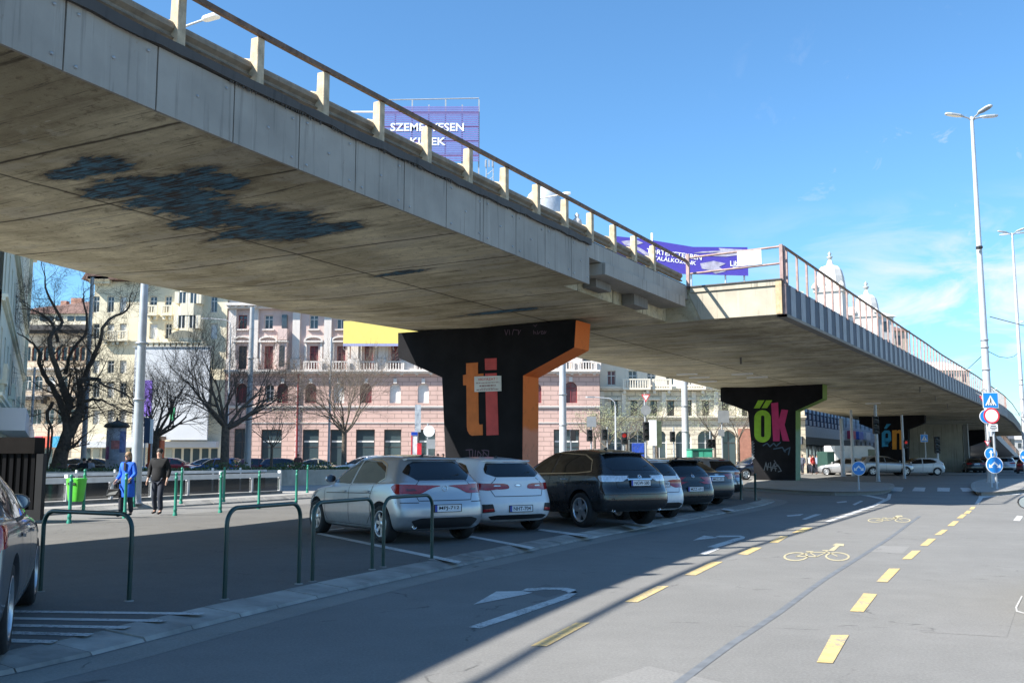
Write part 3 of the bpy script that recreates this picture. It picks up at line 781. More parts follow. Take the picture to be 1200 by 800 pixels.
# ---- islands
def island(name, pts, z=.15):
    P = resample(pts+[pts[0]], .9)
    slabz(name, [(p.x, p.y) for p in P[:-1]], -.01, z, MT['pave'])
    I = offs(P, .16) if True else P
    m = MB()
    for a, b in zip(P, P[1:]):
        t = (b-a).normalized(); n = Vector((-t.y, t.x)); s = 1
        a2, b2 = a-n*.16, b-n*.16; a3, b3 = a+n*.012, b+n*.012
        m.add([(*a3, -.01), (*b3, -.01), (*a3, z+.006), (*b3, z+.006), (*a2, z+.006), (*b2, z+.006)], [(0, 1, 3, 2), (2, 3, 5, 4), (1, 0, 2, 3), (3, 2, 4, 5)])
    o = m.build(name+'_kerb', MT['kerb']); o['kind'] = 'structure'
isl2 = [gl(872, 572), gl(960, 577.5), gl(1020, 577.5), gl(1040, 575), gl(1044, 570), gl(1035, 567), gl(985, 565), gl(930, 560), gl(895, 559)]
island('pier_island', isl2)
isl3 = [gl(1142, 572), gl(1146, 577), gl(1158, 578.5), gl(1200, 574.5), gl(1240, 570), gl(1235, 561), gl(1195, 562), gl(1163, 562), gl(1145, 566)]
island('lamp_island', isl3)
isl1 = [(-3.5, 30.6), (3.2, 27.4), (3.9, 29.6), (-2.8, 32.8)]
# ---- markings
def marking(name, polys, mat, z=.0045):
    m = MB()
    for P in polys:
        n0 = len(m.f); m.poly([(p[0], p[1], z) for p in P])
        for i in range(n0, len(m.f)):
            a, b, c = (Vector(m.v[j]) for j in m.f[i][:3])
            if (b-a).cross(c-a).z < 0: m.f[i] = tuple(reversed(m.f[i]))
    o = m.build(name, mat); o['kind'] = 'structure'; return o
def dash(pc, along, L, W):
    a = Vector(along).normalized(); n = Vector((a.y, -a.x)); c = Vector(pc)
    return [tuple(c-a*L/2-n*W/2), tuple(c-a*L/2+n*W/2), tuple(c+a*L/2+n*W/2), tuple(c+a*L/2-n*W/2)]
g0 = lambda x, y: Vector(gl(x, y, 0))
# yellow dashes: measured quads
right_d = [[(957, 776), (976, 777), (995, 744), (974, 744)], [(996, 716), (1012, 717), (1028, 696), (1012, 695)], [(1027, 681.5), (1040, 682), (1055, 666), (1042, 666)],
           [(1057, 655), (1068, 655), (1079, 645), (1069, 645)], [(1078, 639), (1087, 639.5), (1097, 631), (1088, 631)], [(1095, 626.5), (1103, 626.5), (1111, 620.5), (1104, 620.5)],
           [(1110, 616), (1118, 616), (1124, 610.5), (1117, 610.5)], [(1121, 607), (1128, 607), (1133, 602.5), (1127, 602.5)], [(1129, 601.5), (1136, 601.5), (1139, 598), (1133.5, 598)], [(1135.5, 596.5), (1141, 596.5), (1143.5, 593.5), (1138.5, 593.5)]]
left_d = [[(622, 756.5), (641, 757), (691, 729.5), (675, 729.5)], [(732, 705), (747, 705.5), (784, 686.5), (770, 686.5)], [(802, 673.5), (815, 674), (847, 658), (834, 658)],
          [(864, 649), (876, 650), (893, 641.5), (882, 641)], [(901, 635.5), (912, 635.5), (924, 628), (915, 628)], [(928, 624), (940, 624), (953, 618), (942, 618)]]
marking('cycle_lane_dashes', [[gl(x, y, 0) for x, y in q] for q in right_d+left_d], MT['yellow_line'])
Z8 = lambda L: [gl(850+x/3.333, 560+y/3.333, 0) for x, y in L]
Z9 = lambda L: [gl(900+x/6, 540+y/6, 0) for x, y in L]
ZA = lambda L: [gl(800+x/3, 540+y/3, 0) for x, y in L]
ZB = lambda L: [gl(400+x/3, 600+y/3, 0) for x, y in L]
white = []
white.append(Z9([(395, 427), (430, 428), (610, 370), (745, 322), (860, 268), (868, 232), (845, 228), (838, 258), (735, 310), (600, 356)]))
white.append(Z9([(548, 228), (690, 246), (815, 273), (830, 265), (700, 238), (560, 224)]))
for q in ([(480, 288), (550, 281), (556, 288), (490, 295)], [(592, 306), (650, 279), (670, 281), (612, 310)], [(130, 382), (250, 371), (225, 384), (140, 390)], [(238, 408), (330, 374), (376, 374), (265, 412)]): white.append(Z9(q))
# zebra at the far junction
for q in ([(855, 210), (940, 213), (955, 185), (880, 183)], [(1013, 210), (1100, 213), (1108, 186), (1030, 185)]): white.append(Z9(q))
for q in ([(895, 106), (938, 107), (940, 94), (896, 93)], [(975, 94), (1010, 94), (1022, 106), (985, 107)]): white.append(ZA(q))
white.append(ZA([(1026, 152), (1040, 152), (1056, 130), (1110, 122), (1200, 116), (1200, 111), (1100, 116), (1055, 122), (1052, 114), (1042, 114), (1040, 130)]))
white.append(ZA([(1162, 209), (1185, 211), (1197, 194), (1176, 192)]))
# bent arrows
white.append(ZB([(447, 404), (488, 409), (645, 357), (800, 303), (830, 284), (824, 275), (798, 285), (745, 305), (600, 352)]))
white.append(ZB([(830, 284), (824, 272), (795, 266), (720, 264.5), (650, 268), (634, 276), (672, 276), (720, 272), (770, 273), (792, 279), (798, 285)]))
white.append(ZB([(464, 325), (545, 279), (600, 278), (634, 277), (672, 283), (640, 291)]))
white.append(ZA([(86, 302), (120, 305), (216, 273), (220, 267), (204, 269), (180, 273)]))
white.append(ZA([(220, 267), (205, 262), (130, 262), (112, 267), (140, 268), (198, 266), (204, 269)]))
white.append(ZA([(36, 279), (75, 262), (105, 266), (122, 270)]))
white.append(ZA([(60, 325), (115, 306), (132, 308), (80, 330)]))
marking('lane_lines', white, MT['white_line'])
# faint white traces at the right
Zr = lambda L: [gl(850+x/3.333, 560+y/3.333, 0) for x, y in L]
marking('worn_line', [Zr([(1132, 505), (1136, 522), (1167, 530), (1167, 526), (1142, 518), (1140, 505), (1162, 462), (1156, 460)])], M_('worn_white', (.42, .42, .41), .8, var=.2, vs=5))
# bicycle symbols (ring wheels, frame, arrow): drawn flat on the road
def bike(cx, cy, sx, sy, s0):
    """cx,cy centre of symbol in pixels; built on the ground from measured directions"""
    c = g0(cx, cy); ex = g0(cx+sx, cy)-c; ey = g0(cx, cy-sy)-c      # half length, half height vectors on the ground
    P = lambda a, b: tuple(c+ex*a+ey*b)
    polys = []
    def seg(a, b, w=.04):
        A = Vector(a); B = Vector(b); d = (B-A).normalized(); n = Vector((-d.y, d.x))*w
        n2 = Vector((n.x*.5, n.y*1.7))
        polys.append([P(*(A-n2)), P(*(B-n2)), P(*(B+n2)), P(*(A+n2))])
    for wx in (-.60, .60):
        for i in range(16):
            a0 = 2*math.pi*i/16; a1 = 2*math.pi*(i+1)/16
            polys.append([P(wx+.36*math.cos(a0), -.25+.72*math.sin(a0)), P(wx+.36*math.cos(a1), -.25+.72*math.sin(a1)), P(wx+.30*math.cos(a1), -.25+.57*math.sin(a1)), P(wx+.30*math.cos(a0), -.25+.57*math.sin(a0))])
    for s_ in (((-.6, -.25), (-.22, .45)), ((-.22, .45), (.3, .45)), ((-.22, .45), (0, -.3)), ((0, -.3), (.3, .45)), ((.6, -.25), (.26, .75)), ((-.6, -.25), (0, -.3)), ((-.32, .6), (-.1, .6)), ((.18, .8), (.36, .8))): seg(*s_)
    return polys
bk = bike(957, 650, 40, 6.5, 0)+bike(1042, 608.5, 26, 3.2, 0)
bk.append(Z8([(402, 283), (425, 285), (448, 264), (462, 266), (464, 257), (432, 255), (418, 262), (430, 264)]))
bk.append(Z8([(655, 156), (668, 157), (684, 151), (694, 152), (690, 146), (668, 146), (664, 150)]))
marking('bicycle_symbols', bk, M_('pale_yellow_road_paint', (.42, .37, .23), .85, var=.25, vs=9))
# tar seam curving along the road
seam = [(788, 800), (850, 755), (907, 718), (960, 680), (1005, 652), (1040, 630), (1065, 612), (1078, 603)]
Lf = [g0(x, y) for x, y in seam]; Lf = resample([(p.x, p.y) for p in Lf], .8)
Ro = offs(Lf, -.075)
marking('tar_seam', [[tuple(Lf[i]), tuple(Lf[i+1]), tuple(Ro[i+1]), tuple(Ro[i])] for i in range(len(Lf)-1)], MT['tar'], .0025)
# parking bay lines, on the lot
bay = []
for q in ([(371, 625.5), (537, 660), (541, 657.5), (375, 624)], [(549, 629), (622, 643), (627, 641), (553, 627.5)], [(630, 621), (690, 629.5), (694, 627), (634, 619.5)], [(728, 616), (744, 619.5), (749, 617.5), (732, 614)], [(845, 597), (858, 598.5), (861, 597), (848, 595.5)]):
    bay.append([gl(x, y, .08) for x, y in q])
bay.append([gl(x, y, .08) for x, y in [(375, 622), (402, 619.5), (404, 618.5), (378, 620.5)]])
# hatched no-parking stripes at the left
Z5 = lambda L: [gl(x/3, 600+y/3, .08) for x, y in L]
for q in ([(40, 345), (722, 353), (700, 361), (40, 352)], [(40, 369), (590, 378), (566, 386), (40, 377)], [(40, 393), (462, 401), (438, 410), (40, 402)], [(40, 418), (330, 426), (306, 436), (40, 429)], [(40, 445), (205, 450), (182, 461), (40, 458)]):
    bay.append(Z5(q))
marking('bay_lines', bay, MT['white_line'], .084)
# ================================================================ CARS
def cap_curve(w, c, n, x, sgn, K):
    """points of an end cap from the centre line to the flank"""
    out = []
    for i in range(K):
        t = (math.pi/2)*i/K
        out.append((x+sgn*c*(1-math.cos(t)**(2/n)), w*math.sin(t)**(2/n)))
    return out
def body_mesh(levels, name='body', sub=5):
    """levels: (z rear, z mid, z front, x rear, x front, half width, rear cap, front cap) bottom to top"""
    dense = []
    L = [Vector(l) for l in levels] if False else [list(map(float, l)) for l in levels]
    for i in range(len(L)-1):
        p0, p1, p2, p3 = L[max(i-1, 0)], L[i], L[i+1], L[min(i+2, len(L)-1)]
        for k in range(sub):
            t = k/sub
            row = []
            for a, b, c, d in zip(p0, p1, p2, p3):
                m1 = (c-a)/2; m2 = (d-b)/2
                # monotone limiter
                dl = c-b
                if dl == 0: m1 = m2 = 0
                else:
                    m1 = 0 if m1/dl < 0 else (min(abs(m1), 2.2*abs(dl))*(1 if dl > 0 else -1)); m2 = 0 if m2/dl < 0 else (min(abs(m2), 2.2*abs(dl))*(1 if dl > 0 else -1))
                h = t*t*(3-2*t)
                row.append(b*(2*t**3-3*t*t+1)+m1*(t**3-2*t*t+t)+c*(-2*t**3+3*t*t)+m2*(t**3-t*t))
            dense.append(row)
    dense.append(L[-1])
    K1, K2 = 12, 22
    rings = []
    for (zr, zm, zf, xr, xf, w, cr, cf) in dense:
        pr = cap_curve(w*.97, cr, 2.5, xr, 1, K1); pf = cap_curve(w*.97, cf, 2.3, xf, -1, K1)
        xa, xb = xr+cr, xf-cf; xc = (xa+xb)/2; hl = max((xb-xa)/2, .05)
        side = []
        for i in range(K2+1):
            x = xa+(xb-xa)*i/K2; side.append((x, w*(1-.03*((x-xc)/hl)**2)))
        half = pr+side+list(reversed(pf))
        xm = (xr+xf)/2
        def zz(x):
            t = (x-xr)/(xf-xr)
            return zr*(1-t)*(1-2*t)+zm*4*t*(1-t)+zf*t*(2*t-1)
        ring = [(x, y, zz(x)) for x, y in half]
        ring += [(x, -y, zz(x)) for x, y in reversed(half[1:-1])]
        rings.append(ring)
    n = len(rings[0]); vs = [p for r in rings for p in r]; fs = []
    for i in range(len(rings)-1):
        for j in range(n):
            k = (j+1) % n
            fs.append((i*n+j, i*n+k, (i+1)*n+k, (i+1)*n+j))
    m = MB(); m.add(vs, fs, True)
    # caps: strips between the mirrored halves
    h = n//2
    for base, flip in ((0, True), ((len(rings)-1)*n, False)):
        for j in range(1, h):
            a, b = base+j, base+(n-j)
            a2, b2 = base+j+1, base+(n-j-1)
            if j == h-1: break
            f = (a, b, b2, a2)
            m.f.append(f if flip else tuple(reversed(f))); m.sm.append(True)
        m.f.append((base, base+n-1, base+1) if flip else (base+1, base+n-1, base)); m.sm.append(True)
        m.f.append((base+h-1, base+h+1, base+h) if flip else (base+h, base+h+1, base+h-1)); m.sm.append(True)
    me = m.mesh(name)
    bm = bmesh.new(); bm.from_mesh(me); bmesh.ops.remove_doubles(bm, verts=bm.verts, dist=1e-4); bmesh.ops.recalc_face_normals(bm, faces=bm.faces); bm.to_mesh(me); bm.free()
    return me
def cut_arches(me, wheels, r, w):
    ob = bpy.data.objects.new('tmp', me); COL.objects.link(ob)
    cutters = []
    for x in wheels:
        for s in (-1, 1):
            c = MB().lathe([(r, 0), (r, .34)], 36, Matrix.Translation((x, s*(w-.27) if s > 0 else -(w+.07), r-.04+.005)) @ Matrix.Rotation(R(-90), 4, 'X'), smooth=False)
            cm = c.mesh('c'); bm = bmesh.new(); bm.from_mesh(cm); bmesh.ops.remove_doubles(bm, verts=bm.verts, dist=1e-5); bmesh.ops.recalc_face_normals(bm, faces=bm.faces); bm.to_mesh(cm); bm.free()
            co_ = bpy.data.objects.new('cut', cm); COL.objects.link(co_); cutters.append(co_)
            md = ob.modifiers.new('b', 'BOOLEAN'); md.object = co_; md.operation = 'DIFFERENCE'; md.solver = 'EXACT'
    dg = bpy.context.evaluated_depsgraph_get(); dg.update()
    out = bpy.data.meshes.new_from_object(ob.evaluated_get(dg))
    bpy.data.objects.remove(ob)
    for c in cutters: bpy.data.objects.remove(c)
    out.polygons.foreach_set('use_smooth', [True]*len(out.polygons))
    out.set_sharp_from_angle(angle=R(38)); out.name = 'body'
    return out
class Shell:
    def __init__(s, me):
        bm = bmesh.new(); bm.from_mesh(me); s.t = BVHTree.FromBMesh(bm); bm.free()
    def hit(s, axis, a, b):
        if axis == 'L': o, d = Vector((a, 3, b)), Vector((0, -1, 0))
        elif axis == 'Rt': o, d = Vector((a, -3, b)), Vector((0, 1, 0))
        elif axis == 'B': o, d = Vector((-3, a, b)), Vector((1, 0, 0))
        elif axis == 'T': o, d = Vector((a, b, 4)), Vector((0, 0, -1))
        else: o, d = Vector((9, a, b)), Vector((-1, 0, 0))
        return s.t.ray_cast(o, d)
def densify(poly, step):
    out = []
    for i in range(len(poly)):
        a, b = Vector(poly[i]), Vector(poly[(i+1) % len(poly)])
        n = max(1, int((b-a).length/step))
        for k in range(n): out.append(a.lerp(b, k/n))
    return out
def rounded(poly, r=.03, n=3):
    out = []; N = len(poly)
    for i in range(N):
        p = Vector(poly[i]); a = Vector(poly[i-1]); b = Vector(poly[(i+1) % N])
        ra = min(r, (a-p).length*.45); rb = min(r, (b-p).length*.45)
        p1 = p+(a-p).normalized()*ra; p2 = p+(b-p).normalized()*rb
        for k in range(n+1):
            t = k/n; out.append(tuple(p1*(1-t)**2+p*2*t*(1-t)+p2*t*t))
    return out
def patch(sh, poly, axis, off=.004, step=.06, mb=None, rnd=.03):
    P = densify(rounded(poly, rnd), step); n = len(P)
    xs = [p.x for p in P]; ys = [p.y for p in P]; pts = [p.copy() for p in P]
    x = min(xs)+step*.5
    from mathutils.geometry import intersect_point_tri_2d
    def inside(q):
        c = False; j = n-1
        for i in range(n):
            if (P[i].y > q[1]) != (P[j].y > q[1]) and q[0] < (P[j].x-P[i].x)*(q[1]-P[i].y)/(P[j].y-P[i].y)+P[i].x: c = not c
            j = i
        return c
    while x < max(xs):
        y = min(ys)+step*.5
        while y < max(ys):
            if inside((x, y)) and min((Vector((x, y))-p).length for p in P) > step*.35: pts.append(Vector((x, y)))
            y += step
        x += step
    V, E, F, *_ = geometry.delaunay_2d_cdt(pts, [(i, (i+1) % n) for i in range(n)], [], 1, 1e-5)
    out = []; ok = []
    for v in V:
        h = sh.hit(axis, v.x, v.y)
        if h[0] is None: out.append(None)
        else: out.append(h[0]+h[1]*off)
    m = mb or MB(); idx = {}; vs = []
    for i, p in enumerate(out):
        if p is not None: idx[i] = len(vs); vs.append(p)
    fs = []
    ax = {'L': Vector((0, 1, 0)), 'Rt': Vector((0, -1, 0)), 'B': Vector((-1, 0, 0)), 'F': Vector((1, 0, 0)), 'T': Vector((0, 0, 1))}[axis]
    for f in F:
        if all(i in idx for i in f):
            q = [idx[i] for i in f]
            nn = (vs[q[1]]-vs[q[0]]).cross(vs[q[2]]-vs[q[0]])
            if max((vs[q[0]]-vs[q[1]]).length, (vs[q[1]]-vs[q[2]]).length, (vs[q[0]]-vs[q[2]]).length) > .45: continue
            fs.append(tuple(q if nn.dot(ax) > 0 else reversed(q)))
    m.add(vs, fs, True)
    return m
def strip(sh, pts, w, axis, off=.005, mb=None):
    P = []
    for a, b in zip(pts, pts[1:]):
        a, b = Vector(a), Vector(b); n = max(1, int((b-a).length/.05))
        for k in range(n): P.append(a.lerp(b, k/n))
    P.append(Vector(pts[-1]))
    vs = []
    for i, p in enumerate(P):
        t = (P[min(i+1, len(P)-1)]-P[max(i-1, 0)]).normalized(); nn = Vector((-t.y, t.x))*w/2
        for s in (-1, 1):
            h = sh.hit(axis, p.x+nn.x*s, p.y+nn.y*s)
            vs.append(h[0]+h[1]*off if h[0] is not None else None)
    m = mb or MB(); fs = []
    for i in range(len(P)-1):
        q = [vs[2*i], vs[2*i+1], vs[2*i+3], vs[2*i+2]]
        if any(v is None for v in q) or (q[0]-q[3]).length > .3: continue
        n0 = len(m.v); m.v += [tuple(v) for v in q]; m.f.append((n0, n0+1, n0+2, n0+3)); m.sm.append(True)
    return m
def wheel_parts(r, wd, style):
    """wheel centred at origin, axle along y, outer face +y"""
    My = Matrix.Rotation(R(-90), 4, 'X')
    ty = MB().lathe([(r*.68, -wd/2), (r*.93, -wd/2), (r*.985, -wd/2+.025), (r, -wd*.2), (r, wd*.2), (r*.985, wd/2-.025), (r*.93, wd/2), (r*.68, wd/2), (r*.66, wd/2-.02), (r*.66, -wd/2+.02), (r*.68, -wd/2)], 40, My, cap=False)
    rm = MB(); R0 = r*.67
    rm.lathe([(R0, wd/2-.03), (R0+.012, wd/2), (R0-.012, wd/2+.002), (R0-.02, wd/2-.03), (R0-.03, 0)], 40, My, cap=False)
    ns = style
    for i in range(ns):
        a = 2*math.pi*i/ns
        for da, w0, w1 in ((-.16, .020, .028), (.16, .020, .028)) if ns <= 6 else ((0, .024, .030),):
            p = [(.045, -.03+da*.15), (.045, .03+da*.15), (R0-.008, w1+da*R0*.9), (R0-.008, -w1+da*R0*.9)]
            m4 = My @ Matrix.Rotation(a, 4, 'Z')
            rm.prism([(x, y) for x, y in p], wd/2-.05, wd/2-.022, m4)
    rm.lathe([(.001, wd/2-.012), (.04, wd/2-.014), (.065, wd/2-.028), (.068, wd/2-.06)], 20, My, cap=False)
    bd = MB().lathe([(.0, wd/2-.075), (R0-.01, wd/2-.07)], 32, My, cap=False)
    return ty.mesh('wheel'), rm.mesh('rim'), bd.mesh('brake_disc')
def make_car(S, label, group, name='parked_car', cat='car', detail=True):
    t = thing(name, label, cat, (0, 0, 0), 0, group)
    Lx, W, H = S['L'], S['W'], S['H']
    lev = S['levels']
    me = body_mesh(lev)
    sh = Shell(me)
    xc = Lx/2
    T = Matrix.Translation((-xc, 0, 0))
    r = S['r']
    body = cut_arches(me, S['wheels'], r+.05, W/2)
    def put(nm, m, mat, par=None):
        mesh = m if isinstance(m, bpy.types.Mesh) else m.mesh(nm)
        mesh.transform(T) if not mesh.get('moved') else None
        mesh['moved'] = 1
        return link(nm, mesh, par or t, mat)
    paintm = S['paint']
    b = put('body', body, paintm)
    for side in ('L', 'Rt'):
        for i, w in enumerate(S['side']):
            put('side_window', patch(sh, w, side, .004), MT['win'])
    if S.get('surround'):
        for side in ('L', 'Rt'):
            sm_ = MB(); pts = S['surround']; strip(sh, pts, .022, side, .007, sm_); put('window_trim', sm_, MT[S.get('surmat', 'chrome')])
    rw = put('rear_window', patch(sh, S['rear'], 'B', .005), MT['win'])
    put('windscreen', patch(sh, S['front'], 'F', .005), MT['win'])
    for sgn in (1, -1):
        m = MB(); poly = [(p[0]*sgn, p[1]) for p in S['tail']]
        patch(sh, [(max(-.845*W/1.81, min(.845*W/1.81, a)), b_) for a, b_ in poly], 'B', .009, .025, m, .02)
        if S.get('tailside'): patch(sh, S['tailside'], 'L' if sgn > 0 else 'Rt', .009, .025, m, .02)
        tl = put('tail_light', m, MT[S.get('tailmat', 'tail')])
        if S.get('tailinner'):
            put('reflector', patch(sh, [(p[0]*sgn, p[1]) for p in S['tailinner']], 'B', .014, .02, None, .01), MT[S.get('innermat', 'tail_clear')], tl)
        m = MB(); patch(sh, [(p[0]*sgn, p[1]) for p in S['headl']], 'F', .008, .05, m, .02)
        put('headlight', m, MT['head'])
    if S.get('lower'): put('bumper_insert', patch(sh, S['lower'], 'B', .006, .05), MT['trim'])
    for sgn in (1, -1):
        for q in S.get('fog', ()):
            fo = put('fog_pocket', patch(sh, [(p[0]*sgn, p[1]) for p in q], 'B', .007, .04, None, .02), MT['trim'])
            put('reflector', patch(sh, [((p[0])*sgn, p[1]) for p in [(q[0][0]+.02, q[0][1]+.02), (q[1][0]-.03, q[1][1]+.02), (q[1][0]-.03, q[1][1]+.07), (q[0][0]+.02, q[0][1]+.07)]], 'B', .011, .03, None, .008), MT['tail'], fo)
    m = MB()
    for side in ('L', 'Rt'):
        for s_ in S['seams']: strip(sh, s_, .014, side, .003, m)
        strip(sh, [(S['wheels'][0]+r+.08, .245), (S['wheels'][1]-r-.08, .235)], .07, side, .004, m)
    for s_ in S['hatch']: strip(sh, s_, .013, 'B', .003, m)
    strip(sh, [(-.5, S['levels'][4][2]-.14), (.5, S['levels'][4][2]-.14)], .12, 'F', .004, m)
    if m.v: put('panel_gap', m, MT['trim'])
    # door handles
    for sgn in (1, -1):
        for (hx, hz) in S['handles']:
            h = sh.hit('L', hx, hz)
            if h[0]:
                y = h[0].y+.018
                put('door_handle', MB().box(hx-.10, hx+.09, sgn*(y-.012), sgn*(y+.012), hz-.014, hz+.012).tube([(hx+.08, sgn*(y-.03), hz), (hx+.09, sgn*y, hz)], .011, 6), MT[S.get('handlemat', 'chrome')] if S.get('handlemat') else paintm)
        # mirrors
        mx, mz = S['mirror']
        h = sh.hit('L', mx, mz)
        if h[0]:
            y = h[0].y
            mm = MB(); prof = [(.001, -.07), (.05, -.06), (.075, -.02), (.08, .02), (.07, .05)]
            mm.lathe([(r_*1.0, z_) for r_, z_ in prof], 16, Matrix.Translation((mx-.0, sgn*(y+.14), mz+.06)) @ Matrix.Rotation(R(-90), 4, 'Y') @ Matrix.Scale(1.35, 4, (0, 1, 0)))
            mm.tube([(mx, sgn*(y-.03), mz), (mx+.01, sgn*(y+.08), mz+.03)], .022, 6)
            mo = put('wing_mirror', mm, S.get('mirmat', paintm))
            g = MB().lathe([(.001, 0), (.066, 0)], 16, Matrix.Translation((mx-.055, sgn*(y+.14), mz+.06)) @ Matrix.Rotation(R(-90), 4, 'Y') @ Matrix.Scale(1.35, 4, (0, 1, 0)), smooth=False, cap=False)
            put('mirror_glass', g, MT['chrome'], mo)
    # number plate
    pz = S['plate'][0]; pu = S['plate'][1]
    h = sh.hit('B', 0, pz)
    px_ = min(x for x in (sh.hit('B', yy, pz+dz)[0].x for yy in (-.26, 0, .26) for dz in (-.055, .055)))-.014
    pl = MB().box(px_, px_+.03, -.26, .26, pz-.056, pz+.056); po = put('number_plate', pl, MT['plate'])
    put('country_band', MB().box(px_-.002, px_+.001, .215, .26, pz-.056, pz+.056), MT['plate_blue'], po)
    fr = MB()
    for (a_, b_, c_, d_) in ((-.272, .272, .056, .066), (-.272, .272, -.066, -.056), (-.272, -.26, -.056, .056), (.26, .272, -.056, .056)): fr.box(px_-.003, px_+.02, a_, b_, pz+c_, pz+d_)
    put('plate_frame', fr, MT['trim'], po)
    vs, fs = text_mb(pu, .072, 0, .40, .012)
    tm = MB().add(vs, fs, False, Matrix.Translation((px_-.003, -.02, pz)) @ Matrix(((0, 0, -1, 0), (-1, 0, 0, 0), (0, 1, 0, 0), (0, 0, 0, 1))))
    put('lettering', tm, MT['ink'], po)
    # badge: small ring emblem on the tailgate
    bz = S['badge']; h = sh.hit('B', 0, bz)
    if h[0]:
        Mb = Matrix.Translation(h[0]+h[1]*.006) @ h[1].to_track_quat('Z', 'Y').to_matrix().to_4x4()
        bd = MB(); kind = S.get('emblem', 'ring')
        rr = .052
        if kind == 'oval': Mb = Mb @ Matrix.Scale(1.5, 4, (1, 0, 0)) @ Matrix.Scale(.62, 4, (0, 1, 0))
        bd.lathe([(rr, 0), (rr, .006), (rr-.009, .008), (rr-.010, 0)], 28, Mb, cap=False)
        if kind == 'ring': bd.prism([(-.045, .004), (.012, .008), (-.006, -.002), (.045, -.004), (-.012, -.009), (.006, .002)], 0, .006, Mb)
        if kind == 'vee': bd.prism([(-.042, .02), (-.02, .024), (0, -.012), (.02, .024), (.042, .02), (.006, -.036), (-.006, -.036)], 0, .006, Mb)
        if kind == 'oval': bd.prism([(-.03, -.02), (.03, -.02), (.03, .02), (-.03, .02)], 0, .004, Mb)
        put('badge', bd, MT['chrome'])
    if S.get('chromebar'):
        m = strip(sh, [(-.32, S['chromebar']), (.32, S['chromebar'])], .028, 'B', .012); put('tailgate_bar', m, MT['chrome'])
    # wiper, high brake light, aerial, exhaust
    wz = S['rear'][0][1]+.05
    a = sh.hit('B', 0, wz)[0]; b2 = sh.hit('B', -.36, wz+.05)[0]
    if a and b2 and S.get('wiper', True): put('rear_wiper', MB().tube([a+Vector((-.012, 0, -.03)), b2+Vector((-.02, 0, 0))], .009, 6).lathe([(.02, 0), (.018, .02)], 10, Matrix.Translation(a+Vector((-.005, 0, -.03))) @ Matrix.Rotation(R(-90), 4, 'Y')), MT['trim'])
    bz2 = S['rear_top']+.015
    a = sh.hit('B', 0, bz2)
    if a[0]: put('brake_light', patch(sh, [(-.14, bz2-.012), (.14, bz2-.012), (.14, bz2+.012), (-.14, bz2+.012)], 'B', .008, .03, None, .004), MT['tail'])
    if S.get('spoiler'):
        x0, z0, hw = S['spoiler']
        P = []
        m = MB()
        for yy, dx in ((-hw, .05), (-hw*.6, .01), (0, 0), (hw*.6, .01), (hw, .05)):
            hh = sh.hit('T', x0+.22, yy)[0]; zt = hh.z if hh else z0
            P.append([(x0+dx-.0, yy, z0), (x0+dx+.02, yy, z0-.03), (x0+.26, yy, zt-.03), (x0+.26, yy, zt+.004)])
        vs = [p for q in P for p in q]
        m.add(vs, [(i*4+j, i*4+(j+1) % 4, (i+1)*4+(j+1) % 4, (i+1)*4+j) for i in range(4) for j in range(4)], True)
        m.add(P[0], [(0, 1, 2, 3)]); m.add(P[-1], [(3, 2, 1, 0)])
        mm_ = m.mesh('spoiler'); bm = bmesh.new(); bm.from_mesh(mm_); bmesh.ops.recalc_face_normals(bm, faces=bm.faces); bm.to_mesh(mm_); bm.free()
        put('spoiler', mm_, paintm)
    ax_ = S.get('aerial')
    if ax_:
        hh = sh.hit('T', ax_, 0)[0]
        put('aerial', MB().prism([(-.05, 0), (.07, 0), (-.04, .045), (-.055, .045)], -.012, .012, Matrix.Translation(hh) @ Matrix(((1, 0, 0, 0), (0, 0, 1, 0), (0, 1, 0, 0), (0, 0, 0, 1)))), MT['trim'])
    if S.get('exhaust'):
        for (ey, ez) in S['exhaust']:
            hh = sh.hit('B', ey, ez)[0]
            xx = hh.x if hh else .2
            put('exhaust_pipe', MB().lathe([(.038, -.1), (.04, .01), (.034, .012), (.032, -.06), (.0, -.061)], 16, Matrix.Translation((xx, ey, ez)) @ Matrix.Rotation(R(-90), 4, 'Y'), cap=False), MT['chrome'])
    if S.get('rails'):
        for sgn in (1, -1):
            pts = []
            for i in range(9):
                x = S['rails'][0]+(S['rails'][1]-S['rails'][0])*i/8
                hh = sh.hit('T', x, sgn*.52)[0]
                pts.append((x, sgn*.52, hh.z+(.03 if 0 < i < 8 else .0)))
            put('roof_rail', MB().tube(pts, .014, 6), MT['chrome'])
    # floor and wheels
    ty, rm, bd = wheel_parts(r, S.get('tw', .215), S.get('spokes', 10))
    for x in S['wheels']:
        for sgn in (1, -1):
            wq = link('wheel', ty, t, MT['rubber']); wq.location = (x-xc, sgn*(W/2-.135), r); wq.rotation_euler = (0, random.uniform(0, 6), 0 if sgn > 0 else math.pi)
            q = link('rim', rm, wq, MT['alloy']); q2 = link('brake_disc', bd, wq, MT['trim'])
    return t
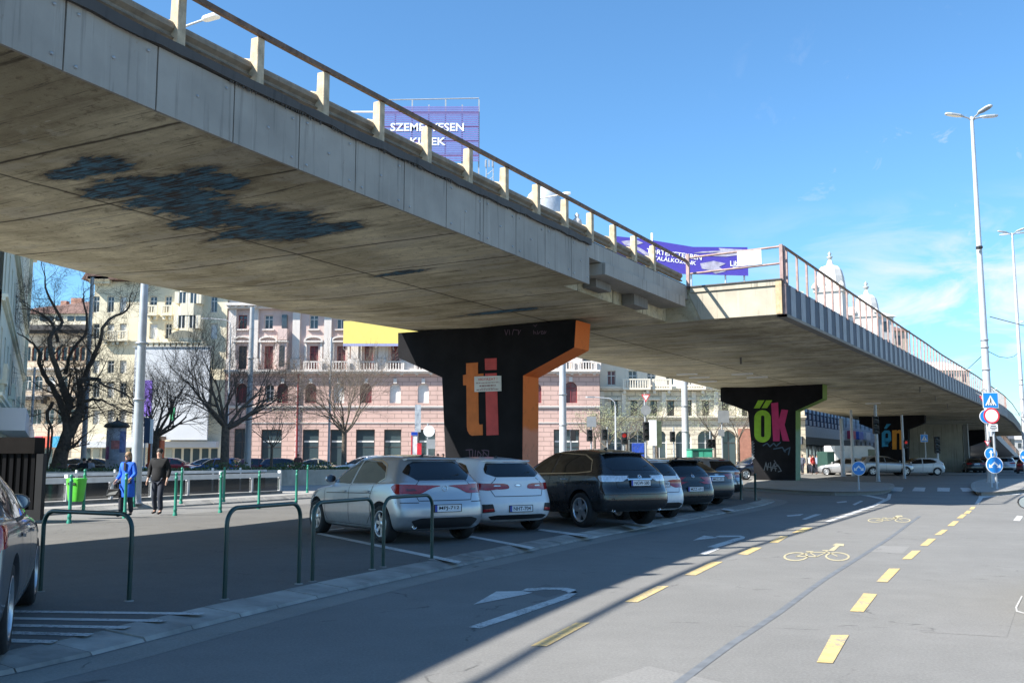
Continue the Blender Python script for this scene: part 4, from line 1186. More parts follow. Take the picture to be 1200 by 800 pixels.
def hatch_levels(L, W, H, tail=0.0, cowl=3.25, roof=(.52, 2.45), nose=.80, rake=1.0, beltr=0.0):
    """proportions of a family hatchback; x from the rear bumper"""
    k = L/4.42; h = H/1.51; w = W/1.81
    T = [(.22, .19, .22, .22, 4.22, .76, .30, .60),
         (.30, .25, .30, .07, 4.34, .85, .30, .72),
         (.46, .42, .46, .00, 4.41, .892, .32, .85),
         (.60, .56, .58, .005, 4.42, .902, .34, .92),
         (.74, .70, .68, .05, 4.38, .905, .36, .98),
         (.88, .85, .76, .10, 4.28, .898, .36, 1.02),
         (.985+beltr, .945, .835, .13+tail*.3, 4.05, .876, .34, 1.00),
         (1.02+beltr, .975, .955, .15+tail*.4, cowl/k+.06, .852, .34, .62),
         (1.12+beltr*.7, 1.09, 1.09, .22+tail*.6, cowl/k-.14, .795, .34, .56),
         (1.25, 1.245, 1.24, .33+tail*.8, cowl/k-.42, .715, .32, .50),
         (1.36, 1.375, 1.36, .45+tail, cowl/k-.68, .635, .30, .45),
         (1.41, 1.445, 1.42, .50+tail, cowl/k-.84, .575, .28, .42),
         (1.435, 1.485, 1.445, .56+tail, cowl/k-.98, .47, .24, .36),
         (1.445, 1.505, 1.455, .66+tail, cowl/k-1.15, .27, .14, .2),
         (1.447, 1.51, 1.457, .74+tail, cowl/k-1.25, .06, .03, .04)]
    return [(a*h, b*h, c*h, xr*k, xf*k, ww*w, cr*k, cf*k) for a, b, c, xr, xf, ww, cr, cf in T]
SILVER = paint('silver_metallic_paint', (.42, .43, .45), .6, .30)
WHITE = paint('white_paint', (.74, .75, .76), 0, .30)
BLACKP = paint('black_metallic_paint', (.010, .011, .013), .2, .22)
GRAPH = paint('graphite_paint', (.035, .038, .045), .5, .28)
NAVY = paint('dark_blue_paint', (.012, .018, .045), .4, .28)
RED = paint('red_paint', (.42, .02, .03), .1, .28)
TAXI = paint('yellow_taxi_paint', (.72, .45, .03), 0, .3)
BLUEP = paint('blue_paint', (.02, .10, .30), .4, .28)
GOLD = paint('pale_gold_paint', (.42, .38, .26), .4, .3)
G_BAY = 'cars parked in the bays under the flyover'
MT['tail_dark'] = M_('dark_red_lens', (.10, .005, .008), .12, var=.3, vs=22, coat=.8)
hatchA = dict(L=4.42, W=1.81, H=1.51, r=.325, wheels=(.80, 3.485), paint=SILVER, levels=hatch_levels(4.42, 1.81, 1.51, beltr=.04),
    side=[[(1.02, 1.015), (.80, 1.10), (.98, 1.30), (1.22, 1.375), (1.93, 1.405), (1.97, .99)], [(2.04, .985), (2.00, 1.405), (2.42, 1.385), (2.80, 1.24), (3.14, .985)]],
    surround=[(1.00, 1.00), (.775, 1.10), (.96, 1.325), (1.22, 1.40), (1.95, 1.435), (2.45, 1.405), (2.82, 1.262), (3.20, .98)],
    rear=[(-.50, 1.07), (.50, 1.07), (.665, 1.20), (.52, 1.335), (.40, 1.385), (-.40, 1.385), (-.52, 1.335), (-.665, 1.20)], rear_top=1.40,
    front=[(-.66, 1.04), (.66, 1.04), (.54, 1.36), (-.54, 1.36)],
    tail=[(.40, .915), (.50, 1.0), (.84, 1.01), (.90, .93), (.86, .84), (.60, .85)], tailside=[(.12, .84), (.12, .99), (.36, 1.01), (.45, .96), (.34, .86)], tailinner=[(.52, .895), (.56, .93), (.70, .93), (.68, .89)], innermat='tail_dark',
    headl=[(.50, .68), (.58, .80), (.86, .82), (.86, .70)], lower=[(-.55, .27), (.55, .27), (.66, .40), (.50, .445), (-.50, .445), (-.66, .40)],
    seams=[[(1.06, 1.0), (1.16, .80), (1.16, .46), (1.32, .30)], [(2.0, .98), (2.02, .30)], [(3.10, .92), (3.06, .40), (2.98, .30)], [(1.16, .84), (3.0, .80)]],
    hatch=[[(-.46, 1.07), (-.60, .93), (-.52, .73), (.52, .73), (.60, .93), (.46, 1.07)], [(-.86, .70), (-.52, .70)], [(.52, .70), (.86, .70)]],
    handles=[(1.30, .87), (2.22, .85)], mirror=(2.98, 1.00), plate=(.60, 'MPJ-712'), badge=.93, emblem='ring', aerial=.92, exhaust=[(.58, .30)], spoiler=(.46, 1.445, .52), spokes=7, tw=.215)
hatchB = dict(hatchA); hatchB.update(L=4.31, W=1.78, H=1.47, r=.315, wheels=(.78, 3.43), paint=WHITE, levels=hatch_levels(4.31, 1.78, 1.47, tail=-.03, beltr=.04),
    side=[[(.98, 1.02), (.74, 1.14), (1.02, 1.30), (1.25, 1.345), (1.88, 1.37), (1.92, .97)], [(1.99, .965), (1.95, 1.37), (2.36, 1.35), (2.74, 1.21), (3.08, .965)]], surround=None,
    rear=[(-.46, 1.075), (.46, 1.075), (.62, 1.14), (.60, 1.22), (.50, 1.345), (-.50, 1.345), (-.60, 1.22), (-.62, 1.14)], rear_top=1.358,
    tail=[(.34, .90), (.50, .95), (.80, .965), (.88, .93), (.86, .84), (.66, .82), (.36, .86)], tailside=[(.10, .84), (.12, .955), (.40, .965), (.32, .87)], tailinner=[(.40, .90), (.40, .92), (.52, .925), (.54, .90)], innermat='tail_clear',
    lower=[(-.60, .27), (.60, .27), (.68, .335), (.50, .36), (-.50, .36), (-.68, .335)], fog=[[(.56, .42), (.80, .40), (.82, .56), (.60, .57)]],
    hatch=[[(-.46, 1.06), (-.64, .90), (-.54, .71), (.54, .71), (.64, .90), (.46, 1.06)]], plate=(.475, 'NHT-704'), badge=.92, emblem='oval', exhaust=None, spoiler=(.42, 1.40, .52), aerial=.95, spokes=10, handles=[(1.26, .86), (2.16, .84)], mirror=(2.92, .98),
    seams=[[(1.04, .99), (1.14, .80), (1.14, .46), (1.30, .30)], [(1.95, .96), (1.97, .30)], [(3.04, .90), (3.0, .40), (2.92, .30)]])
suv_levels = [(.34, .27, .34, .26, 4.46, .80, .34, .60), (.42, .34, .40, .08, 4.60, .89, .34, .75), (.58, .50, .56, .00, 4.67, .93, .36, .90), (.74, .66, .70, .01, 4.68, .936, .38, .98),
    (.88, .82, .82, .08, 4.64, .936, .38, 1.02), (1.00, .96, .90, .10, 4.52, .925, .38, 1.05), (1.10, 1.06, .965, .14, 4.25, .895, .36, 1.0), (1.14, 1.10, 1.09, .16, 3.55, .865, .34, .62),
    (1.25, 1.22, 1.22, .26, 3.32, .80, .34, .56), (1.38, 1.38, 1.37, .40, 3.02, .715, .32, .50), (1.49, 1.51, 1.49, .54, 2.72, .635, .30, .45), (1.535, 1.575, 1.545, .60, 2.55, .57, .28, .42),
    (1.56, 1.615, 1.575, .66, 2.38, .46, .24, .36), (1.57, 1.638, 1.585, .76, 2.2, .26, .14, .2), (1.573, 1.645, 1.588, .85, 2.1, .06, .03, .04)]
suv = dict(L=4.68, W=1.872, H=1.645, r=.365, wheels=(.98, 3.73), paint=BLACKP, levels=suv_levels,
    side=[[(1.18, 1.14), (.72, 1.185), (.86, 1.38), (1.12, 1.485), (1.60, 1.515), (2.0, 1.525), (2.04, 1.12)], [(2.11, 1.115), (2.07, 1.525), (2.62, 1.49), (3.02, 1.35), (3.42, 1.10)]],
    surround=[(3.46, 1.08), (2.2, 1.10), (1.18, 1.125), (.69, 1.165), (.82, 1.40), (1.12, 1.512), (2.05, 1.552), (2.64, 1.515), (3.05, 1.37)],
    rear=[(-.58, 1.19), (.58, 1.19), (.66, 1.26), (.52, 1.505), (-.52, 1.505), (-.66, 1.26)], rear_top=1.525, front=[(-.66, 1.17), (.66, 1.17), (.54, 1.49), (-.54, 1.49)],
    tail=[(.58, .96), (.60, 1.085), (.86, 1.085), (.90, 1.05), (.88, .96)], tailside=[(.12, .96), (.12, 1.08), (.34, 1.08), (.30, .98)], tailmat='tail_clear',
    headl=[(.56, .80), (.62, .92), (.88, .93), (.88, .82)], lower=[(-.74, .36), (.74, .36), (.84, .54), (.70, .58), (-.70, .58), (-.84, .54)],
    seams=[[(1.30, 1.12), (1.42, .85), (1.42, .52), (1.55, .40)], [(2.08, 1.10), (2.10, .38)], [(3.38, 1.03), (3.30, .50), (3.22, .40)]],
    hatch=[[(-.60, 1.18), (-.58, .84), (.58, .84), (.60, 1.18)], [(-.9, .70), (.9, .70)]],
    handles=[(1.55, 1.00), (2.40, .98)], handlemat='chrome', mirror=(3.22, 1.10), plate=(.93, 'NGW-580'), badge=1.05, emblem='vee', chromebar=1.005, aerial=1.25, exhaust=[(.62, .38), (-.62, .38)], spoiler=(.52, 1.56, .54), spokes=5, tw=.235)
small = dict(hatchA); small.update(L=3.99, W=1.69, H=1.46, r=.30, wheels=(.66, 3.12), paint=WHITE, levels=hatch_levels(3.99, 1.69, 1.46, tail=-.10, cowl=3.0),
    side=[[(.92, 1.0), (.62, 1.08), (.74, 1.25), (.98, 1.335), (1.62, 1.36), (1.66, .96)], [(1.73, .955), (1.69, 1.36), (2.12, 1.34), (2.48, 1.20), (2.80, .955)]], surround=None,
    rear=[(-.56, 1.02), (.56, 1.02), (.60, 1.08), (.50, 1.33), (-.50, 1.33), (-.60, 1.08)], rear_top=1.345,
    tail=[(.66, .74), (.64, .93), (.82, .93), (.82, .74)], tailside=[(.08, .74), (.10, .93), (.28, .93), (.24, .76)], tailinner=[(.68, .86), (.68, .91), (.80, .91), (.80, .86)], innermat='tail_orange',
    lower=[(-.60, .26), (.60, .26), (.70, .36), (.52, .40), (-.52, .40), (-.70, .36)], hatch=[[(-.54, 1.0), (-.62, .80), (-.56, .64), (.56, .64), (.62, .80), (.54, 1.0)]],
    plate=(.83, 'RSJ-400'), badge=.955, emblem='vee', exhaust=None, spoiler=(.30, 1.395, .50), aerial=.8, spokes=9, handles=[(1.10, .84), (1.95, .82)], mirror=(2.66, .97),
    seams=[[(.98, .98), (1.02, .80), (1.02, .46), (1.15, .30)], [(1.69, .95), (1.71, .30)], [(2.74, .88), (2.70, .40), (2.64, .30)]])
def sedan_levels(L, W, H, deck=.62):
    h = H/1.46; w = W/1.80; k = L/4.60
    T = [(.22, .19, .22, .22, 4.40, .76, .30, .60), (.30, .25, .30, .07, 4.52, .85, .30, .72), (.46, .42, .46, .0, 4.59, .89, .32, .85), (.62, .57, .58, .005, 4.60, .90, .34, .92),
         (.78, .71, .68, .04, 4.56, .902, .36, .98), (.92, .84, .75, .07, 4.44, .893, .36, 1.02), (1.00, .93, .82, .12, 4.20, .865, .34, 1.0), (1.025, .965, .94, deck, 3.42, .835, .40, .62),
         (1.10, 1.07, 1.06, deck+.20, 3.22, .785, .40, .56), (1.22, 1.215, 1.20, deck+.46, 2.94, .705, .38, .50), (1.32, 1.335, 1.32, deck+.74, 2.66, .62, .36, .45), (1.365, 1.40, 1.375, deck+.92, 2.48, .56, .30, .42),
         (1.385, 1.435, 1.40, deck+1.04, 2.34, .45, .24, .36), (1.39, 1.455, 1.41, deck+1.16, 2.16, .26, .14, .2), (1.392, 1.46, 1.412, deck+1.25, 2.1, .06, .03, .04)]
    return [(a*h, b*h, c*h, xr*k, xf*k, ww*w, cr*k, cf*k) for a, b, c, xr, xf, ww, cr, cf in T]
sedan = dict(hatchA); sedan.update(L=4.60, W=1.80, H=1.46, r=.32, wheels=(.98, 3.68), paint=GRAPH, levels=sedan_levels(4.60, 1.80, 1.46), surmat='chrome',
    side=[[(1.30, .985), (1.12, 1.05), (1.42, 1.27), (1.66, 1.33), (2.16, 1.35), (2.2, .965)], [(2.27, .96), (2.23, 1.35), (2.62, 1.33), (2.98, 1.19), (3.32, .955)]],
    surround=[(3.36, .95), (2.2, .96), (1.26, .97), (1.08, 1.05), (1.40, 1.295), (1.66, 1.355), (2.2, 1.378), (2.64, 1.352), (3.0, 1.21)],
    rear=[(-.60, 1.06), (.60, 1.06), (.50, 1.30), (-.50, 1.30)], rear_top=1.315, front=[(-.66, 1.0), (.66, 1.0), (.54, 1.30), (-.54, 1.30)],
    tail=[(.46, .80), (.44, .95), (.80, .96), (.87, .92), (.86, .80)], tailside=[(.08, .80), (.08, .94), (.40, .95), (.34, .84)], tailinner=[(.48, .84), (.48, .88), (.62, .88), (.62, .84)],
    lower=[(-.60, .27), (.60, .27), (.70, .36), (.52, .40), (-.52, .40), (-.70, .36)], hatch=[[(-.62, 1.0), (-.60, .70), (.60, .70), (.62, 1.0)]],
    plate=(.80, 'MKZ-591'), badge=.93, emblem='oval', spoiler=None, wiper=False, aerial=1.9, spokes=8, exhaust=[(.5, .29)], handles=[(1.48, .85), (2.40, .83)], mirror=(3.18, .98), chromebar=.885,
    seams=[[(1.28, .97), (1.42, .80), (1.42, .46), (1.55, .30)], [(2.23, .95), (2.25, .30)], [(3.28, .89), (3.22, .40), (3.14, .30)]])
wagon = dict(hatchA); wagon.update(L=4.55, W=1.76, H=1.46, r=.31, wheels=(.98, 3.58), paint=SILVER, levels=hatch_levels(4.55, 1.76, 1.46, tail=-.10, cowl=3.3),
    side=[[(.62, 1.0), (.50, 1.02), (.66, 1.30), (1.26, 1.34), (1.28, 1.0)], [(1.34, .99), (1.32, 1.345), (2.06, 1.36), (2.10, .97)], [(2.17, .965), (2.13, 1.36), (2.48, 1.345), (2.86, 1.21), (3.22, .965)]], surround=None,
    rear=[(-.60, 1.0), (.60, 1.0), (.64, 1.05), (.52, 1.32), (-.52, 1.32), (-.64, 1.05)], rear_top=1.335,
    tail=[(.66, .74), (.66, .94), (.84, .94), (.86, .74)], tailside=[(.08, .76), (.08, .95), (.24, .95), (.24, .76)], tailinner=[(.68, .80), (.68, .85), (.82, .85), (.82, .80)],
    lower=[(-.70, .26), (.70, .26), (.80, .48), (.66, .52), (-.66, .52), (-.80, .48)], hatch=[[(-.62, 1.0), (-.60, .62), (.60, .62), (.62, 1.0)]],
    plate=(.76, 'IKA-318'), badge=.92, emblem='oval', spoiler=None, exhaust=None, rails=(.8, 2.5), aerial=None, spokes=8, handles=[(1.50, .86), (2.35, .84)], mirror=(3.05, .98))
HD = R(90+31)       # heading angle of the bay cars: x axis direction, measured from +X; -31 deg azimuth
def place_by_wheel(t, S, px, py, wheel, ang, z=.08):
    """wheel: (index, side) side +1 = left of the car"""
    p = gnd(px, py, z)
    i, s = wheel
    lx, ly = S['wheels'][i]-S['L']/2, s*(S['W']/2-.03)
    c, sn = math.cos(ang), math.sin(ang)
    t.location = (p.x-(lx*c-ly*sn), p.y-(lx*sn+ly*c), z); t.rotation_euler = (0, 0, ang)
carA = make_car(hatchA, 'silver hatchback with plate MPJ-712 parked behind the green hoop rails', G_BAY); place_by_wheel(carA, hatchA, 445, 636, (0, 1), R(90+35))
carB = make_car(hatchB, 'white hatchback between the silver hatchback and the black off-roader', G_BAY); place_by_wheel(carB, hatchB, 627, 619.5, (0, -1), R(90+33))
carC = make_car(suv, 'tall black off-roader with chrome window trim and clear tail lights', G_BAY); place_by_wheel(carC, suv, 680, 617.5, (0, 1), R(90+33))
carD = make_car(small, 'small white hatchback just right of the black off-roader', G_BAY); place_by_wheel(carD, small, 788, 606, (0, -1), R(90+30))
S5 = dict(small); S5.update(paint=BLACKP, plate=(.62, 'MZZ-691'), L=4.15, W=1.72, H=1.44, levels=hatch_levels(4.15, 1.72, 1.44, tail=-.02, cowl=3.1), tail=[(.40, .88), (.60, .92), (.82, .92), (.84, .86), (.64, .84)], innermat='tail', tailinner=None, wheels=(.72, 3.25))
carE = make_car(S5, 'low black hatchback with red tail lights between small white hatchback and graphite saloon', G_BAY); place_by_wheel(carE, S5, 823, 598, (0, -1), R(90+30))
carF = make_car(sedan, 'graphite saloon with orange red tail lights near the end of the bays', G_BAY); place_by_wheel(carF, sedan, 842, 590, (0, -1), R(90+30))
carG = make_car(wagon, 'old silver estate car last in the bays beside the dark posts', G_BAY); place_by_wheel(carG, wagon, 853, 583.5, (0, -1), R(90+33))
# ================================================================ STREET FURNITURE
def at_ground(px, py, z=.08): return gnd(px, py, z)
def ztop(px, py, p):            # height of a pixel above a ground point p
    r = ray(px, py); return HC+r.z/r.y*p.y
# --- leftmost car (only its rear right corner is in view): silver saloon
S0 = dict(sedan); S0.update(paint=paint('mid_grey_metallic_paint', (.17, .18, .20), .6, .28), plate=(.80, 'PHL-204'), tail=[(.50, .83), (.46, .98), (.80, 1.0), (.85, .94), (.84, .80)], tailside=[(.06, .80), (.06, .99), (.50, .985), (.40, .84)], surmat='trim', r=.34)
carH = make_car(S0, 'grey saloon cut by the left edge, its rear wheel beside the white hatching', None, detail=True)
place_by_wheel(carH, S0, 9, 766, (0, -1), R(90+22))
if 'group' in carH: del carH['group']
# car outside the right edge whose mirror peeks in
c5 = dup(carD, (6.39, 10.48, 0), R(90-27.5), 'dark parked car at the right edge, only its door mirror in view', None)
if 'group' in c5: del c5['group']
for ch in c5.children:
    if ch.type == 'MESH':
        for s_ in ch.material_slots:
            if s_.material is WHITE: s_.link = 'OBJECT'; s_.material = GRAPH
# --- hoop rails
HG = 'green hoop rails along the parking lot'
def hoop(pa, pb, topa, label, ra=.17):
    A, B = pa, pb
    mid = (A+B)/2; d = (B-A); L = d.length; ang = math.atan2(d.y, d.x)
    t = thing('hoop_rail', label, 'hoop rail', (mid.x, mid.y, .08), ang, HG)
    h = topa
    pts = [(-L/2, 0, -.02), (-L/2, 0, h*.4), (-L/2, 0, h-ra)]
    for i in range(1, 9):
        a = R(90*i/8); pts.append((-L/2+ra-ra*math.cos(a), 0, h-ra+ra*math.sin(a)))
    pts += [(0, 0, h)]
    for i in range(0, 9):
        a = R(90*i/8); pts.append((L/2-ra+ra*math.sin(a), 0, h-ra+ra*math.cos(a)))
    pts += [(L/2, 0, h*.4), (L/2, 0, -.02)]
    MB().tube(pts, .024, 12).build('rail_pipe', MT['green_pipe'], t)
    for sx_ in (-L/2, L/2): MB().lathe([(.05, .0), (.048, .008), (.03, .012)], 14, Matrix.Translation((sx_, 0, 0))).build('foot_plate', MT['kerb2'], t)
    return t
hp = [((47, 693), (151, 704), (150, 600)), ((263, 702), (350, 684), (300, 592)), ((366, 681), (436, 667), (400, 586)), ((449, 664), (506, 655), (480, 581))]
hl = ['green hoop rail beside the grey saloon, nearest the white hatching', 'green hoop rail standing alone second from the left', 'green hoop rail in front of the rear wheel of the silver hatchback', 'green hoop rail in front of the bumper and plate of the silver hatchback']
for (a_, b_, c_), lb in zip(hp, hl):
    A = gnd(*a_, .08); B = gnd(*b_, .08); mm = (A+B)/2
    hoop(A, B, ztop(c_[0], c_[1], mm)-.08, lb)
# --- green bollards
BG = 'slim green bollards with ball tops'
def bollard_mesh(h):
    m = MB().lathe([(.055, 0), (.055, .05), (.042, .07), (.042, .12), (.048, .13), (.048, .16), (.038, .18), (.036, h*.84), (.046, h*.85), (.046, h*.87), (.034, h*.885), (.032, h-.10), (.024, h-.085), (.034, h-.06), (.040, h-.035), (.034, h-.01), (.0, h)], 14)
    return m
bm0 = bollard_mesh(1.08).mesh('bollard')
rowA = [((81, 613), 'green bollard left of the lime bin'), ((146, 607), 'green bollard in front of the woman in the blue coat'), ((205, 604), 'green bollard just right of the man in black'), ((258, 600.5), 'green bollard in the front row beside its paired rear bollard'),
        ((303, 596), 'green bollard left of the silver hatchback, standing clear in the middle'), ((347, 592.5), 'green bollard closest to the nose of the silver hatchback')]
rowB = [((97.5, 600), 'green bollard holding up the lime bin'), ((156.5, 594), 'rear bollard partly hidden by the woman in blue'), ((212, 590), 'rear bollard on the platform just right of the man'), ((262, 588), 'rear bollard hidden close behind the fourth front bollard'), ((360, 577), 'rear bollard behind the silver hatchback nose')]
for (p, lb) in rowA+rowB:
    z = .08 if (p, lb) in rowA else .16
    g = gnd(*p, z); o = bpy.data.objects.new('bollard', bm0); COL.objects.link(o)
    if not bm0.materials: bm0.materials.append(MT['green_bollard'])
    o.location = g; tag(o, lb, 'bollard', BG)
# dark posts at the end of the bays
for (p, tp, lb) in (((868.5, 585), 554, 'dark post at the end of the bays, left of the pair'), ((885.5, 586), 554, 'dark post at the end of the bays, right of the pair')):
    g = gnd(*p, .08); h = ztop(p[0], tp, g)-.08
    o = MB().lathe([(.05, 0), (.04, .05), (.038, h-.06), (.05, h-.05), (.05, h-.02), (.0, h)], 12).build('bollard', MT['green_pipe']); o.location = g; tag(o, lb, 'bollard', 'dark posts at the end of the bays')
# --- lime litter bin on its post
gp = gnd(97.5, 600, .16)
t = thing('litter_bin', 'bright lime green litter bin hung on a bollard left of the couple', 'litter bin', (gp.x-.17, gp.y-.08, .16), R(-20))
zb0, zb1 = ztop(95, 587, gp)-.16, ztop(95, 561, gp)-.16
m = MB(); W0, W1, D = .17, .22, .17
for (a, b, z0_, z1_) in ((W0, W1, zb0, zb1),):
    n = 20; prof = []
    for s_, z_, ww in ((0, z0_, a*.9), (1, z0_+.04, a), (2, z1_-.03, b), (3, z1_, b*1.03)):
        prof.append([(ww*1.1*math.copysign(abs(math.cos(2*math.pi*i/n))**.6, math.cos(2*math.pi*i/n)), D*(ww/b)*math.copysign(abs(math.sin(2*math.pi*i/n))**.6, math.sin(2*math.pi*i/n)), z_) for i in range(n)])
    vs = [p for q in prof for p in q]
    m.add(vs, [(i*n+j, i*n+(j+1) % n, (i+1)*n+(j+1) % n, (i+1)*n+j) for i in range(3) for j in range(n)], True); m.add(prof[0], [tuple(reversed(range(n)))])
m.build('bin_body', MT['lime'], t)
MB().box(-.20, .20, -.17, .17, zb1-.005, zb1+.02).build('bin_rim', MT['lime'], t, bevel=.008)
MB().box(-.12, .12, -.176, -.168, zb1-.14, zb1-.08).build('bin_slot', M_('dark_slot', (.01, .04, .01), .6), t)
# --- black kiosk / vent box at the left edge
ga, gb = gnd(-60, 640, .08), gnd(48, 610, .08)
Yk = gb.y; kx = atY(52, 600, Yk).x; ztk = ztop(30, 512, Vector((0, Yk, 0)))
zmid = ztop(30, 531, Vector((0, Yk, 0)))
t = thing('equipment_cabin', 'black cabin with vertical slatted walls at the left edge behind the grey saloon', 'cabin', (kx-2.45, Yk+.2, .08), 0)
MB().box(-1.6, 2.16, .12, .40, 0, zmid-.08).build('cabin_core', MT['black'], t)
MB().box(-1.7, 2.05, -.02, .5, zmid-.08, ztk-.08).build('fascia_board', M_('dark_brown_board', (.012, .010, .009), .7, var=.2, spec=.1), t)
for i in range(22):
    x = -1.6+i*.17; MB().box(x, x+.085, .03, .10, .25, zmid-.09).build('slat', M_('slat_black', (.007, .007, .008), .7, spec=.1) if i == 0 else bpy.data.materials['slat_black'], t)
MB().box(2.10, 2.26, .0, .14, 0, zmid-.09).build('corner_post', MT['black'], t)
MB().box(-1.6, 2.1, .02, .11, .05, .24).build('plinth', MT['black'], t)
# --- glazed barrier along the stair well
BR = [gnd(20, 594, .16), gnd(328, 577.5, .16)]
bd = (BR[1]-BR[0]); bl = bd.length; ba = math.atan2(bd.y, bd.x)
t = thing('glass_barrier', 'long glass barrier with white handrail behind the couple and the bollards', 'barrier', BR[0], ba)
zt = ztop(200, 559, (BR[0]+BR[1])/2)-.16
MB().box(0, bl, -.04, .05, zt-.10, zt+.06).build('handrail', M_('white_handrail', (.58, .60, .62), .5, .1), t)
MB().box(0, bl, -.12, .12, 0, .10).build('base_kerb', MT['kerb2'], t)
gl_ = glassmat('dark_barrier_glass', (.03, .035, .04), .06, .35)
npn = int(bl/1.5)
for i in range(npn):
    x0_, x1_ = i*bl/npn+.05, (i+1)*bl/npn-.05
    MB().box(x0_, x1_, -.008, .008, .12, zt-.12).build('glass_panel', gl_, t)
for i in range(npn+1):
    x = i*bl/npn; MB().box(x-.035, x+.035, -.03, .10, .10, zt+(.16 if i % 2 else -.1)).build('post', M_('white_post', (.6, .62, .64), .5) if i == 0 else bpy.data.materials['white_post'], t)
# second barrier, on the other side of the stairs
B2 = [p+Vector((-1.6, 4.2, 0)) for p in BR]
t = thing('glass_barrier', 'rear stairwell barrier with pale posts seen through the front glass', 'barrier', B2[0], ba)
MB().box(0, bl, -.04, .04, .75, .85).build('handrail', bpy.data.materials['white_handrail'], t)
for i in range(npn):
    x0_, x1_ = i*bl/npn+.05, (i+1)*bl/npn-.05
    MB().box(x0_, x1_, -.008, .008, .05, .74).build('glass_panel', gl_, t)
    MB().box(x0_-.08, x0_-.02, -.03, .03, 0, .95).build('post', bpy.data.materials['white_post'], t)
# --- planter wall with ground cover
PL = [(-34, 34), (-24.5, 39.5), (-12.6, 46.8), (-6.4, 51.8), (0.5, 57), (1.5, 58.2), (-1.5, 60), (-36, 44)]
t = thing('planter_wall', 'long low concrete planter topped with clipped green shrubs behind the barrier', 'planter', (0, 0, 0), 0)
MB().prism(PL, .0, .92).build('wall', M_('planter_concrete', (.46, .43, .37), .9, var=.2, vs=1.5, grime=.6), t, rec=True)
GC = M_('ground_cover_leaves', (.075, .11, .035), .8, var=.5, vs=9)
m = MB()
for i in range(9000):
    a = random.random()*6; k_ = int(a); f = a-k_
    seg = [(-34, 34), (-24.5, 39.5), (-12.6, 46.8), (-6.4, 51.8), (0.5, 57)]
    j = random.choice([0, 0, 1, 1, 1, 2, 2, 3]); A = Vector(seg[j]); B = Vector(seg[j+1])
    p = A.lerp(B, random.random())+Vector((-.5, .85))*random.random()*1.6
    z = .92+random.random()**2*.30*(1.2 if math.sin(p.x*1.7)+math.sin(p.x*.6+2) > .2 else .4); s_ = random.uniform(.03, .07)
    d1 = Vector((random.uniform(-1, 1), random.uniform(-1, 1), random.uniform(-1, 1))).normalized()*s_; d2 = d1.cross(Vector((random.uniform(-1, 1), random.uniform(-1, 1), 1))).normalized()*s_*.8
    c_ = Vector((p.x, p.y, z)); m.add([c_-d1, c_+d2, c_+d1, c_-d2], [(0, 1, 2, 3)])
o = m.build('ground_cover', GC); o['kind'] = 'stuff'; o['label'] = 'low green ground cover spilling over the planter'; o['category'] = 'shrubs'
# ---------------------------------------------------------------- poles and lamps
def pole_mesh(h, r0, r1, segs=1, n=20, base=True):
    prof = [(r0*1.35, 0), (r0*1.35, .04), (r0*1.1, .05), (r0*1.02, .35)] if base else [(r0, 0)]
    for i in range(1, segs+1):
        z = h*i/segs; rr = r0+(r1-r0)*i/segs
        prof.append((rr, z-.002))
    return MB().lathe(prof, n)
def tall_lamp(px, py, zg, toppx, label, r0, heads, group, arm=.55, r1=.09):
    g = gnd(px, py, zg); h = ztop(*toppx, g)-zg
    t = thing('street_lamp', label, 'street lamp', g, 0, group)
    pole_mesh(h, r0, r1, 3, 24).build('post', MT['pole_white'], t)
    for z, rr in ((h*.38, .0), (h*.30, .0), (h*.36, 0)):
        rad = r0+(r1-r0)*z/h
        MB().lathe([(rad+.001, z-.05), (rad+.03, z-.05), (rad+.03, z+.05), (rad+.001, z+.05)], 20).build('collar', MT['galv'], t)
    for (dx, dy) in heads:
        M = Matrix.Translation((0, 0, h)) @ Matrix.Rotation(math.atan2(dy, dx), 4, 'Z')
        a = MB().tube([(0, 0, -.25), (arm*.4, 0, -.08), (arm, 0, 0)], .045, 8, M=M).build('arm', MT['galv'], t)
        hb = MB()
        prof = [(-.06, -.05), (.2, -.17), (.75, -.19), (1.0, -.12), (1.04, 0), (1.0, .12), (.75, .19), (.2, .17), (-.06, .05)]
        hb.prism(prof, -.03, .07, M @ Matrix.Translation((arm, 0, 0)) @ Matrix.Rotation(R(-6), 4, 'Y')); hb.build('lamp_head', MT['pole_white'], t, bevel=.02, rec=True)
        MB().prism([(p[0]*.8+.1, p[1]*.8) for p in prof], -.05, -.032, M @ Matrix.Translation((arm, 0, 0)) @ Matrix.Rotation(R(-6), 4, 'Y')).build('lens', MT['head'], t, rec=True)
    return t, g, h
LG = 'very tall pale lamp posts beside the road'
tA, gA, hA = tall_lamp(1163, 565.5, .15, (1137.5, 137), 'tall pale lamp post with two long heads rising behind the cluster of road signs', .235, [(-1, -.1), (1, .12), (.25, -1)], LG)
MB().box(-.30, -.02, -.5, -.2, hA*.63-.10, hA*.63+.06).build('camera', MT['trim'], tA, bevel=.03)
tB, gB, hB = tall_lamp(1203, 553, .1, (1186.5, 273), 'second tall lamp post with a ring of heads at the right edge', .235, [(-1, -.2), (1, .2), (.3, -1), (-.3, 1)], LG)
MB().lathe([(.0, -.1), (.14, -.06), (.15, .06), (.0, .12)], 12, Matrix.Translation((.3, -.2, hB*.62))).build('camera', MT['sign_white'], tB)
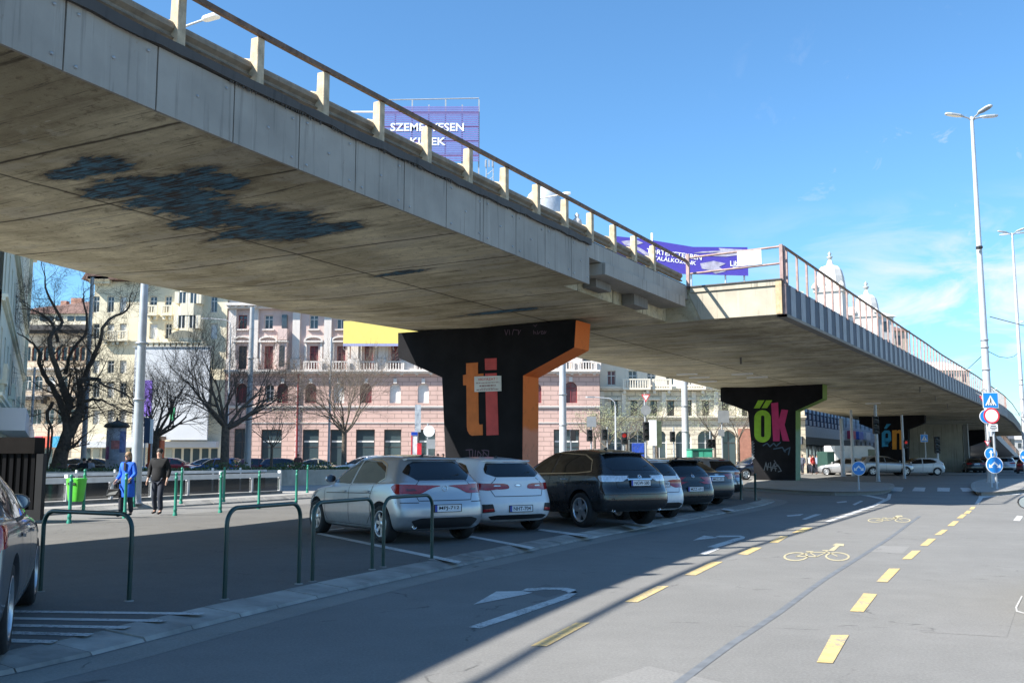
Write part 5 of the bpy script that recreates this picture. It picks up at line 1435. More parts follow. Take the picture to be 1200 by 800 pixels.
def ring_deco(t, z, r, w):
    for i in range(4):
        a = R(45+90*i); M = Matrix.Translation((0, 0, z)) @ Matrix.Rotation(a, 4, 'Z')
        pts = [(r*.9, 0, -.25), (w*.5, 0, -.15), (w, 0, .02), (w*.8, 0, .22), (w*.5, 0, .12), (w*.62, 0, -.02), (r*.9, 0, .28)]
        MB().tube(pts, .018, 5, M=M).build('scroll_bracket', MT['galv'], t)
    MB().lathe([(r+.02, z-.3), (r+.05, z-.3), (r+.05, z-.24), (r+.02, z-.24)], 16).build('collar', MT['galv'], t)
ring_deco(tA, ztop(1160, 460, gA)-.15, .20, .62)
ring_deco(tB, ztop(1195, 485, gB)-.1, .20, .7)
def plain_pole(px, py, zg, top, r0, r1, label, mat='pole_white', group=None, name='steel_mast', cat='mast', D=None):
    if D is None: g = gnd(px, py, zg)
    else: g = atY(px, py, D); g.z = zg
    h = ztop(top[0], top[1], g)-zg
    t = thing(name, label, cat, g, 0, group)
    pole_mesh(h, r0, r1, 2, 18).build('post', MT[mat], t)
    for z in (h*.45, h*.7): MB().lathe([(r0*.9, z), (r0+.02, z), (r0+.02, z+.05), (r0*.9, z+.05)], 18).build('collar', MT['galv'], t)
    return t, g, h
MG = 'pale steel masts standing on the square'
pA = plain_pole(158, 590, .16, (167, 325), .165, .11, 'thick pale steel mast between the woman in blue and the man', 'galv', MG)
pB = plain_pole(97, 550, .1, (107, 325), .16, .10, 'slim grey mast in front of the big bare tree', 'galv', MG, D=58)
pC = plain_pole(290, 545, .1, (291, 360), .20, .14, 'grey blue mast between the two round bare trees, before the pink palace', 'galv', MG, D=60)
pD = plain_pole(660, 545, .1, (661, 420), .24, .19, 'thick pale mast just right of the ti pier', 'pole_white', MG, D=60)
pE = plain_pole(804, 545, .1, (803, 440), .26, .20, 'thick pale mast left of the green kiosk', 'pole_white', MG, D=66)
pF = plain_pole(35, 530, .1, (37, 430), .10, .08, 'thin pale mast at far left before the brown building', 'pole_white', MG, D=70)
pG = plain_pole(385, 545, .1, (386, 395), .08, .06, 'slender white mast left of the young tree before the pink palace', 'pole_white', MG, D=62)
pH = plain_pole(1000, 553, .02, (998.5, 480), .13, .10, 'white mast before the glass building, right of the ők pier', 'pole_white', MG, D=80)
pI = plain_pole(988, 555, .02, (986.5, 490), .16, .12, 'grey mast behind the blue arrow sign', 'galv', MG, D=78)
# curved arm lamp
def arm_lamp(px, D, topy, dirx, label, py=545, head=True, arm=1.5):
    g = atY(px, py, D); g.z = .05; h = ztop(px, topy, g)-.05
    t = thing('street_lamp', label, 'street lamp', g, 0, 'curved arm lamps along the square')
    pole_mesh(h-.6, .09, .05, 2, 12).build('post', MT['pole_white'], t)
    MB().tube([(0, 0, h-.7), (dirx*.05, 0, h-.3), (dirx*.35, 0, h-.05), (dirx*arm, 0, h+.05)], .035, 8).build('arm', MT['pole_white'], t)
    MB().prism([(-.0, -.06), (.5, -.12), (.62, 0), (.5, .12), (0, .06)], -.04, .05, Matrix.Translation((dirx*arm, 0, h+.05)) @ Matrix.Rotation(0 if dirx > 0 else math.pi, 4, 'Z')).build('lamp_head', MT['galv'], t, rec=True)
    return t
arm_lamp(265, 70, 374, -1, 'curved arm lamp before the joint of cream and pink buildings')
arm_lamp(722, 70, 466, -1, 'curved arm lamp beside the traffic lights right of the ti pier')
# lamps standing on the flyover (only heads seen over the railing)
for (px, py, v_, lb, dx) in ((243, 22, -19.2, 'lamp head peeking over the railing at top left', 1), (658, 228, -19.2, 'twin lamp head peeking over the railing in the middle', 1)):
    r = ray(px, py); tt = v_/(r.x*ED.x+r.y*ED.y); P = r*tt; z = HC+P.z
    t = thing('street_lamp', lb, 'street lamp', (P.x-ED.x*1.2*dx, P.y-ED.y*1.2*dx, zb(20)+1.0), -AZ, 'lamps standing on the flyover')
    h = z-zb(20)-1.0
    pole_mesh(h, .08, .05, 1, 10).build('post', MT['galv'], t)
    MB().tube([(0, 0, h-.05), (.6, 0, h-.02), (1.1, 0, h)], .03, 8).build('arm', MT['galv'], t)
    MB().prism([(0, -.06), (.1, -.11), (.5, -.12), (.62, 0), (.5, .12), (.1, .11), (0, .06)], -.05, .06, Matrix.Translation((1.05, 0, h))).build('lamp_head', MT['sign_white'], t, bevel=.02, rec=True)
    if px > 500:
        MB().tube([(0, 0, h-.05), (-.5, 0, h-.06), (-.9, 0, h-.08)], .03, 8).build('arm', MT['galv'], t)
        MB().prism([(0, -.06), (.5, -.12), (.62, 0), (.5, .12), (0, .06)], -.05, .06, Matrix.Translation((-.9, 0, h-.08)) @ Matrix.Rotation(math.pi, 4, 'Z')).build('lamp_head', MT['sign_white'], t, rec=True)
# ---------------------------------------------------------------- signs
XZ = Matrix(((1, 0, 0, 0), (0, 0, -1, 0), (0, 1, 0, 0), (0, 0, 0, 1)))    # local xy plane -> facing -Y
def disc(m, r, d0, d1, M, n=32): return m.lathe([(r, d0), (r, d1)], n, M, smooth=False)
def sign_plate(t, kind, x, z, s, y=-.08, back=False):
    """adds a sign plate as one part with its symbol as sub part; s = radius / half size"""
    M = Matrix.Translation((x, y, z)) @ XZ
    sm = lambda m, nm, mat, par: m.build(nm, mat, par)
    if back:
        if back == 'rect': return sm(MB().box(x-s, x+s, y, y+.02, z-s*1.1, z+s*1.1), 'sign_back', MT['sign_back'], t)
        o = sm(disc(MB(), s, 0, .02, M), 'sign_back', MT['sign_back' if back == 1 else 'sign_white'], t); return o
    if kind in ('keep', 'ahead', 'blue'):
        o = sm(disc(MB(), s, 0, .02, M), 'sign_plate', MT['sign_white'], t)
        sm(disc(MB(), s*.93, .021, .024, M), 'sign_face', MT['sign_blue'], o)
        m = MB()
        if kind == 'keep':
            k_ = s
            for sg in (1, -1):
                m.prism([(0, .42*k_), (0, .16*k_), (sg*.34*k_, -.16*k_), (sg*.44*k_, -.02*k_)][::sg], .026, .028, M)
                m.prism([(sg*.22*k_, -.30*k_), (sg*.70*k_, -.34*k_), (sg*.66*k_, .14*k_)][::sg], .026, .0285, M)
        elif kind == 'ahead':
            m.prism([(-.1*s, -.6*s), (.1*s, -.6*s), (.1*s, .2*s), (-.1*s, .2*s)], .026, .028, M); m.prism([(-.32*s, .15*s), (.32*s, .15*s), (0, .62*s)], .026, .0285, M)
        if m.v: sm(m, 'symbol', MT['sign_white'], o)
    elif kind == 'noveh':
        o = sm(disc(MB(), s, 0, .02, M), 'sign_plate', MT['sign_red'], t); sm(disc(MB(), s*.80, .021, .024, M), 'sign_face', MT['sign_white'], o)
    elif kind == 'noentry':
        o = sm(disc(MB(), s, 0, .02, M), 'sign_plate', MT['sign_red'], t); sm(MB().prism([(-.7*s, -.16*s), (.7*s, -.16*s), (.7*s, .16*s), (-.7*s, .16*s)], .021, .024, M), 'symbol', MT['sign_white'], o)
    elif kind == 'cross':
        o = sm(MB().box(x-s, x+s, y, y+.02, z-s, z+s), 'sign_plate', MT['sign_white'], t)
        sm(MB().prism([(-.94*s, -.94*s), (.94*s, -.94*s), (.94*s, .94*s), (-.94*s, .94*s)], .002, .005, M), 'sign_face', MT['sign_blue'], o)
        m = MB().prism([(-.74*s, -.66*s), (.74*s, -.66*s), (0, .66*s)], .007, .009, M); f = sm(m, 'symbol', MT['sign_white'], o)
        m = MB(); disc(m, .085*s, .011, .013, M @ Matrix.Translation((0, .22*s, 0)), 12)
        m.prism([(-.07*s, .12*s), (.07*s, .12*s), (.12*s, -.12*s), (.05*s, -.14*s), (.16*s, -.42*s), (.08*s, -.44*s), (0, -.2*s), (-.12*s, -.44*s), (-.2*s, -.40*s), (-.07*s, -.1*s)], .011, .013, M)
        for i in range(4):
            a = -.52*s+i*.3*s; m.prism([(a, -.66*s+.02*s), (a+.15*s, -.64*s), (a+.17*s, -.48*s), (a+.06*s, -.48*s)], .011, .012, M)
        sm(m, 'pictogram', MT['ink'], o)
    elif kind == 'yield':
        o = sm(MB().prism([(0, -s), (s, .75*s), (-s, .75*s)], 0, .02, M), 'sign_plate', MT['sign_red'], t)
        sm(MB().prism([(0, -.62*s), (.68*s, .56*s), (-.68*s, .56*s)], .021, .024, M), 'sign_face', MT['sign_white'], o)
    elif kind == 'plate':
        o = sm(MB().box(x-s, x+s, y, y+.02, z-s*.8, z+s*.8), 'sign_plate', MT['sign_white'], t)
        m = MB()
        for i, wd in enumerate((.6, .8, .5)): m.box(x-s*wd, x+s*wd, y-.003, y-.001, z+s*(.4-.4*i)-.02, z+s*(.4-.4*i)+.02)
        sm(m, 'small_print', MT['ink'], o)
    return o
# keep-either-side sign on the pier island
g = gnd(1006.5, 573.5, .15); h = ztop(1006.5, 548.5, g)-.15
t = thing('road_sign', 'round deep blue sign with two forked arrows on the pier island', 'road sign', g, 0)
pole_mesh(h+.1, .035, .035, 1, 10).build('post', MT['galv'], t)
o = sign_plate(t, 'keep', 0, h, .30, -.06)
# cluster of signs on the lamp island
g = gnd(1168, 572.5, .15)
t = thing('sign_post', 'slim post carrying crossing, no vehicles and forked arrow signs at the lamp island', 'road signs', g, 0)
zz = lambda y: ztop(1165, y, g)-.15
pole_mesh(zz(462), .05, .045, 1, 12).build('post', MT['galv'], t)
pxm = g.y/FPX
sign_plate(t, 'cross', (1162.5-1165)*pxm, zz(469), 9.0*pxm, -.09)
sign_plate(t, 'noveh', (1163.5-1166)*pxm, zz(487), 9.2*pxm, -.09)
sign_plate(t, 'plate', (1165-1166)*pxm, zz(501), 5.2*pxm, -.09)
sign_plate(t, 'keep', (1165.8-1168)*pxm, zz(544.5), 9.8*pxm, -.09)
t = thing('sign_post', 'second post close behind with blue arrow, yield and cycle signs beside the lamp', 'road signs', (atY(1161.5, 560, g.y+2.6).x, g.y+2.6, .15), 0)
g2 = t.location; pm2 = g2.y/FPX; zz2 = lambda y: ztop(1160, y, g2)-.15
pole_mesh(zz2(465), .04, .04, 1, 10).build('post', MT['galv'], t)
X2 = lambda px, py: atY(px, py, g2.y).x-g2.x
sign_plate(t, 'yield', X2(1153, 469), zz2(469), 6.5*pm2, -.09)
sign_plate(t, 'blue', X2(1155, 488), zz2(488), 8*pm2, -.07)
sign_plate(t, 'ahead', X2(1160, 531.5), zz2(531.5), 7.4*pm2, -.09)
sign_plate(t, 'yield', X2(1156, 519), zz2(519), 3.6*pm2, -.09)
MB().box(X2(1161, 520), X2(1166.5, 520), -.1, .1, zz2(526), zz2(511)).build('signal_back', MT['trim'], t)
# sign at the right edge
t = thing('sign_post', 'round blue arrow sign cut by the right edge in front of the second tall lamp', 'road signs', gnd(1201, 560, .12), 0)
g3 = t.location; pole_mesh(2.6, .04, .04, 1, 10).build('post', MT['galv'], t)
X3 = lambda px, py: atY(px, py, g3.y).x-g3.x
sign_plate(t, 'keep', X3(1201.5, 534.5), ztop(1200, 534.5, g3)-.12, .44, -.09)
# small blue crossing sign far under the deck
g = atY(1086, 556, 84); g.z = .02
t = thing('road_sign', 'small blue pedestrian crossing sign in the shade right of the én pier', 'road sign', g, 0)
pole_mesh(ztop(1086, 506, g), .05, .05, 1, 8).build('post', MT['galv'], t); sign_plate(t, 'cross', -.1, ztop(1085, 513.5, g), .32, -.08)
# traffic signals
def signal(t, x, z, s=.16, n=3, lit=None, y=-.12, back=False, rot=0):
    m = MB().box(x-s, x+s, y, y+.2, z-s*n, z+s*n); o = m.build('signal_head', MT['trim'], t, bevel=.02)
    if not back:
        for i in range(n):
            zc = z+s*(n-1)-2*s*i
            M = Matrix.Translation((x, y, zc)) @ XZ
            ln = MB().lathe([(s*.7, .004), (s*.5, .02), (0, .03)], 16, M); ln.build('lens', MT['tl_red'] if lit == i else MT['tl_off'], o)
            v = MB()
            for a in range(0, 181, 20):
                a1, a2 = R(a), R(min(180, a+20))
                if a == 180: break
                v.add([(x+s*.75*math.cos(a1), y-.001, zc+s*.75*math.sin(a1)), (x+s*.75*math.cos(a2), y-.001, zc+s*.75*math.sin(a2)), (x+s*.75*math.cos(a2), y-.14, zc+s*.72*math.sin(a2)), (x+s*.75*math.cos(a1), y-.14, zc+s*.72*math.sin(a1))], [(0, 1, 2, 3)])
            v.build('visor', MT['trim'], o)
    return o
TG = 'traffic lights at the square'
def tl_post(px, D, items, label, ptop, r=.06, group=TG):
    g = atY(px, 545, D); g.z = .05; t = thing('traffic_light', label, 'traffic light', g, 0, group)
    pole_mesh(ztop(px, ptop, g)-.05, r, r*.9, 1, 10).build('post', MT['galv'], t)
    pm = D/FPX
    for (kind, ix, iy, s, extra) in items:
        x = atY(ix, iy, D).x-g.x; z = ztop(ix, iy, g)-.05
        if kind == 'sig': signal(t, x, z, s*pm, extra.get('n', 3), extra.get('lit'), back=extra.get('back', False))
        else: sign_plate(t, kind, x, z, s*pm, -.1, extra.get('back', False))
    return t
tl_post(669, 60, [('sig', 671.5, 510, 3.2, dict(n=2, back=True))], 'dark two lamp signal against the orange side of the ti pier', 503)
tl_post(693, 62, [('sig', 691, 510, 3.4, dict(n=2)), ('x', 693, 494, 5.5, dict(back='rect'))], 'two lamp pedestrian signal under a pale square board', 488)
tl_post(712, 64, [('sig', 708.5, 509, 3.2, dict(n=2))], 'small two lamp signal left of the curved arm lamp', 500, .05)
tl_post(731, 66, [('sig', 731.5, 513.5, 3.4, dict(n=2, lit=0))], 'reddish two lamp signal left of the yield sign mast', 506)
tl_post(757, 56, [('yield', 756.5, 466, 5.2, {}), ('x', 756.5, 480.5, 6.0, dict(back=1)), ('sig', 757, 505, 3.6, dict(n=3, lit=None))], 'tall post with yield sign, dark disc and green signal in front of the sandstone arcade', 461)
tl_post(790, 66, [('sig', 788, 511.5, 3.0, dict(n=2))], 'two lamp signal beside the thick pale mast before the arcade', 500)
tl_post(833, 66, [('sig', 830.5, 519.5, 2.6, dict(n=2)), ('sig', 835.5, 519.5, 2.6, dict(n=2))], 'paired small signals behind the green kiosk', 505)
tl_post(847, 68, [('x', 847.5, 488, 6.5, dict(back='rect')), ('x', 845, 507, 3.5, dict(back='rect'))], 'grey square sign seen from behind, left of the ők pier', 482)
tl_post(501, 58, [('x', 503, 505, 6.6, dict(back=2)), ('x', 505, 520, 5, dict(back='rect'))], 'round white sign back beside the advertising totem', 496)
def upost(px, D, topy, items, label, r=.07, mat='galv', basez=.02):
    g = atY(px, 560, D); g.z = basez; t = thing('traffic_light', label, 'traffic light', g, 0, 'signals on posts under the deck')
    pole_mesh(ztop(px, topy, g)-basez, r, r*.9, 1, 10).build('post', MT[mat], t); pm = D/FPX
    for (kind, ix, iy, s, extra) in items:
        signal(t, atY(ix, iy, D).x-g.x, ztop(ix, iy, g)-basez, s*pm, extra.get('n', 3), extra.get('lit'))
upost(1029, 62, 474, [('sig', 1026, 498, 3.4, dict(n=3, lit=None))], 'tall post with a dark signal left of the én pier', .11)
upost(1060, 70, 486, [('sig', 1061, 520.5, 2.4, dict(n=2, lit=0))], 'post with a small glowing red signal before the én pier', .09)
upost(1100, 84, 516, [('sig', 1098, 521, 3.2, dict(n=3))], 'post with a dark signal beyond the crossing under the deck', .10)
# litfass column
g = atY(135, 545, 66); g.z = .05; pm = 66/FPX
t = thing('advertising_column', 'round poster column with a small dark green roof left of the thick mast', 'poster column', g, 0)
zc = lambda y: ztop(135, y, g)-.05
MB().lathe([(.62, 0), (.62, zc(500))], 24, cap=True).build('drum', M_('column_grey', (.36, .38, .42), .6), t)
for i, (a0, z0_, z1_, c_) in enumerate(((200, 505, 522, (.34, .36, .44)), (200, 523, 538, (.28, .10, .20)), (262, 502, 514, (.42, .44, .48)), (262, 516, 526, (.55, .20, .18)), (262, 527, 539, (.35, .40, .46)), (310, 505, 530, (.10, .16, .34)))):
    vs = []; n = 8
    for k_ in range(n+1):
        a = R(a0+50*k_/n)
        for z_ in (zc(z1_), zc(z0_)): vs.append((.635*math.cos(a), .635*math.sin(a), z_))
    MB().add(vs, [(2*k_, 2*k_+2, 2*k_+3, 2*k_+1) for k_ in range(n)], True).build('poster', M_('poster_%d' % i, c_, .6, var=.4, vs=4), t)
MB().lathe([(.74, zc(501)), (.84, zc(499.5)), (.70, zc(496)), (.45, zc(494.5)), (.12, zc(493)), (.05, zc(491)), (.07, zc(490.5)), (0, zc(488))], 20, cap=False).build('roof', M_('column_roof', (.02, .035, .03), .5), t)
# phone booth / orange stand and info board
g = atY(180, 545, 62); g.z = .05; pm = 62/FPX
t = thing('ticket_kiosk', 'bright orange ticket machine booth between the thick mast and the bare tree', 'kiosk', g, 0)
zc = lambda y: ztop(178, y, g)-.05; xc_ = lambda x: (x-180)*pm
MB().box(xc_(172.5), xc_(187), 0, .8, 0, zc(515.5)).build('booth', M_('orange_booth', (.62, .10, .02), .5), t, bevel=.03)
MB().box(xc_(172), xc_(188), -.03, .85, zc(515.3), zc(511)).build('sign_band', M_('pale_orange_band', (.70, .36, .20), .5), t)
MB().box(xc_(176), xc_(179.5), -.02, .0, zc(538), zc(517)).build('screen', MT['trim'], t); MB().box(xc_(180.5), xc_(182), -.02, 0, zc(532), zc(520)).build('keypad', MT['sign_white'], t)
g = atY(171, 545, 50); g.z = .05; zc = lambda y: ztop(171, y, g)-.05; pm = 50/FPX
t = thing('info_board', 'dark blue backed information board right beside the thick mast', 'board', g, 0)
MB().box(-4*pm, 3*pm, 0, .12, zc(519), zc(489)).build('panel', M_('board_blue', (.03, .05, .10), .5), t); MB().box(3*pm, 6*pm, .0, .12, zc(519.5), zc(491)).build('side_panel', MT['sign_white'], t)
for x in (-3*pm, 5*pm): MB().box(x-.03, x+.03, .02, .1, 0, zc(519)).build('leg', MT['galv'], t)
# red and white totem left of the pier
g = atY(490, 545, 60); g.z = .05; pm = 60/FPX; zc = lambda y: ztop(490, y, g)-.05
t = thing('advertising_totem', 'red and white totem with a tall mast left of the ti pier', 'totem', g, 0)
MB().box(-7*pm, -1.5*pm, 0, .3, 0, zc(510)).build('white_panel', MT['sign_white'], t); MB().box(-8.4*pm, -7*pm, -.02, .3, 0, zc(510)).build('red_edge', MT['sign_red'], t)
MB().box(-1.4*pm, 3.6*pm, -.05, .3, .4, zc(519)).build('red_panel', MT['sign_red'], t)
MB().box(-8.4*pm, -1*pm, -.04, .3, zc(509.8), zc(506)).build('header', MT['sign_dblue'], t)
MB().tube([(-1.5*pm, .1, 0), (-1.5*pm, .1, zc(474))], .05, 8).build('mast', MT['galv'], t)
MB().box(-4.5*pm, 2.5*pm, .02, .08, zc(506), zc(474)).build('mesh_board', M_('pale_lattice', (.42, .46, .50), .5), t)
# green kiosk right of the mast
g = atY(824, 545, 64); g.z = .05; pm = 64/FPX; zc = lambda y: ztop(824, y, g)-.05
t = thing('market_kiosk', 'green wooden kiosk behind the parked cars, right of the thick pale mast', 'kiosk', g, 0)
GK = M_('kiosk_green', (.04, .30, .20), .6, var=.15)
MB().box(-13*pm, 11.5*pm, 0, 1.8, 0, zc(527)).build('hut', GK, t)
for x0_, x1_ in ((-12, -5.5), (-4.6, 0.5), (1.4, 10.6)): MB().box(x0_*pm, x1_*pm, -.04, 0, .3, zc(528.5)).build('shutter', GK if x0_ > -10 else M_('kiosk_dark', (.01, .06, .05), .6), t)
MB().box(-13.6*pm, 12.1*pm, -.1, 1.9, zc(526.9), zc(525.4)).build('roof', M_('kiosk_roof', (.02, .16, .11), .6), t)
# ================================================================ BUILDINGS
MT['pane'] = glassmat('building_window_glass', (.035, .045, .055), .08)
MT['pane_blind'] = M_('white_blind_pane', (.70, .69, .66), .5, var=.08)
MT['pane_red'] = M_('red_curtained_pane', (.13, .04, .045), .25, var=.5, vs=2)
MT['frame_white'] = M_('white_window_frame', (.62, .61, .58), .6)
MT['frame_red'] = M_('dark_red_window_frame', (.22, .035, .04), .6)
MT['frame_dark'] = M_('dark_window_frame', (.05, .045, .045), .6)
MT['pink_wall'] = stone_wall('pink_rendered_wall', (.56, .385, .335), .42, 1.3, .6)
MT['pink_smooth'] = stone_wall('pink_smooth_wall', (.60, .46, .42), 0)
MT['pink_trim'] = stone_wall('pale_trim_render', (.64, .59, .55), 0, var=.06)
MT['cream'] = stone_wall('cream_render', (.70, .64, .50), 0)
MT['cream2'] = stone_wall('yellow_cream_render', (.68, .61, .45), 0)
MT['brownb'] = stone_wall('brown_beige_render', (.58, .48, .37), .5, 1.4, .45)
MT['sand'] = stone_wall('sandstone_wall', (.66, .59, .46), .45, 1.1, .65)
MT['sand_trim'] = stone_wall('sandstone_trim', (.70, .64, .53), 0)
MT['sage'] = stone_wall('sage_grey_render', (.64, .65, .53), 0)
MT['rooftile'] = M_('brown_roof_tiles', (.16, .095, .075), .85, var=.25, vs=2, bump=.5, bs=8)
MT['hoarding'] = M_('white_hoarding_sheet', (.56, .58, .61), .5, var=.06, vs=.6)
MT['shopglass'] = glassmat('shop_glass', (.05, .075, .085), .06)
class Wall:
    """vertical wall with real openings. local x along the wall, -y outwards, z up"""
    def __init__(s, root, x0, x1, z0, z1, mat, y=0.0, depth=.35, nm='wall'):
        s.root, s.x0, s.x1, s.z0, s.z1, s.mat, s.y, s.d, s.nm = root, x0, x1, z0, z1, mat, y, depth, nm; s.op = []; s.n = 0
    def win(s, cx, w, z0, z1, style='plain', frame='frame_white', pane='pane', arch=False, mull=1, trans=.35, part='window'):
        s.op.append((cx-w/2, cx+w/2, z0, z1, arch)); s.n += 1
        key = ('w', round(w, 2), round(z1-z0, 2), frame, arch, mull, trans)
        h = z1-z0
        if key not in KIDS:
            m = MB(); f = .07
            m.box(-w/2, -w/2+f, -.03, .03, 0, h).box(w/2-f, w/2, -.03, .03, 0, h).box(-w/2+f, w/2-f, -.03, .03, 0, f).box(-w/2+f, w/2-f, -.03, .03, h-f, h)
            for i in range(mull): x = -w/2+w*(i+1)/(mull+1); m.box(x-f/2, x+f/2, -.028, .028, f, h-f)
            if trans: m.box(-w/2+f, w/2-f, -.032, .026, h*(1-trans)-f/2, h*(1-trans)+f/2)
            p = MB().box(-w/2+.02, w/2-.02, .0, .012, .02, h-.02)
            KIDS[key] = (m.mesh('window'), p.mesh('pane'))
        fm, pm = KIDS[key]
        o = link(part, fm.copy() if False else fm, s.root, None)
        if not fm.materials: fm.materials.append(MT[frame])
        o.location = (cx, s.y+s.d*.6, z0)
        p = link('pane', pm, o, None)
        if not pm.materials: pm.materials.append(MT[pane])
        p.material_slots[0].link = 'OBJECT'; p.material_slots[0].material = MT[pane]
        return o
    def build(s):
        m = MB(); y = s.y
        xs = sorted({s.x0, s.x1, *[o[0] for o in s.op], *[o[1] for o in s.op]}); zs = sorted({s.z0, s.z1, *[o[2] for o in s.op], *[o[3] for o in s.op]})
        xs = [x for x in xs if s.x0 <= x <= s.x1]; zs = [z for z in zs if s.z0 <= z <= s.z1]
        for a, b in zip(xs, xs[1:]):
            run = None
            for c, d in zip(zs, zs[1:]):
                cx, cz = (a+b)/2, (c+d)/2
                hole = any(o[0] < cx < o[1] and o[2] < cz < o[3] for o in s.op)
                if not hole:
                    if run is None: run = [c, d]
                    else: run[1] = d
                if hole or d == zs[-1]:
                    if run: m.add([(a, y, run[0]), (b, y, run[0]), (b, y, run[1]), (a, y, run[1])], [(0, 1, 2, 3)]); run = None
        D = s.d
        for (a, b, c, d, arch) in s.op:
            m.add([(a, y, c), (a, y, d), (a, y+D, d), (a, y+D, c)], [(0, 1, 2, 3)]); m.add([(b, y, c), (b, y, d), (b, y+D, d), (b, y+D, c)], [(3, 2, 1, 0)])
            m.add([(a, y, c), (b, y, c), (b, y+D, c), (a, y+D, c)], [(3, 2, 1, 0)])
            if not arch: m.add([(a, y, d), (b, y, d), (b, y+D, d), (a, y+D, d)], [(0, 1, 2, 3)])
            else:
                r = (b-a)/2; cx = (a+b)/2; n = 10; zc = d-r
                arc = [(cx-r*math.cos(math.pi*i/n), zc+r*math.sin(math.pi*i/n)) for i in range(n+1)]
                for i in range(n):
                    p, q = arc[i], arc[i+1]
                    m.add([(p[0], y, p[1]), (q[0], y, q[1]), (q[0], y, d), (p[0], y, d)], [(0, 1, 2, 3)])
                    m.add([(p[0], y, p[1]), (q[0], y, q[1]), (q[0], y+D, q[1]), (p[0], y+D, p[1])], [(3, 2, 1, 0)])
        m.add([(s.x0, y+D, s.z0), (s.x1, y+D, s.z0), (s.x1, y+D, s.z1), (s.x0, y+D, s.z1)], [(0, 1, 2, 3)])
        return m.build(s.nm, s.mat, s.root)
def cornice(root, x0, x1, z, h, p, mat, y=0, dent=0, nm='cornice'):
    m = MB().box(x0-.02, x1+.02, y-p, y-.003, z+h*.5, z+h).box(x0-.01, x1+.01, y-p*.6, y-.004, z, z+h*.5-.002)
    if dent:
        n = int((x1-x0)/dent)
        for i in range(n): x = x0+(i+.3)*(x1-x0)/n; m.box(x, x+dent*.4, y-p*.85, y-p*.6-.002, z+h*.18, z+h*.5-.004)
    return m.build(nm, mat, root)
def balcony(root, cx, w, z, mat, y=0, d=.75, h=.95, bal=True, iron=False):
    b = MB().box(cx-w/2, cx+w/2, y-d, y-.004, z-.16, z).box(cx-w/2+.1, cx-w/2+.35, y-d*.7, y-.005, z-.5, z-.163).box(cx+w/2-.35, cx+w/2-.1, y-d*.7, y-.005, z-.5, z-.163)
    o = b.build('balcony', mat, root)
    m = MB(); t = .07 if not iron else .02
    m.box(cx-w/2, cx+w/2, y-d, y-d+2*t, z+h-.12, z+h)
    for x in (cx-w/2, cx+w/2-.16 if not iron else cx+w/2-.04): m.box(x, x+(.16 if not iron else .04), y-d, y-d+(.16 if not iron else .04), z+.002, z+h-.122)
    n = max(3, int(w/(.22 if not iron else .12)))
    for i in range(1, n): x = cx-w/2+w*i/n; m.box(x-t*.7, x+t*.7, y-d+.02, y-d+.02+t, z+.002, z+h-.122)
    m.build('balustrade', MT['frame_dark'] if iron else mat, o)
    return o
def pediment(root, cx, w, z, mat, kind='arc', y=0):
    m = MB().box(cx-w/2, cx+w/2, y-.32, y-.006, z, z+.14)
    if kind == 'arc':
        n = 10; R0 = w/2
        for i in range(n):
            a0, a1 = math.pi*i/n, math.pi*(i+1)/n
            q = [(cx-R0*math.cos(a0), z+.15+R0*.52*math.sin(a0)), (cx-R0*math.cos(a1), z+.15+R0*.52*math.sin(a1))]
            p = [(cx-(R0-.16)*math.cos(a0), z+.15+(R0*.52-.16)*max(0, math.sin(a0))), (cx-(R0-.16)*math.cos(a1), z+.15+(R0*.52-.16)*max(0, math.sin(a1)))]
            vs = [(p[0][0], y-.3, p[0][1]), (p[1][0], y-.3, p[1][1]), (q[1][0], y-.3, q[1][1]), (q[0][0], y-.3, q[0][1])]; vs += [(a, y-.007, c) for a, b_, c in vs]
            m.add(vs, [(0, 1, 2, 3), (3, 2, 6, 7), (1, 0, 4, 5)])
    elif kind == 'tri':
        m.add([(cx-w/2, y-.3, z+.145), (cx+w/2, y-.3, z+.145), (cx, y-.3, z+.6), (cx-w/2, y-.007, z+.145), (cx+w/2, y-.007, z+.145), (cx, y-.007, z+.6)], [(0, 1, 2), (0, 2, 5, 3), (2, 1, 4, 5)])
    for x in (cx-w/2+.05, cx+w/2-.25): m.box(x, x+.2, y-.14, y-.005, z-2.1 if kind != 'none' else z-.4, z-.003)
    return m.build('pediment', mat, root)
# ------------------------------------------------ pink palace  (facade at Y = 90)
YP = 90.0
PX = lambda x, py=480: atY(x, py, YP).x
PZ = lambda y, px=450: atY(px, y, YP).z
ox = PX(263); ex = PX(703)
pink = thing('palace_building', 'long pink and white palace with arched blinds and balconies behind the ti pier', 'building', (ox, YP, 0), 0)
lx = lambda px, py=480: PX(px, py)-ox
zg = 0.0; zstr = PZ(478); zcor = PZ(438); zsec = PZ(362); ztopb = 17.6; Lp = ex-ox
# ground floor + arched floor
w1 = Wall(pink, 0, Lp, 0, zstr, MT['pink_wall'], 0, .45, 'ground_floor_wall')
gf = [(318, 24), (364, 19), (396, 18), (428, 22), (460, 20), (664, 30), (580, 20), (620, 20), (500, 20), (540, 20)]
for cx, w in gf:
    o = w1.win(lx(cx, 520), w/12.8, .25, PZ(503), frame='frame_dark', pane='shopglass', mull=0, trans=.42)
o = w1.win(lx(283, 520), 18/12.8, .05, PZ(502), frame='frame_dark', pane='pane', mull=1, trans=.3, part='doorway')
w1.build()
for cx, w in gf:      # pale fascia band and goods glimpsed inside each shop window
    x = lx(cx, 520); q = MB().box(x-w/25.6+.1, x+w/25.6-.1, .24, .25, PZ(518), PZ(516)).build('shop_blind', MT['frame_white'], pink)
w2 = Wall(pink, 0, Lp, zstr+.2, zcor, MT['pink_wall'], .02, .4, 'arched_floor_wall')
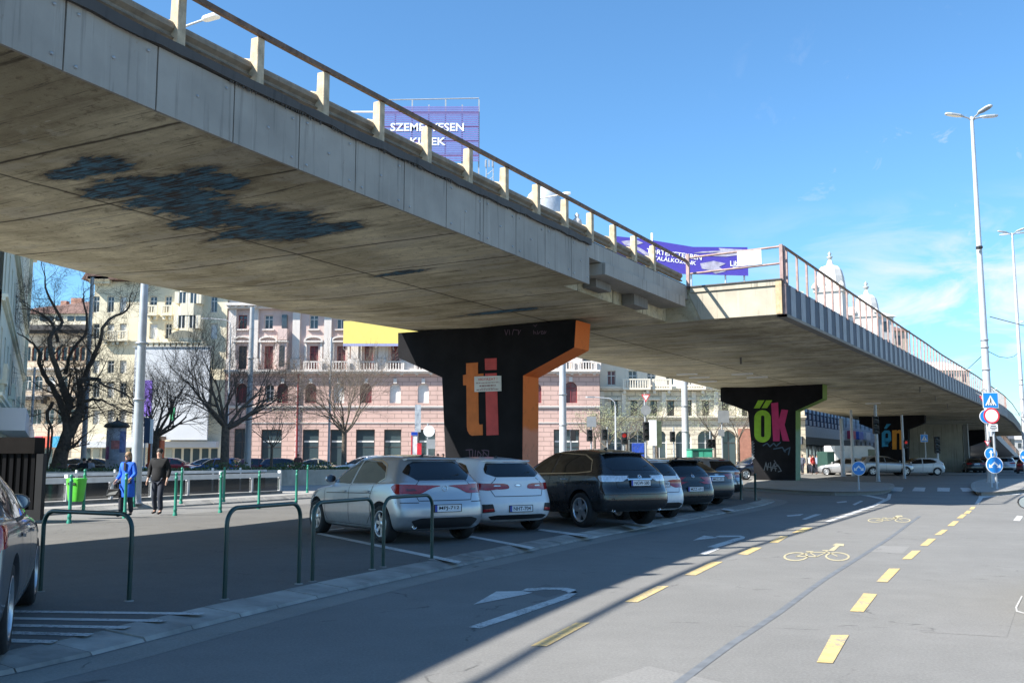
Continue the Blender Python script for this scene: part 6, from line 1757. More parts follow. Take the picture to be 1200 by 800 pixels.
for i, cx in enumerate((283, 316, 331, 364, 397, 429, 463, 496, 529, 562, 595, 628, 669)):
    if cx == 316: w2.win(lx(316, 460), .8, PZ(471), PZ(450), arch=True, pane='pane'); continue
    bl_ = cx in (397, 463, 496, 529, 562)
    w2.win(lx(cx, 460), (13 if cx != 669 else 15)/12.8, PZ(472), PZ(449 if cx != 669 else 447), arch=True, frame='frame_red' if not bl_ else 'frame_white', pane='pane_blind' if bl_ else 'pane_red', mull=1 if not bl_ else 0, trans=.3 if not bl_ else 0)
w2.build()
cornice(pink, 0, Lp, zstr-.02, .22, .16, MT['pink_trim'])
cornice(pink, 0, Lp, zcor+.0, .34, .55, MT['pink_trim'], dent=.55)
cornice(pink, 0, Lp, 4.55, .12, .08, MT['pink_trim'], nm='string_course')
# keystones over arches
m = MB()
for cx in (283, 331, 364, 397, 429, 463, 496, 529, 562, 595, 628, 669):
    x = lx(cx, 460); z = PZ(449 if cx != 669 else 447); m.box(x-.16, x+.16, -.12, .015, z-.02, z+.42)
m.build('keystones', MT['pink_trim'], pink)
# upper floors, smooth pink with pale pilasters
w3 = Wall(pink, 0, Lp, zcor+.35, zsec, MT['pink_smooth'], .12, .35, 'upper_wall')
ups = [(284, 10, 'pane'), (314.5, 10, 'pane_red'), (330.5, 6, 'pane'), (367.5, 10, 'pane_red'), (399.5, 10, 'pane_red'), (432, 10, 'pane_red'), (463, 10, 'pane_red'), (497, 10, 'pane_red'), (530, 10, 'pane_red'), (562, 10, 'pane'), (595, 10, 'pane'), (628, 10, 'pane_red'), (662, 10, 'pane'), (688, 9, 'pane')]
for cx, w, pn in ups:
    w3.win(lx(cx, 415), w/12.8, PZ(432), PZ(405), frame='frame_red' if pn == 'pane_red' else 'frame_dark', pane=pn, mull=1 if w > 7 else 0, trans=.3)
    if w > 7:
        w3.win(lx(cx, 378), 9/12.8+.1, PZ(385), PZ(369), frame='frame_red' if cx < 300 else 'frame_white', pane='pane', mull=1, trans=.3)
w3.build()
for cx, w, pn in ups:
    if w > 7:
        pediment(pink, lx(cx, 400), 1.75, PZ(401), MT['pink_trim'], 'arc', .12)
        if cx > 350: balcony(pink, lx(cx, 430), 1.75, PZ(433), MT['pink_trim'], .10, .55, .75)
        MB().box(lx(cx, 378)-.55, lx(cx, 378)+.55, -.08, .115, PZ(387), PZ(385.6)).build('window_sill', MT['pink_trim'], pink)
# oriel strip beside the second bay
MB().box(lx(325), lx(336), -.75, .10, PZ(434), PZ(403)+.1).build('oriel', MT['pink_smooth'], pink)
m = MB().box(lx(327.5), lx(333.5), -.78, -.752, PZ(430), PZ(406)).build('window', MT['pane'], pink)
MB().prism([(lx(324), -.95), (lx(337), -.95), (lx(337), .1), (lx(324), .1)], PZ(403)+.1, PZ(400)).build('oriel_cap', MT['pink_trim'], pink)
MB().box(lx(325), lx(336), -.75, .10, PZ(399), PZ(386)).build('oriel', MT['pink_smooth'], pink)
MB().box(lx(328), lx(334), -.2, .11, PZ(385), PZ(369)).build('window', MT['pane'], pink)
# giant pilasters
for i, cx in enumerate((272, 298, 347, 384, 416, 448, 480, 513, 546, 579, 612, 646, 676, 698)):
    x = lx(cx, 400); m = MB().box(x-.34, x+.34, -.12, .115, PZ(420), PZ(362)).box(x-.46, x+.46, -.22, .113, zcor+.35, PZ(420.5)).box(x-.42, x+.42, -.2, .112, PZ(362.2), PZ(360))
    m.build('pilaster', MT['pink_trim'], pink)
cornice(pink, 0, Lp, zsec, .5, .7, MT['pink_trim'], dent=.6)
MB().box(0, Lp, .3, .9, zsec+.5, ztopb).build('parapet', MT['pink_trim'], pink)
MB().box(0, Lp, .9, 16, 0, ztopb-.4).build('block', MT['pink_smooth'], pink)
# rainwater pipe and quoins
MB().tube([(lx(349), -.1, 0), (lx(349), -.1, zcor)], .1, 8).build('downpipe', MT['frame_red'], pink)
m = MB()
for i in range(int(zcor/.5)):
    m.box(lx(346.5), lx(351.5), -.07, -.002, i*.5+.04, i*.5+.42)
m.build('quoins', MT['pink_trim'], pink)
# yellow banner on the facade
t = thing('facade_banner', 'yellow banner with a blue hem stretched across the pink palace beside the ti pier', 'banner', (PX(403), YP-1.1, 0), 0)
bw = PX(500)-PX(403)
MB().box(0, bw, 0, .06, PZ(404), PZ(378)).build('sheet', M_('yellow_sheet', (.78, .62, .16), .6, var=.06), t)
MB().box(0, bw, -.01, .07, PZ(407), PZ(404.1)).build('hem', M_('lilac_hem', (.30, .32, .52), .6), t)
for i in range(6): MB().tube([(bw*i/5, .1, PZ(378)), (bw*i/5, .1, PZ(410)), (bw*i/5, 1.0, PZ(410))], .03, 6).build('strut', MT['galv'], t)
# ------------------------------------------------ cream corner building
cx0, cx1 = PX(104), PX(262.5)
cream = thing('corner_building', 'tall cream apartment house with bay windows above a huge white hoarding', 'building', (cx0, YP, 0), 0)
cl = lambda px, py=400: PX(px, py)-cx0
Lc = cx1-cx0
w4 = Wall(cream, 0, Lc, 3.6, PZ(330, 120), MT['cream2'], 0, .3, 'front_wall')
cols = [(113, 8), (130, 8), (144.5, 8), (180, 9), (197.5, 8), (216, 8), (229, 8), (251, 8)]
for cx, w in cols:
    for (b_, t_) in ((366, 347), (397, 379), (437, 422), (466, 448), (497, 480)):
        if b_ > 400 and cx > 160: continue
        pn = random.choice(['pane', 'pane', 'pane_blind'])
        w4.win(cl(cx, t_), w/12.8, PZ(b_), PZ(t_), pane=pn, mull=1, trans=.3)
w4.build()
for i, cx in enumerate((180, 197.5)): balcony(cream, cl(cx, 369), 1.0, PZ(368.5), MT['cream'], 0, .6, .8)
for cx in (130, 144.5): balcony(cream, cl(cx, 399), 1.2, PZ(398), MT['cream'], 0, .55, .8)
# polygonal bay with dome canopy
b = MB(); xa, xb = cl(208), cl(236)
b.prism([(xa, -.004), (xa+.5, -1.0), (xb-.5, -1.0), (xb, -.004)], PZ(401), PZ(386)); b.prism([(xa, -.004), (xa+.5, -1.0), (xb-.5, -1.0), (xb, -.004)], PZ(371), PZ(357))
b.build('bay', MT['cream'], cream)
for (a_, c_) in ((400, 386), (357, 340)):
    pass
for cx in (216, 229):
    for (b_, t_) in ((386, 371), (357, 344)):
        MB().box(cl(cx)-.38, cl(cx)+.38, -.92, -.85, PZ(b_), PZ(t_)).build('bay_window', MT['pane'], cream)
        m = MB()
        for x in (-.42, -.03, .36): m.box(cl(cx)+x, cl(cx)+x+.07, -.96, -.84, PZ(b_), PZ(t_))
        m.build('mullions', MT['frame_white'], cream)
for (b_, t_) in ((386, 371), (357, 344)):
    for cx in (209.5, 222.5, 235): MB().box(cl(cx)-.22, cl(cx)+.22, -.95, -.0, PZ(b_)-.01, PZ(t_)+.01).build('bay_pier', MT['cream'], cream)
MB().prism([(xa, -.004), (xa+.5, -1.0), (xb-.5, -1.0), (xb, -.004)], PZ(344), PZ(333)).build('bay', MT['cream'], cream)
m = MB(); n = 12; xr = cl(200); xq = cl(240); cxm = (xr+xq)/2; rr = (xq-xr)/2
prev = None
vs = []
for i in range(n+1):
    a = math.pi*i/n
    for y_ in (-1.5, -.01): vs.append((cxm-rr*math.cos(a), y_ if y_ > -.5 else y_*(.5+.5*math.sin(a)), PZ(401.5)+rr*.62*math.sin(a)))
m.add(vs, [(2*i, 2*i+1, 2*i+3, 2*i+2) for i in range(n)], True); m.add([vs[2*i] for i in range(n+1)], [tuple(range(n+1))])
m.build('canopy', MT['cream'], cream, rec=True)
m = MB()
for i in range(12): x = cl(168)+i*(cl(240)-cl(168))/11; m.box(x-.18, x+.18, -.9, -.003, PZ(407.5), PZ(403))
m.box(cl(166), cl(242), -1.0, -.002, PZ(403)+.01, PZ(401.5)); m.build('bracketed_ledge', MT['cream'], cream)
cornice(cream, cl(104), cl(128), PZ(333, 120), .6, .9, MT['cream'])
MB().box(0, Lc, .31, 14, 0, PZ(331, 120)-.1).build('block', MT['cream'], cream)
MB().prism([(-.9, PZ(329, 120)), (Lc, PZ(329, 120)), (Lc-.2, PZ(329, 120)+4.5), (1.8, PZ(329, 120)+4.5)], -14, .9, Matrix(((1, 0, 0, 0), (0, 0, -1, 0), (0, 1, 0, 0), (0, 0, 0, 1)))).build('roof', MT['rooftile'], cream, rec=True)
# shop zone under
MB().box(0, Lc, -.02, .30, 0, 3.598).build('shop_wall', MT['cream'], cream)
MB().box(cl(104), cl(261), -.9, -.025, PZ(524), PZ(517)).build('shop_canopy', MT['hoarding'], cream)
for i in range(15):
    x = cl(104)+i*(Lc)/15+.12; MB().box(x, x+Lc/15-.25, -.09, -.03, .3, PZ(525.5)).build('shop_window', random.choice([MT['shopglass'], MT['shopglass'], M_('milky_pane', (.40, .42, .36), .3)]), cream)
# hoarding (scaffold sheet)
t = thing('hoarding', 'huge white hoarding sheet covering the lower floors of the cream house', 'hoarding', (PX(163), YP-1.6, 0), 0)
hw = PX(250)-PX(163)
MB().box(0, hw, 0, .25, PZ(515.5), PZ(409)).build('sheet', MT['hoarding'], t)
MB().box(hw*.10, hw*.25, -.03, -.004, PZ(488), PZ(447)).build('purple_print', M_('purple_print', (.26, .16, .62), .5, var=.1), t)
MB().box(hw*.50, hw*.56, -.03, -.004, PZ(493), PZ(478)).build('green_print', M_('green_print', (.06, .36, .16), .5, var=.1), t)
MB().box(-.2, hw+.2, -.1, .3, PZ(409), PZ(408)).build('top_bar', MT['galv'], t)
# ------------------------------------------------ brown house
bx0, bx1 = atY(18, 480, 98).x, atY(105, 480, 98).x
brown = thing('town_house', 'brown beige town house with tiled roof behind the big bare tree', 'building', (bx0, 98, 0), R(-2))
Lb = bx1-bx0; pmb = 98/FPX; BZ = lambda y: atY(60, y, 98).z; bl2 = lambda px: atY(px, 450, 98).x-bx0
w5 = Wall(brown, 0, Lb, 0, BZ(378), MT['brownb'], 0, .35, 'front_wall')
for i in range(11):
    x = bl2(24)+i*7.2*pmb
    w5.win(x, .52, BZ(423), BZ(406), arch=True, pane='pane', frame='frame_red', mull=0, trans=0)
for cx in (32, 45, 60, 75, 90): w5.win(bl2(cx), .9, BZ(458), BZ(440), arch=True, pane='pane_blind' if cx in (60, 90) else 'pane', mull=1)
for cx in (32, 45, 60, 75, 90): w5.win(bl2(cx), 1.0, BZ(497), BZ(479), pane='pane', mull=1, frame='frame_white')
for cx in (28, 36, 44, 58, 65, 78, 86, 94): w5.win(bl2(cx), .7, BZ(377.5), BZ(372)-.15+.0, pane='pane', mull=0, trans=0) if False else None
w5.build()
m = MB().box(0, Lb, -.9, 0, BZ(388), BZ(382)).box(0, Lb, -.5, .0, BZ(391), BZ(388)-.01); m.build('cornice', MT['frame_dark'], brown)
MB().box(0, Lb, -.05, .3, BZ(381), BZ(368)).build('attic_wall', MT['cream'], brown)
for cx in (28, 47, 55, 66, 80, 90, 97): MB().box(bl2(cx)-.32, bl2(cx)+.32, -.09, -.052, BZ(376), BZ(371)).build('attic_window', MT['pane'], brown)
cornice(brown, 0, Lb, BZ(434), .25, .3, MT['pink_trim']); cornice(brown, 0, Lb, BZ(466), .25, .35, MT['pink_trim'])
balcony(brown, bl2(38), 3.4, BZ(467), MT['frame_dark'], 0, 1.0, .9, iron=True); balcony(brown, bl2(70), 2.4, BZ(463), MT['frame_dark'], 0, .9, .9, iron=True)
zr0, zr1 = BZ(368), BZ(348)
MB().add([(-2, -.3, zr0), (Lb+1, -.3, zr0), (Lb+1, 7, zr1+1.2), (-2, 7, zr1), (-2, 14, zr0), (Lb+1, 14, zr0)], [(0, 1, 2, 3), (3, 2, 5, 4), (1, 5, 2), (0, 3, 4)]).build('roof', MT['rooftile'], brown)
for cx, h_ in ((37, .5), (50, .8), (56, .8), (93, 1.1), (99, .6)):
    MB().box(bl2(cx)-.32, bl2(cx)+.32, 5.6, 6.3, zr1-1.0, zr1+h_).build('chimney', M_('brick_chimney', (.42, .24, .18), .9) if cx == 37 else bpy.data.materials['brick_chimney'], brown)
MB().box(0, Lb, .35, 13.8, 0, BZ(370)).build('block', MT['cream'], brown)
m_ = [(.35, .06, .10), (.60, .10, .06), (.05, .30, .50), (.6, .6, .6)]
for i, (a_, b_) in enumerate(((48, 56), (57, 68), (69, 77), (22, 46))):
    MB().box(bl2(a_), bl2(b_), -.5, -.005, BZ(524), BZ(511)).build('shop_sign', M_('shop_sign_%d' % i, m_[i], .5, var=.4, vs=1.5), brown)
    MB().box(bl2(a_)+.1, bl2(b_)-.1, -.06, -.004, .2, BZ(526)).build('shop_window', MT['shopglass'], brown)
# ------------------------------------------------ left edge building (grazing wall going away)
c0 = atY(25.5, 480, 78); dirw = Vector((math.sin(R(-25.4)), math.cos(R(-25.4)), 0))
Ls = 46
st_ = c0-dirw*Ls; sage = thing('apartment_house', 'grey green apartment house receding along the left edge', 'building', (st_.x, st_.y, 0), math.atan2(dirw.y, dirw.x))
# local x = towards the corner; wall faces local -y (to the right, towards the road)
hS = 17.2
w6 = Wall(sage, 0, Ls, 0, hS, MT['sage'], 0, .25, 'side_wall')
for i in range(12):
    x = 2.0+i*3.8
    for (z0_, z1_) in ((4.6, 6.6), (8.0, 10.2), (11.6, 13.6), (14.6, 16.4)): w6.win(x, 1.3, z0_, z1_, pane='pane', mull=1)
w6.build()
for z in (3.7, 7.4, 11.1): cornice(sage, 0, Ls, z, .25, .22, MT['sage'])
for i in range(12):
    x = 2.0+i*3.8; balcony(sage, x, 1.8, 4.5, MT['sage'], 0, .3, .6) if i % 3 == 0 else None
MB().box(0, Ls, .25, 12, 0, hS-.01).build('block', MT['sage'], sage)
MB().box(Ls-1.6, Ls+.0, -.22, -.003, 3.9, hS).build('corner_bay', MT['sage'], sage)
MB().box(-.3, Ls+.3, -.5, 12, hS, hS+.5).build('eaves', MT['sage'], sage)
MB().box(3, Ls-1, -1.0, -.004, 2.6, 3.5).build('shop_sign_band', MT['hoarding'], sage)
# ------------------------------------------------ sandstone building
sx0, sx1 = atY(703.5, 480, 92).x, atY(943, 480, 92).x
sand = thing('arcade_building', 'sandstone building with arched ground floor between the ti and ők piers', 'building', (sx0, 92, 0), 0)
Lsd = sx1-sx0; SZ = lambda y: atY(780, y, 92).z; sl2 = lambda px: atY(px, 470, 92).x-sx0
w7 = Wall(sand, 0, Lsd, 0, SZ(490), MT['sand'], 0, .5, 'arcade_wall')
for cx, w in ((720, 17), (747, 21), (772, 17), (800, 19), (826, 19), (853, 18), (880, 18), (905, 18), (928, 14)):
    w7.win(sl2(cx), w*.078, .15, SZ(504), arch=True, pane='shopglass', frame='frame_dark' if cx > 850 else 'frame_white', mull=1, trans=.3, part='arched_window')
w7.build()
w8 = Wall(sand, 0, Lsd, SZ(490)+.25, SZ(457), MT['sand'], .06, .35, 'first_floor_wall')
for cx in (720, 743, 766, 786, 807, 827, 850, 872, 895, 917): w8.win(sl2(cx), 8*.08, SZ(488), SZ(469), pane='pane', mull=1, frame='frame_dark')
w8.build()
w9 = Wall(sand, 0, Lsd, SZ(457)+.3, 17, MT['sand_trim'], .1, .35, 'second_floor_wall')
for cx in (717, 742, 764, 786, 808, 830, 852, 874, 896, 918):
    w9.win(sl2(cx), .8, SZ(451), SZ(434), pane='pane_red' if cx == 717 else 'pane', mull=1, frame='frame_white'); w9.win(sl2(cx), .8, 12.8, 14.6, pane='pane', mull=1)
w9.build()
cornice(sand, 0, Lsd, SZ(491), .3, .4, MT['sand_trim']); cornice(sand, 0, Lsd, SZ(457.5), .35, .45, MT['sand_trim'], dent=.5); cornice(sand, 0, Lsd, 16.4, .6, .8, MT['sand_trim'], dent=.6)
balcony(sand, sl2(745), 2.6, SZ(455), MT['sand_trim'], .05, .9, .85); balcony(sand, sl2(775), 1.8, SZ(455), MT['sand_trim'], .05, .7, .85); balcony(sand, sl2(812), 2.2, SZ(455), MT['sand_trim'], .05, .8, .85)
for cx in (705.5, 731, 756, 778, 813, 839, 866, 892, 917): MB().box(sl2(cx)-.2, sl2(cx)+.2, -.12, .055, SZ(489.5), SZ(458.5)).build('pilaster', MT['sand_trim'], sand)
for cx in (720, 743, 766, 786, 807, 827, 850): MB().box(sl2(cx)-.55, sl2(cx)+.55, -.18, .055, SZ(468.5), SZ(466.5)).build('window_hood', MT['sand_trim'], sand)
MB().box(0, Lsd, .62, 15, 0, 16.9).build('block', MT['sand'], sand)
MB().box(sl2(864), sl2(878), -.35, -.01, .2, SZ(502)).build('brick_porch', M_('brick_porch', (.36, .17, .12), .9, var=.2), sand)
# posters on arcade
t = thing('advert_panel', 'blue advert panel standing before the sandstone arcade', 'panel', (atY(741, 540, 84).x, 84, 0), 0)
MB().box(0, 14*84/FPX, 0, .2, .5, atY(745, 519, 84).z).build('panel', M_('advert_blue', (.03, .08, .40), .4, var=.3), t)
for x in (.1, .85): MB().box(x, x+.08, .05, .15, 0, .5).build('leg', MT['trim'], t)
t = thing('advert_panel', 'tall white advert board with a dark side right of the green signal', 'panel', (atY(761, 540, 72).x, 72, 0), 0)
MB().box(0, 9*72/FPX, 0, .2, atY(765, 522, 72).z, atY(765, 492, 72).z).build('white_face', MT['sign_white'], t); MB().box(9*72/FPX, 15*72/FPX, .0, .22, atY(765, 524, 72).z, atY(765, 493, 72).z).build('dark_face', M_('dark_face', (.06, .08, .05), .6, var=.4), t)
MB().box(.3, .42, .05, .15, 0, atY(765, 522, 72).z).build('leg', MT['galv'], t)
# ------------------------------------------------ glass fronted block right of the ők pier
ga0 = atY(925, 540, 92); ga1 = atY(988, 540, 118)
gd = (ga1-ga0); gd.z = 0; gL = gd.length
glb = thing('department_store', 'modern store with striped upper facade and tall shop glass right of the ők pier', 'building', (ga0.x, ga0.y, 0), math.atan2(gd.y, gd.x))
GZ = lambda y: atY(950, y, 100).z
m = MB().box(0, gL, .3, 14, 0, 15).build('block', M_('store_grey', (.30, .32, .36), .6), glb)
for i in range(16):
    x = i*gL/16; MB().box(x+.12, x+gL/16-.02, .05, .28, .1, GZ(522)).build('shop_glass', MT['shopglass'] if i % 3 else M_('teal_glass', (.10, .22, .26), .1), glb)
    MB().box(x, x+.12, -.02, .29, 0, GZ(522)).build('mullion', MT['sign_white'], glb)
MB().box(0, gL, -1.2, .29, GZ(521.5), GZ(513)).build('dark_canopy', M_('canopy_slate', (.06, .075, .10), .6), glb)
MB().box(0, gL, -.3, .29, GZ(512.5), GZ(499)).build('pale_band', M_('pale_band', (.52, .55, .60), .6), glb)
for i in range(14):
    x = i*gL/14
    for j in range(6): MB().box(x+.5, x+gL/14-.05, -.15+.06*(j % 2), .2, GZ(498)+j*.62, GZ(498)+j*.62+.5).build('louvre', bpy.data.materials['pale_band'], glb)
    MB().box(x+.05, x+.45, -.25, .2, GZ(498.5), 12).build('fin', M_('fin_dark', (.06, .07, .12), .5) if i == 0 else bpy.data.materials['fin_dark'], glb)
# next block beyond with small arched windows
ha0 = atY(990, 540, 122); ha1 = atY(1042, 540, 150); hd = ha1-ha0; hd.z = 0
far = thing('grey_palace', 'grey palace with small arched windows between the ők and én piers', 'building', (ha0.x, ha0.y, 0), math.atan2(hd.y, hd.x))
w10 = Wall(far, 0, hd.length, 0, 13.0, stone_wall('grey_render', (.36, .37, .40), .5, 1.3, .4), 0, .4, 'front_wall')
for i in range(10):
    x = 1.6+i*hd.length/10.4
    w10.win(x, 1.1, 5.2, 7.8, arch=True, pane='pane', frame='frame_dark'); w10.win(x, 1.3, .3, 3.6, arch=True, pane='shopglass', frame='frame_dark'); w10.win(x, 1.0, 9.2, 11.2, pane='pane', frame='frame_dark')
w10.build(); cornice(far, 0, hd.length, 8.4, .4, .5, MT['pink_trim']); cornice(far, 0, hd.length, 12.6, .6, .9, MT['pink_trim'])
MB().box(0, hd.length, .4, 12, 0, 12.9).build('block', M_('grey_block', (.34, .35, .38), .8), far)
for i in range(3): MB().box(2+i*5, 5+i*5, -.5, -.01, 3.8, 4.8).build('shop_sign', M_('far_sign_%d' % i, ((.45, .05, .10), (.05, .12, .45), (.5, .5, .55))[i], .5), far)
# beige wall seen through, right of the én pier
t = thing('abutment_wall', 'beige concrete wall of the ramp right of the én pier', 'wall', (atY(1066, 540, 104).x, 104, 0), -AZ)
MB().box(0, 5.2, 0, 1.2, 0, 4.9).build('wall', MT['cream_conc'], t)
MB().box(5.3, 5.7, -.1, 1.0, 0, 4.9).build('end_post', MT['old_conc'], t)
# ramp beyond, sloping to the ground (edge seen at far right)
r0 = wld(vright2(170), 168); t = thing('descending_ramp', 'pale edged ramp sloping down to the street behind the sign cluster', 'ramp', (0, 0, 0), 0)
p0 = atY(1166, 504, 135); p1 = atY(1194, 534, 215)
dv = Vector((p1.x-p0.x, p1.y-p0.y, 0)).normalized(); nn = Vector((-dv.y, dv.x, 0))
m = MB(); q = [p0, p1]
for (o0, o1, za, zb_) in ((0, 9, -.9, 0),):
    vs = [(p0+nn*o0+Vector((0, 0, za))), (p1+nn*o0+Vector((0, 0, za))), (p1+nn*o1+Vector((0, 0, za))), (p0+nn*o1+Vector((0, 0, za))), p0+nn*o0, p1+nn*o0, p1+nn*o1, p0+nn*o1]
    m.add(vs, [(0, 3, 2, 1), (4, 5, 6, 7), (0, 1, 5, 4), (1, 2, 6, 5), (2, 3, 7, 6), (3, 0, 4, 7)])
m.build('ramp_deck', MT['rib_plate'], t, rec=True)
m = MB(); vs = [p0+Vector((0, 0, .02)), p1+Vector((0, 0, .02)), p1+Vector((0, 0, 1.0)), p0+Vector((0, 0, 1.0))]
for i in range(22):
    a = p0.lerp(p1, i/21); m.box(a.x-.04, a.x+.04, a.y-.04, a.y+.04, a.z, a.z+1.0)
m.tube([p0+Vector((0, 0, 1)), p1+Vector((0, 0, 1))], .06, 6); m.build('railing', MT['rail_brown'], t)
# far city blocks behind the end of the road
CG = 'distant blocks at the end of the road'
for (xa, xb, yt, D, c_, lb) in ((1172, 1182, 490, 200, (.34, .31, .28), 'distant tan block just right of the sign cluster'), (1181, 1190, 497, 230, (.16, .17, .20), 'distant dark grey block beyond the ramp'), (1189, 1230, 515, 300, (.45, .45, .44), 'far pale block at the right edge of the skyline'), (1196, 1260, 522, 380, (.38, .36, .34), 'lowest and farthest block at the end of the road'), (1120, 1174, 520, 330, (.36, .35, .34), 'far block seen under the deck behind the queue of cars')):
    a, b_ = atY(xa, 540, D), atY(xb, 540, D); h = atY(xa, yt, D).z
    t = thing('city_block', lb, 'building', (a.x, D, 0), 0, CG)
    W_ = b_.x-a.x; MB().box(0, W_, 0, 20, 0, h).build('block', M_('city_%d' % xa, c_, .9, var=.2), t)
    nf = max(2, int(h/3.2)); nw = max(2, int(W_/3))
    for f_ in range(nf):
        for i in range(nw):
            x = W_*(i+.5)/nw; MB().box(x-.5, x+.5, -.06, -.01, f_*3.2+1.0, f_*3.2+2.5).build('window', MT['pane'], t)
    MB().box(-.3, W_+.3, -.4, 20.2, h, h+.5).build('cornice', MT['pink_trim'], t)
# ------------------------------------------------ domed towers above the railing
def dome_tower(pxl, pxr, topy, urny, D, label, spill=26):
    cxp = (pxl+pxr)/2; g = atY(cxp, 400, D); s = .86*(pxr-pxl)*D/FPX; z1 = atY(cxp, topy, D).z; zu = atY(cxp, urny, D).z
    t = thing('domed_tower', label, 'tower', (g.x, D, 0), R(-28), 'white domed corner towers behind the flyover')
    W_ = MT['dome_white']; zb_ = z1-s*1.15
    MB().box(-s*.62, s*.62, -s*.62, s*.62, 0, zb_-.8).build('tower_shaft', W_, t)
    MB().box(-s*.72, s*.72, -s*.72, s*.72, zb_-.8, zb_-.2).build('cornice', W_, t)
    prof = [(.66, 0), (.64, .25), (.60, .6), (.52, .95), (.40, 1.12), (.24, 1.18), (.14, 1.22), (.10, 1.42), (.03, 1.5)]
    m = MB(); n = len(prof)
    rows = []
    for r_, z_ in prof:
        a = r_*s; c = a*.55 if r_ > .2 else a
        rows.append([(a, -c, zb_-.2+z_*s), (a, c, zb_-.2+z_*s), (c, a, zb_-.2+z_*s), (-c, a, zb_-.2+z_*s), (-a, c, zb_-.2+z_*s), (-a, -c, zb_-.2+z_*s), (-c, -a, zb_-.2+z_*s), (c, -a, zb_-.2+z_*s)])
    vs = [p for q in rows for p in q]; m.add(vs, [(i*8+j, i*8+(j+1) % 8, (i+1)*8+(j+1) % 8, (i+1)*8+j) for i in range(n-1) for j in range(8)]); m.build('dome', W_, t)
    zt_ = zb_-.2+1.45*s
    k_ = (zu-zt_); MB().lathe([(.02, 0), (.10*k_, .08*k_), (.28*k_, .30*k_), (.30*k_, .38*k_), (.12*k_, .42*k_), (.10*k_, .55*k_), (.20*k_, .70*k_), (.05*k_, .85*k_), (0, k_)], 12, Matrix.Translation((0, 0, zt_))).build('urn', M_('weathered_urn', (.42, .44, .42), .6, .3) if 'weathered_urn' not in bpy.data.materials else bpy.data.materials['weathered_urn'], t)
    for sx in (-1, 1): 
        MB().lathe([(s*.17, 0), (s*.17, .1*s), (s*.1, .2*s), (0, .3*s)], 10, Matrix.Translation((sx*s*.62, -s*.72, zb_-.2))).build('finial', W_, t)
    m = MB()
    for i in range(9):
        a0, a1 = math.pi*i/9, math.pi*(i+1)/9; R1, R2 = s*.24, s*.15
        m.add([(R1*math.cos(a0), -s*.66, zb_-.1+R1*math.sin(a0)*1.2), (R1*math.cos(a1), -s*.66, zb_-.1+R1*math.sin(a1)*1.2), (R2*math.cos(a1), -s*.66, zb_-.1+R2*math.sin(a1)*1.2), (R2*math.cos(a0), -s*.66, zb_-.1+R2*math.sin(a0)*1.2)], [(0, 1, 2, 3)])
    m.build('dormer_arch', bpy.data.materials['weathered_urn'], t)
    return t
MT['dome_white'] = M_('dome_white', (.58, .56, .53), .8, var=.12, vs=.6, grime=.35)
dome_tower(962, 990, 311, 294, 150, 'larger white domed tower with an urn above the flyover railing')
dome_tower(1006, 1029, 345, 329, 172, 'smaller white domed tower right of the larger one')
g = atY(638, 400, 110)
t = thing('domed_tower', 'pale round dome peeping between railing posts left of the blue book banner', 'tower', (g.x, 110, 0), 0, None)
zt_ = atY(632, 219, 110).z
MB().box(-2.4, 2.4, -2.4, 2.4, 0, zt_-3.5).build('tower_shaft', MT['dome_white'], t)
MB().lathe([(2.3, zt_-3.5), (2.25, zt_-2.2), (1.8, zt_-1.0), (1.0, zt_-.25), (.0, zt_)], 24).build('dome', M_('grey_dome', (.50, .54, .58), .5, .2), t)
g = atY(676, 240, 110); t = thing('roof_finial', 'small stone finial between railing posts right of the round dome', 'finial', (g.x, 110, 0), 0)
zt_ = atY(676, 249, 110).z
MB().box(-.5, .5, -.5, .5, 0, zt_-1.8).lathe([(.3, 0), (.6, .4), (.5, .9), (.2, 1.2), (.3, 1.5), (0, 1.8)], 12, Matrix.Translation((0, 0, zt_-1.8))).build('urn', MT['dome_white'], t)
# row of buildings rising behind the right hand railing
for (xa, xb, yt, D, lb, mt) in ((994, 1052, 352, 190, 'long pale palace seen through the railing posts under the domes', 'dome_white'), (1040, 1066, 372, 215, 'tan house with a pointed gable behind the railing', 'brownb'), (1062, 1140, 420, 260, 'long pale terrace far behind the railing', 'cream')):
    a, b_ = atY(xa, 400, D), atY(xb, 400, D); h = atY((xa+xb)/2, yt, D).z; W_ = b_.x-a.x
    t = thing('palace_block', lb, 'building', (a.x, D, 0), R(8))
    MB().box(0, W_, 0, 16, 0, h-3).build('block', MT[mt], t)
    MB().add([(-.5, -.5, h-3), (W_+.5, -.5, h-3), (W_+.5, 16.5, h-3), (-.5, 16.5, h-3), (2, 8, h), (W_-2, 8, h)], [(0, 1, 5, 4), (1, 2, 5), (2, 3, 4, 5), (3, 0, 4)]).build('roof', MT['rooftile'] if mt == 'brownb' else MT['dome_white'], t)
    nw = int(W_/3.2)
    for f_ in range(3):
        for i in range(nw): x = W_*(i+.5)/nw; MB().box(x-.55, x+.55, -.06, -.01, h-6-3.6*f_, h-4-3.6*f_).build('window', MT['pane'], t)
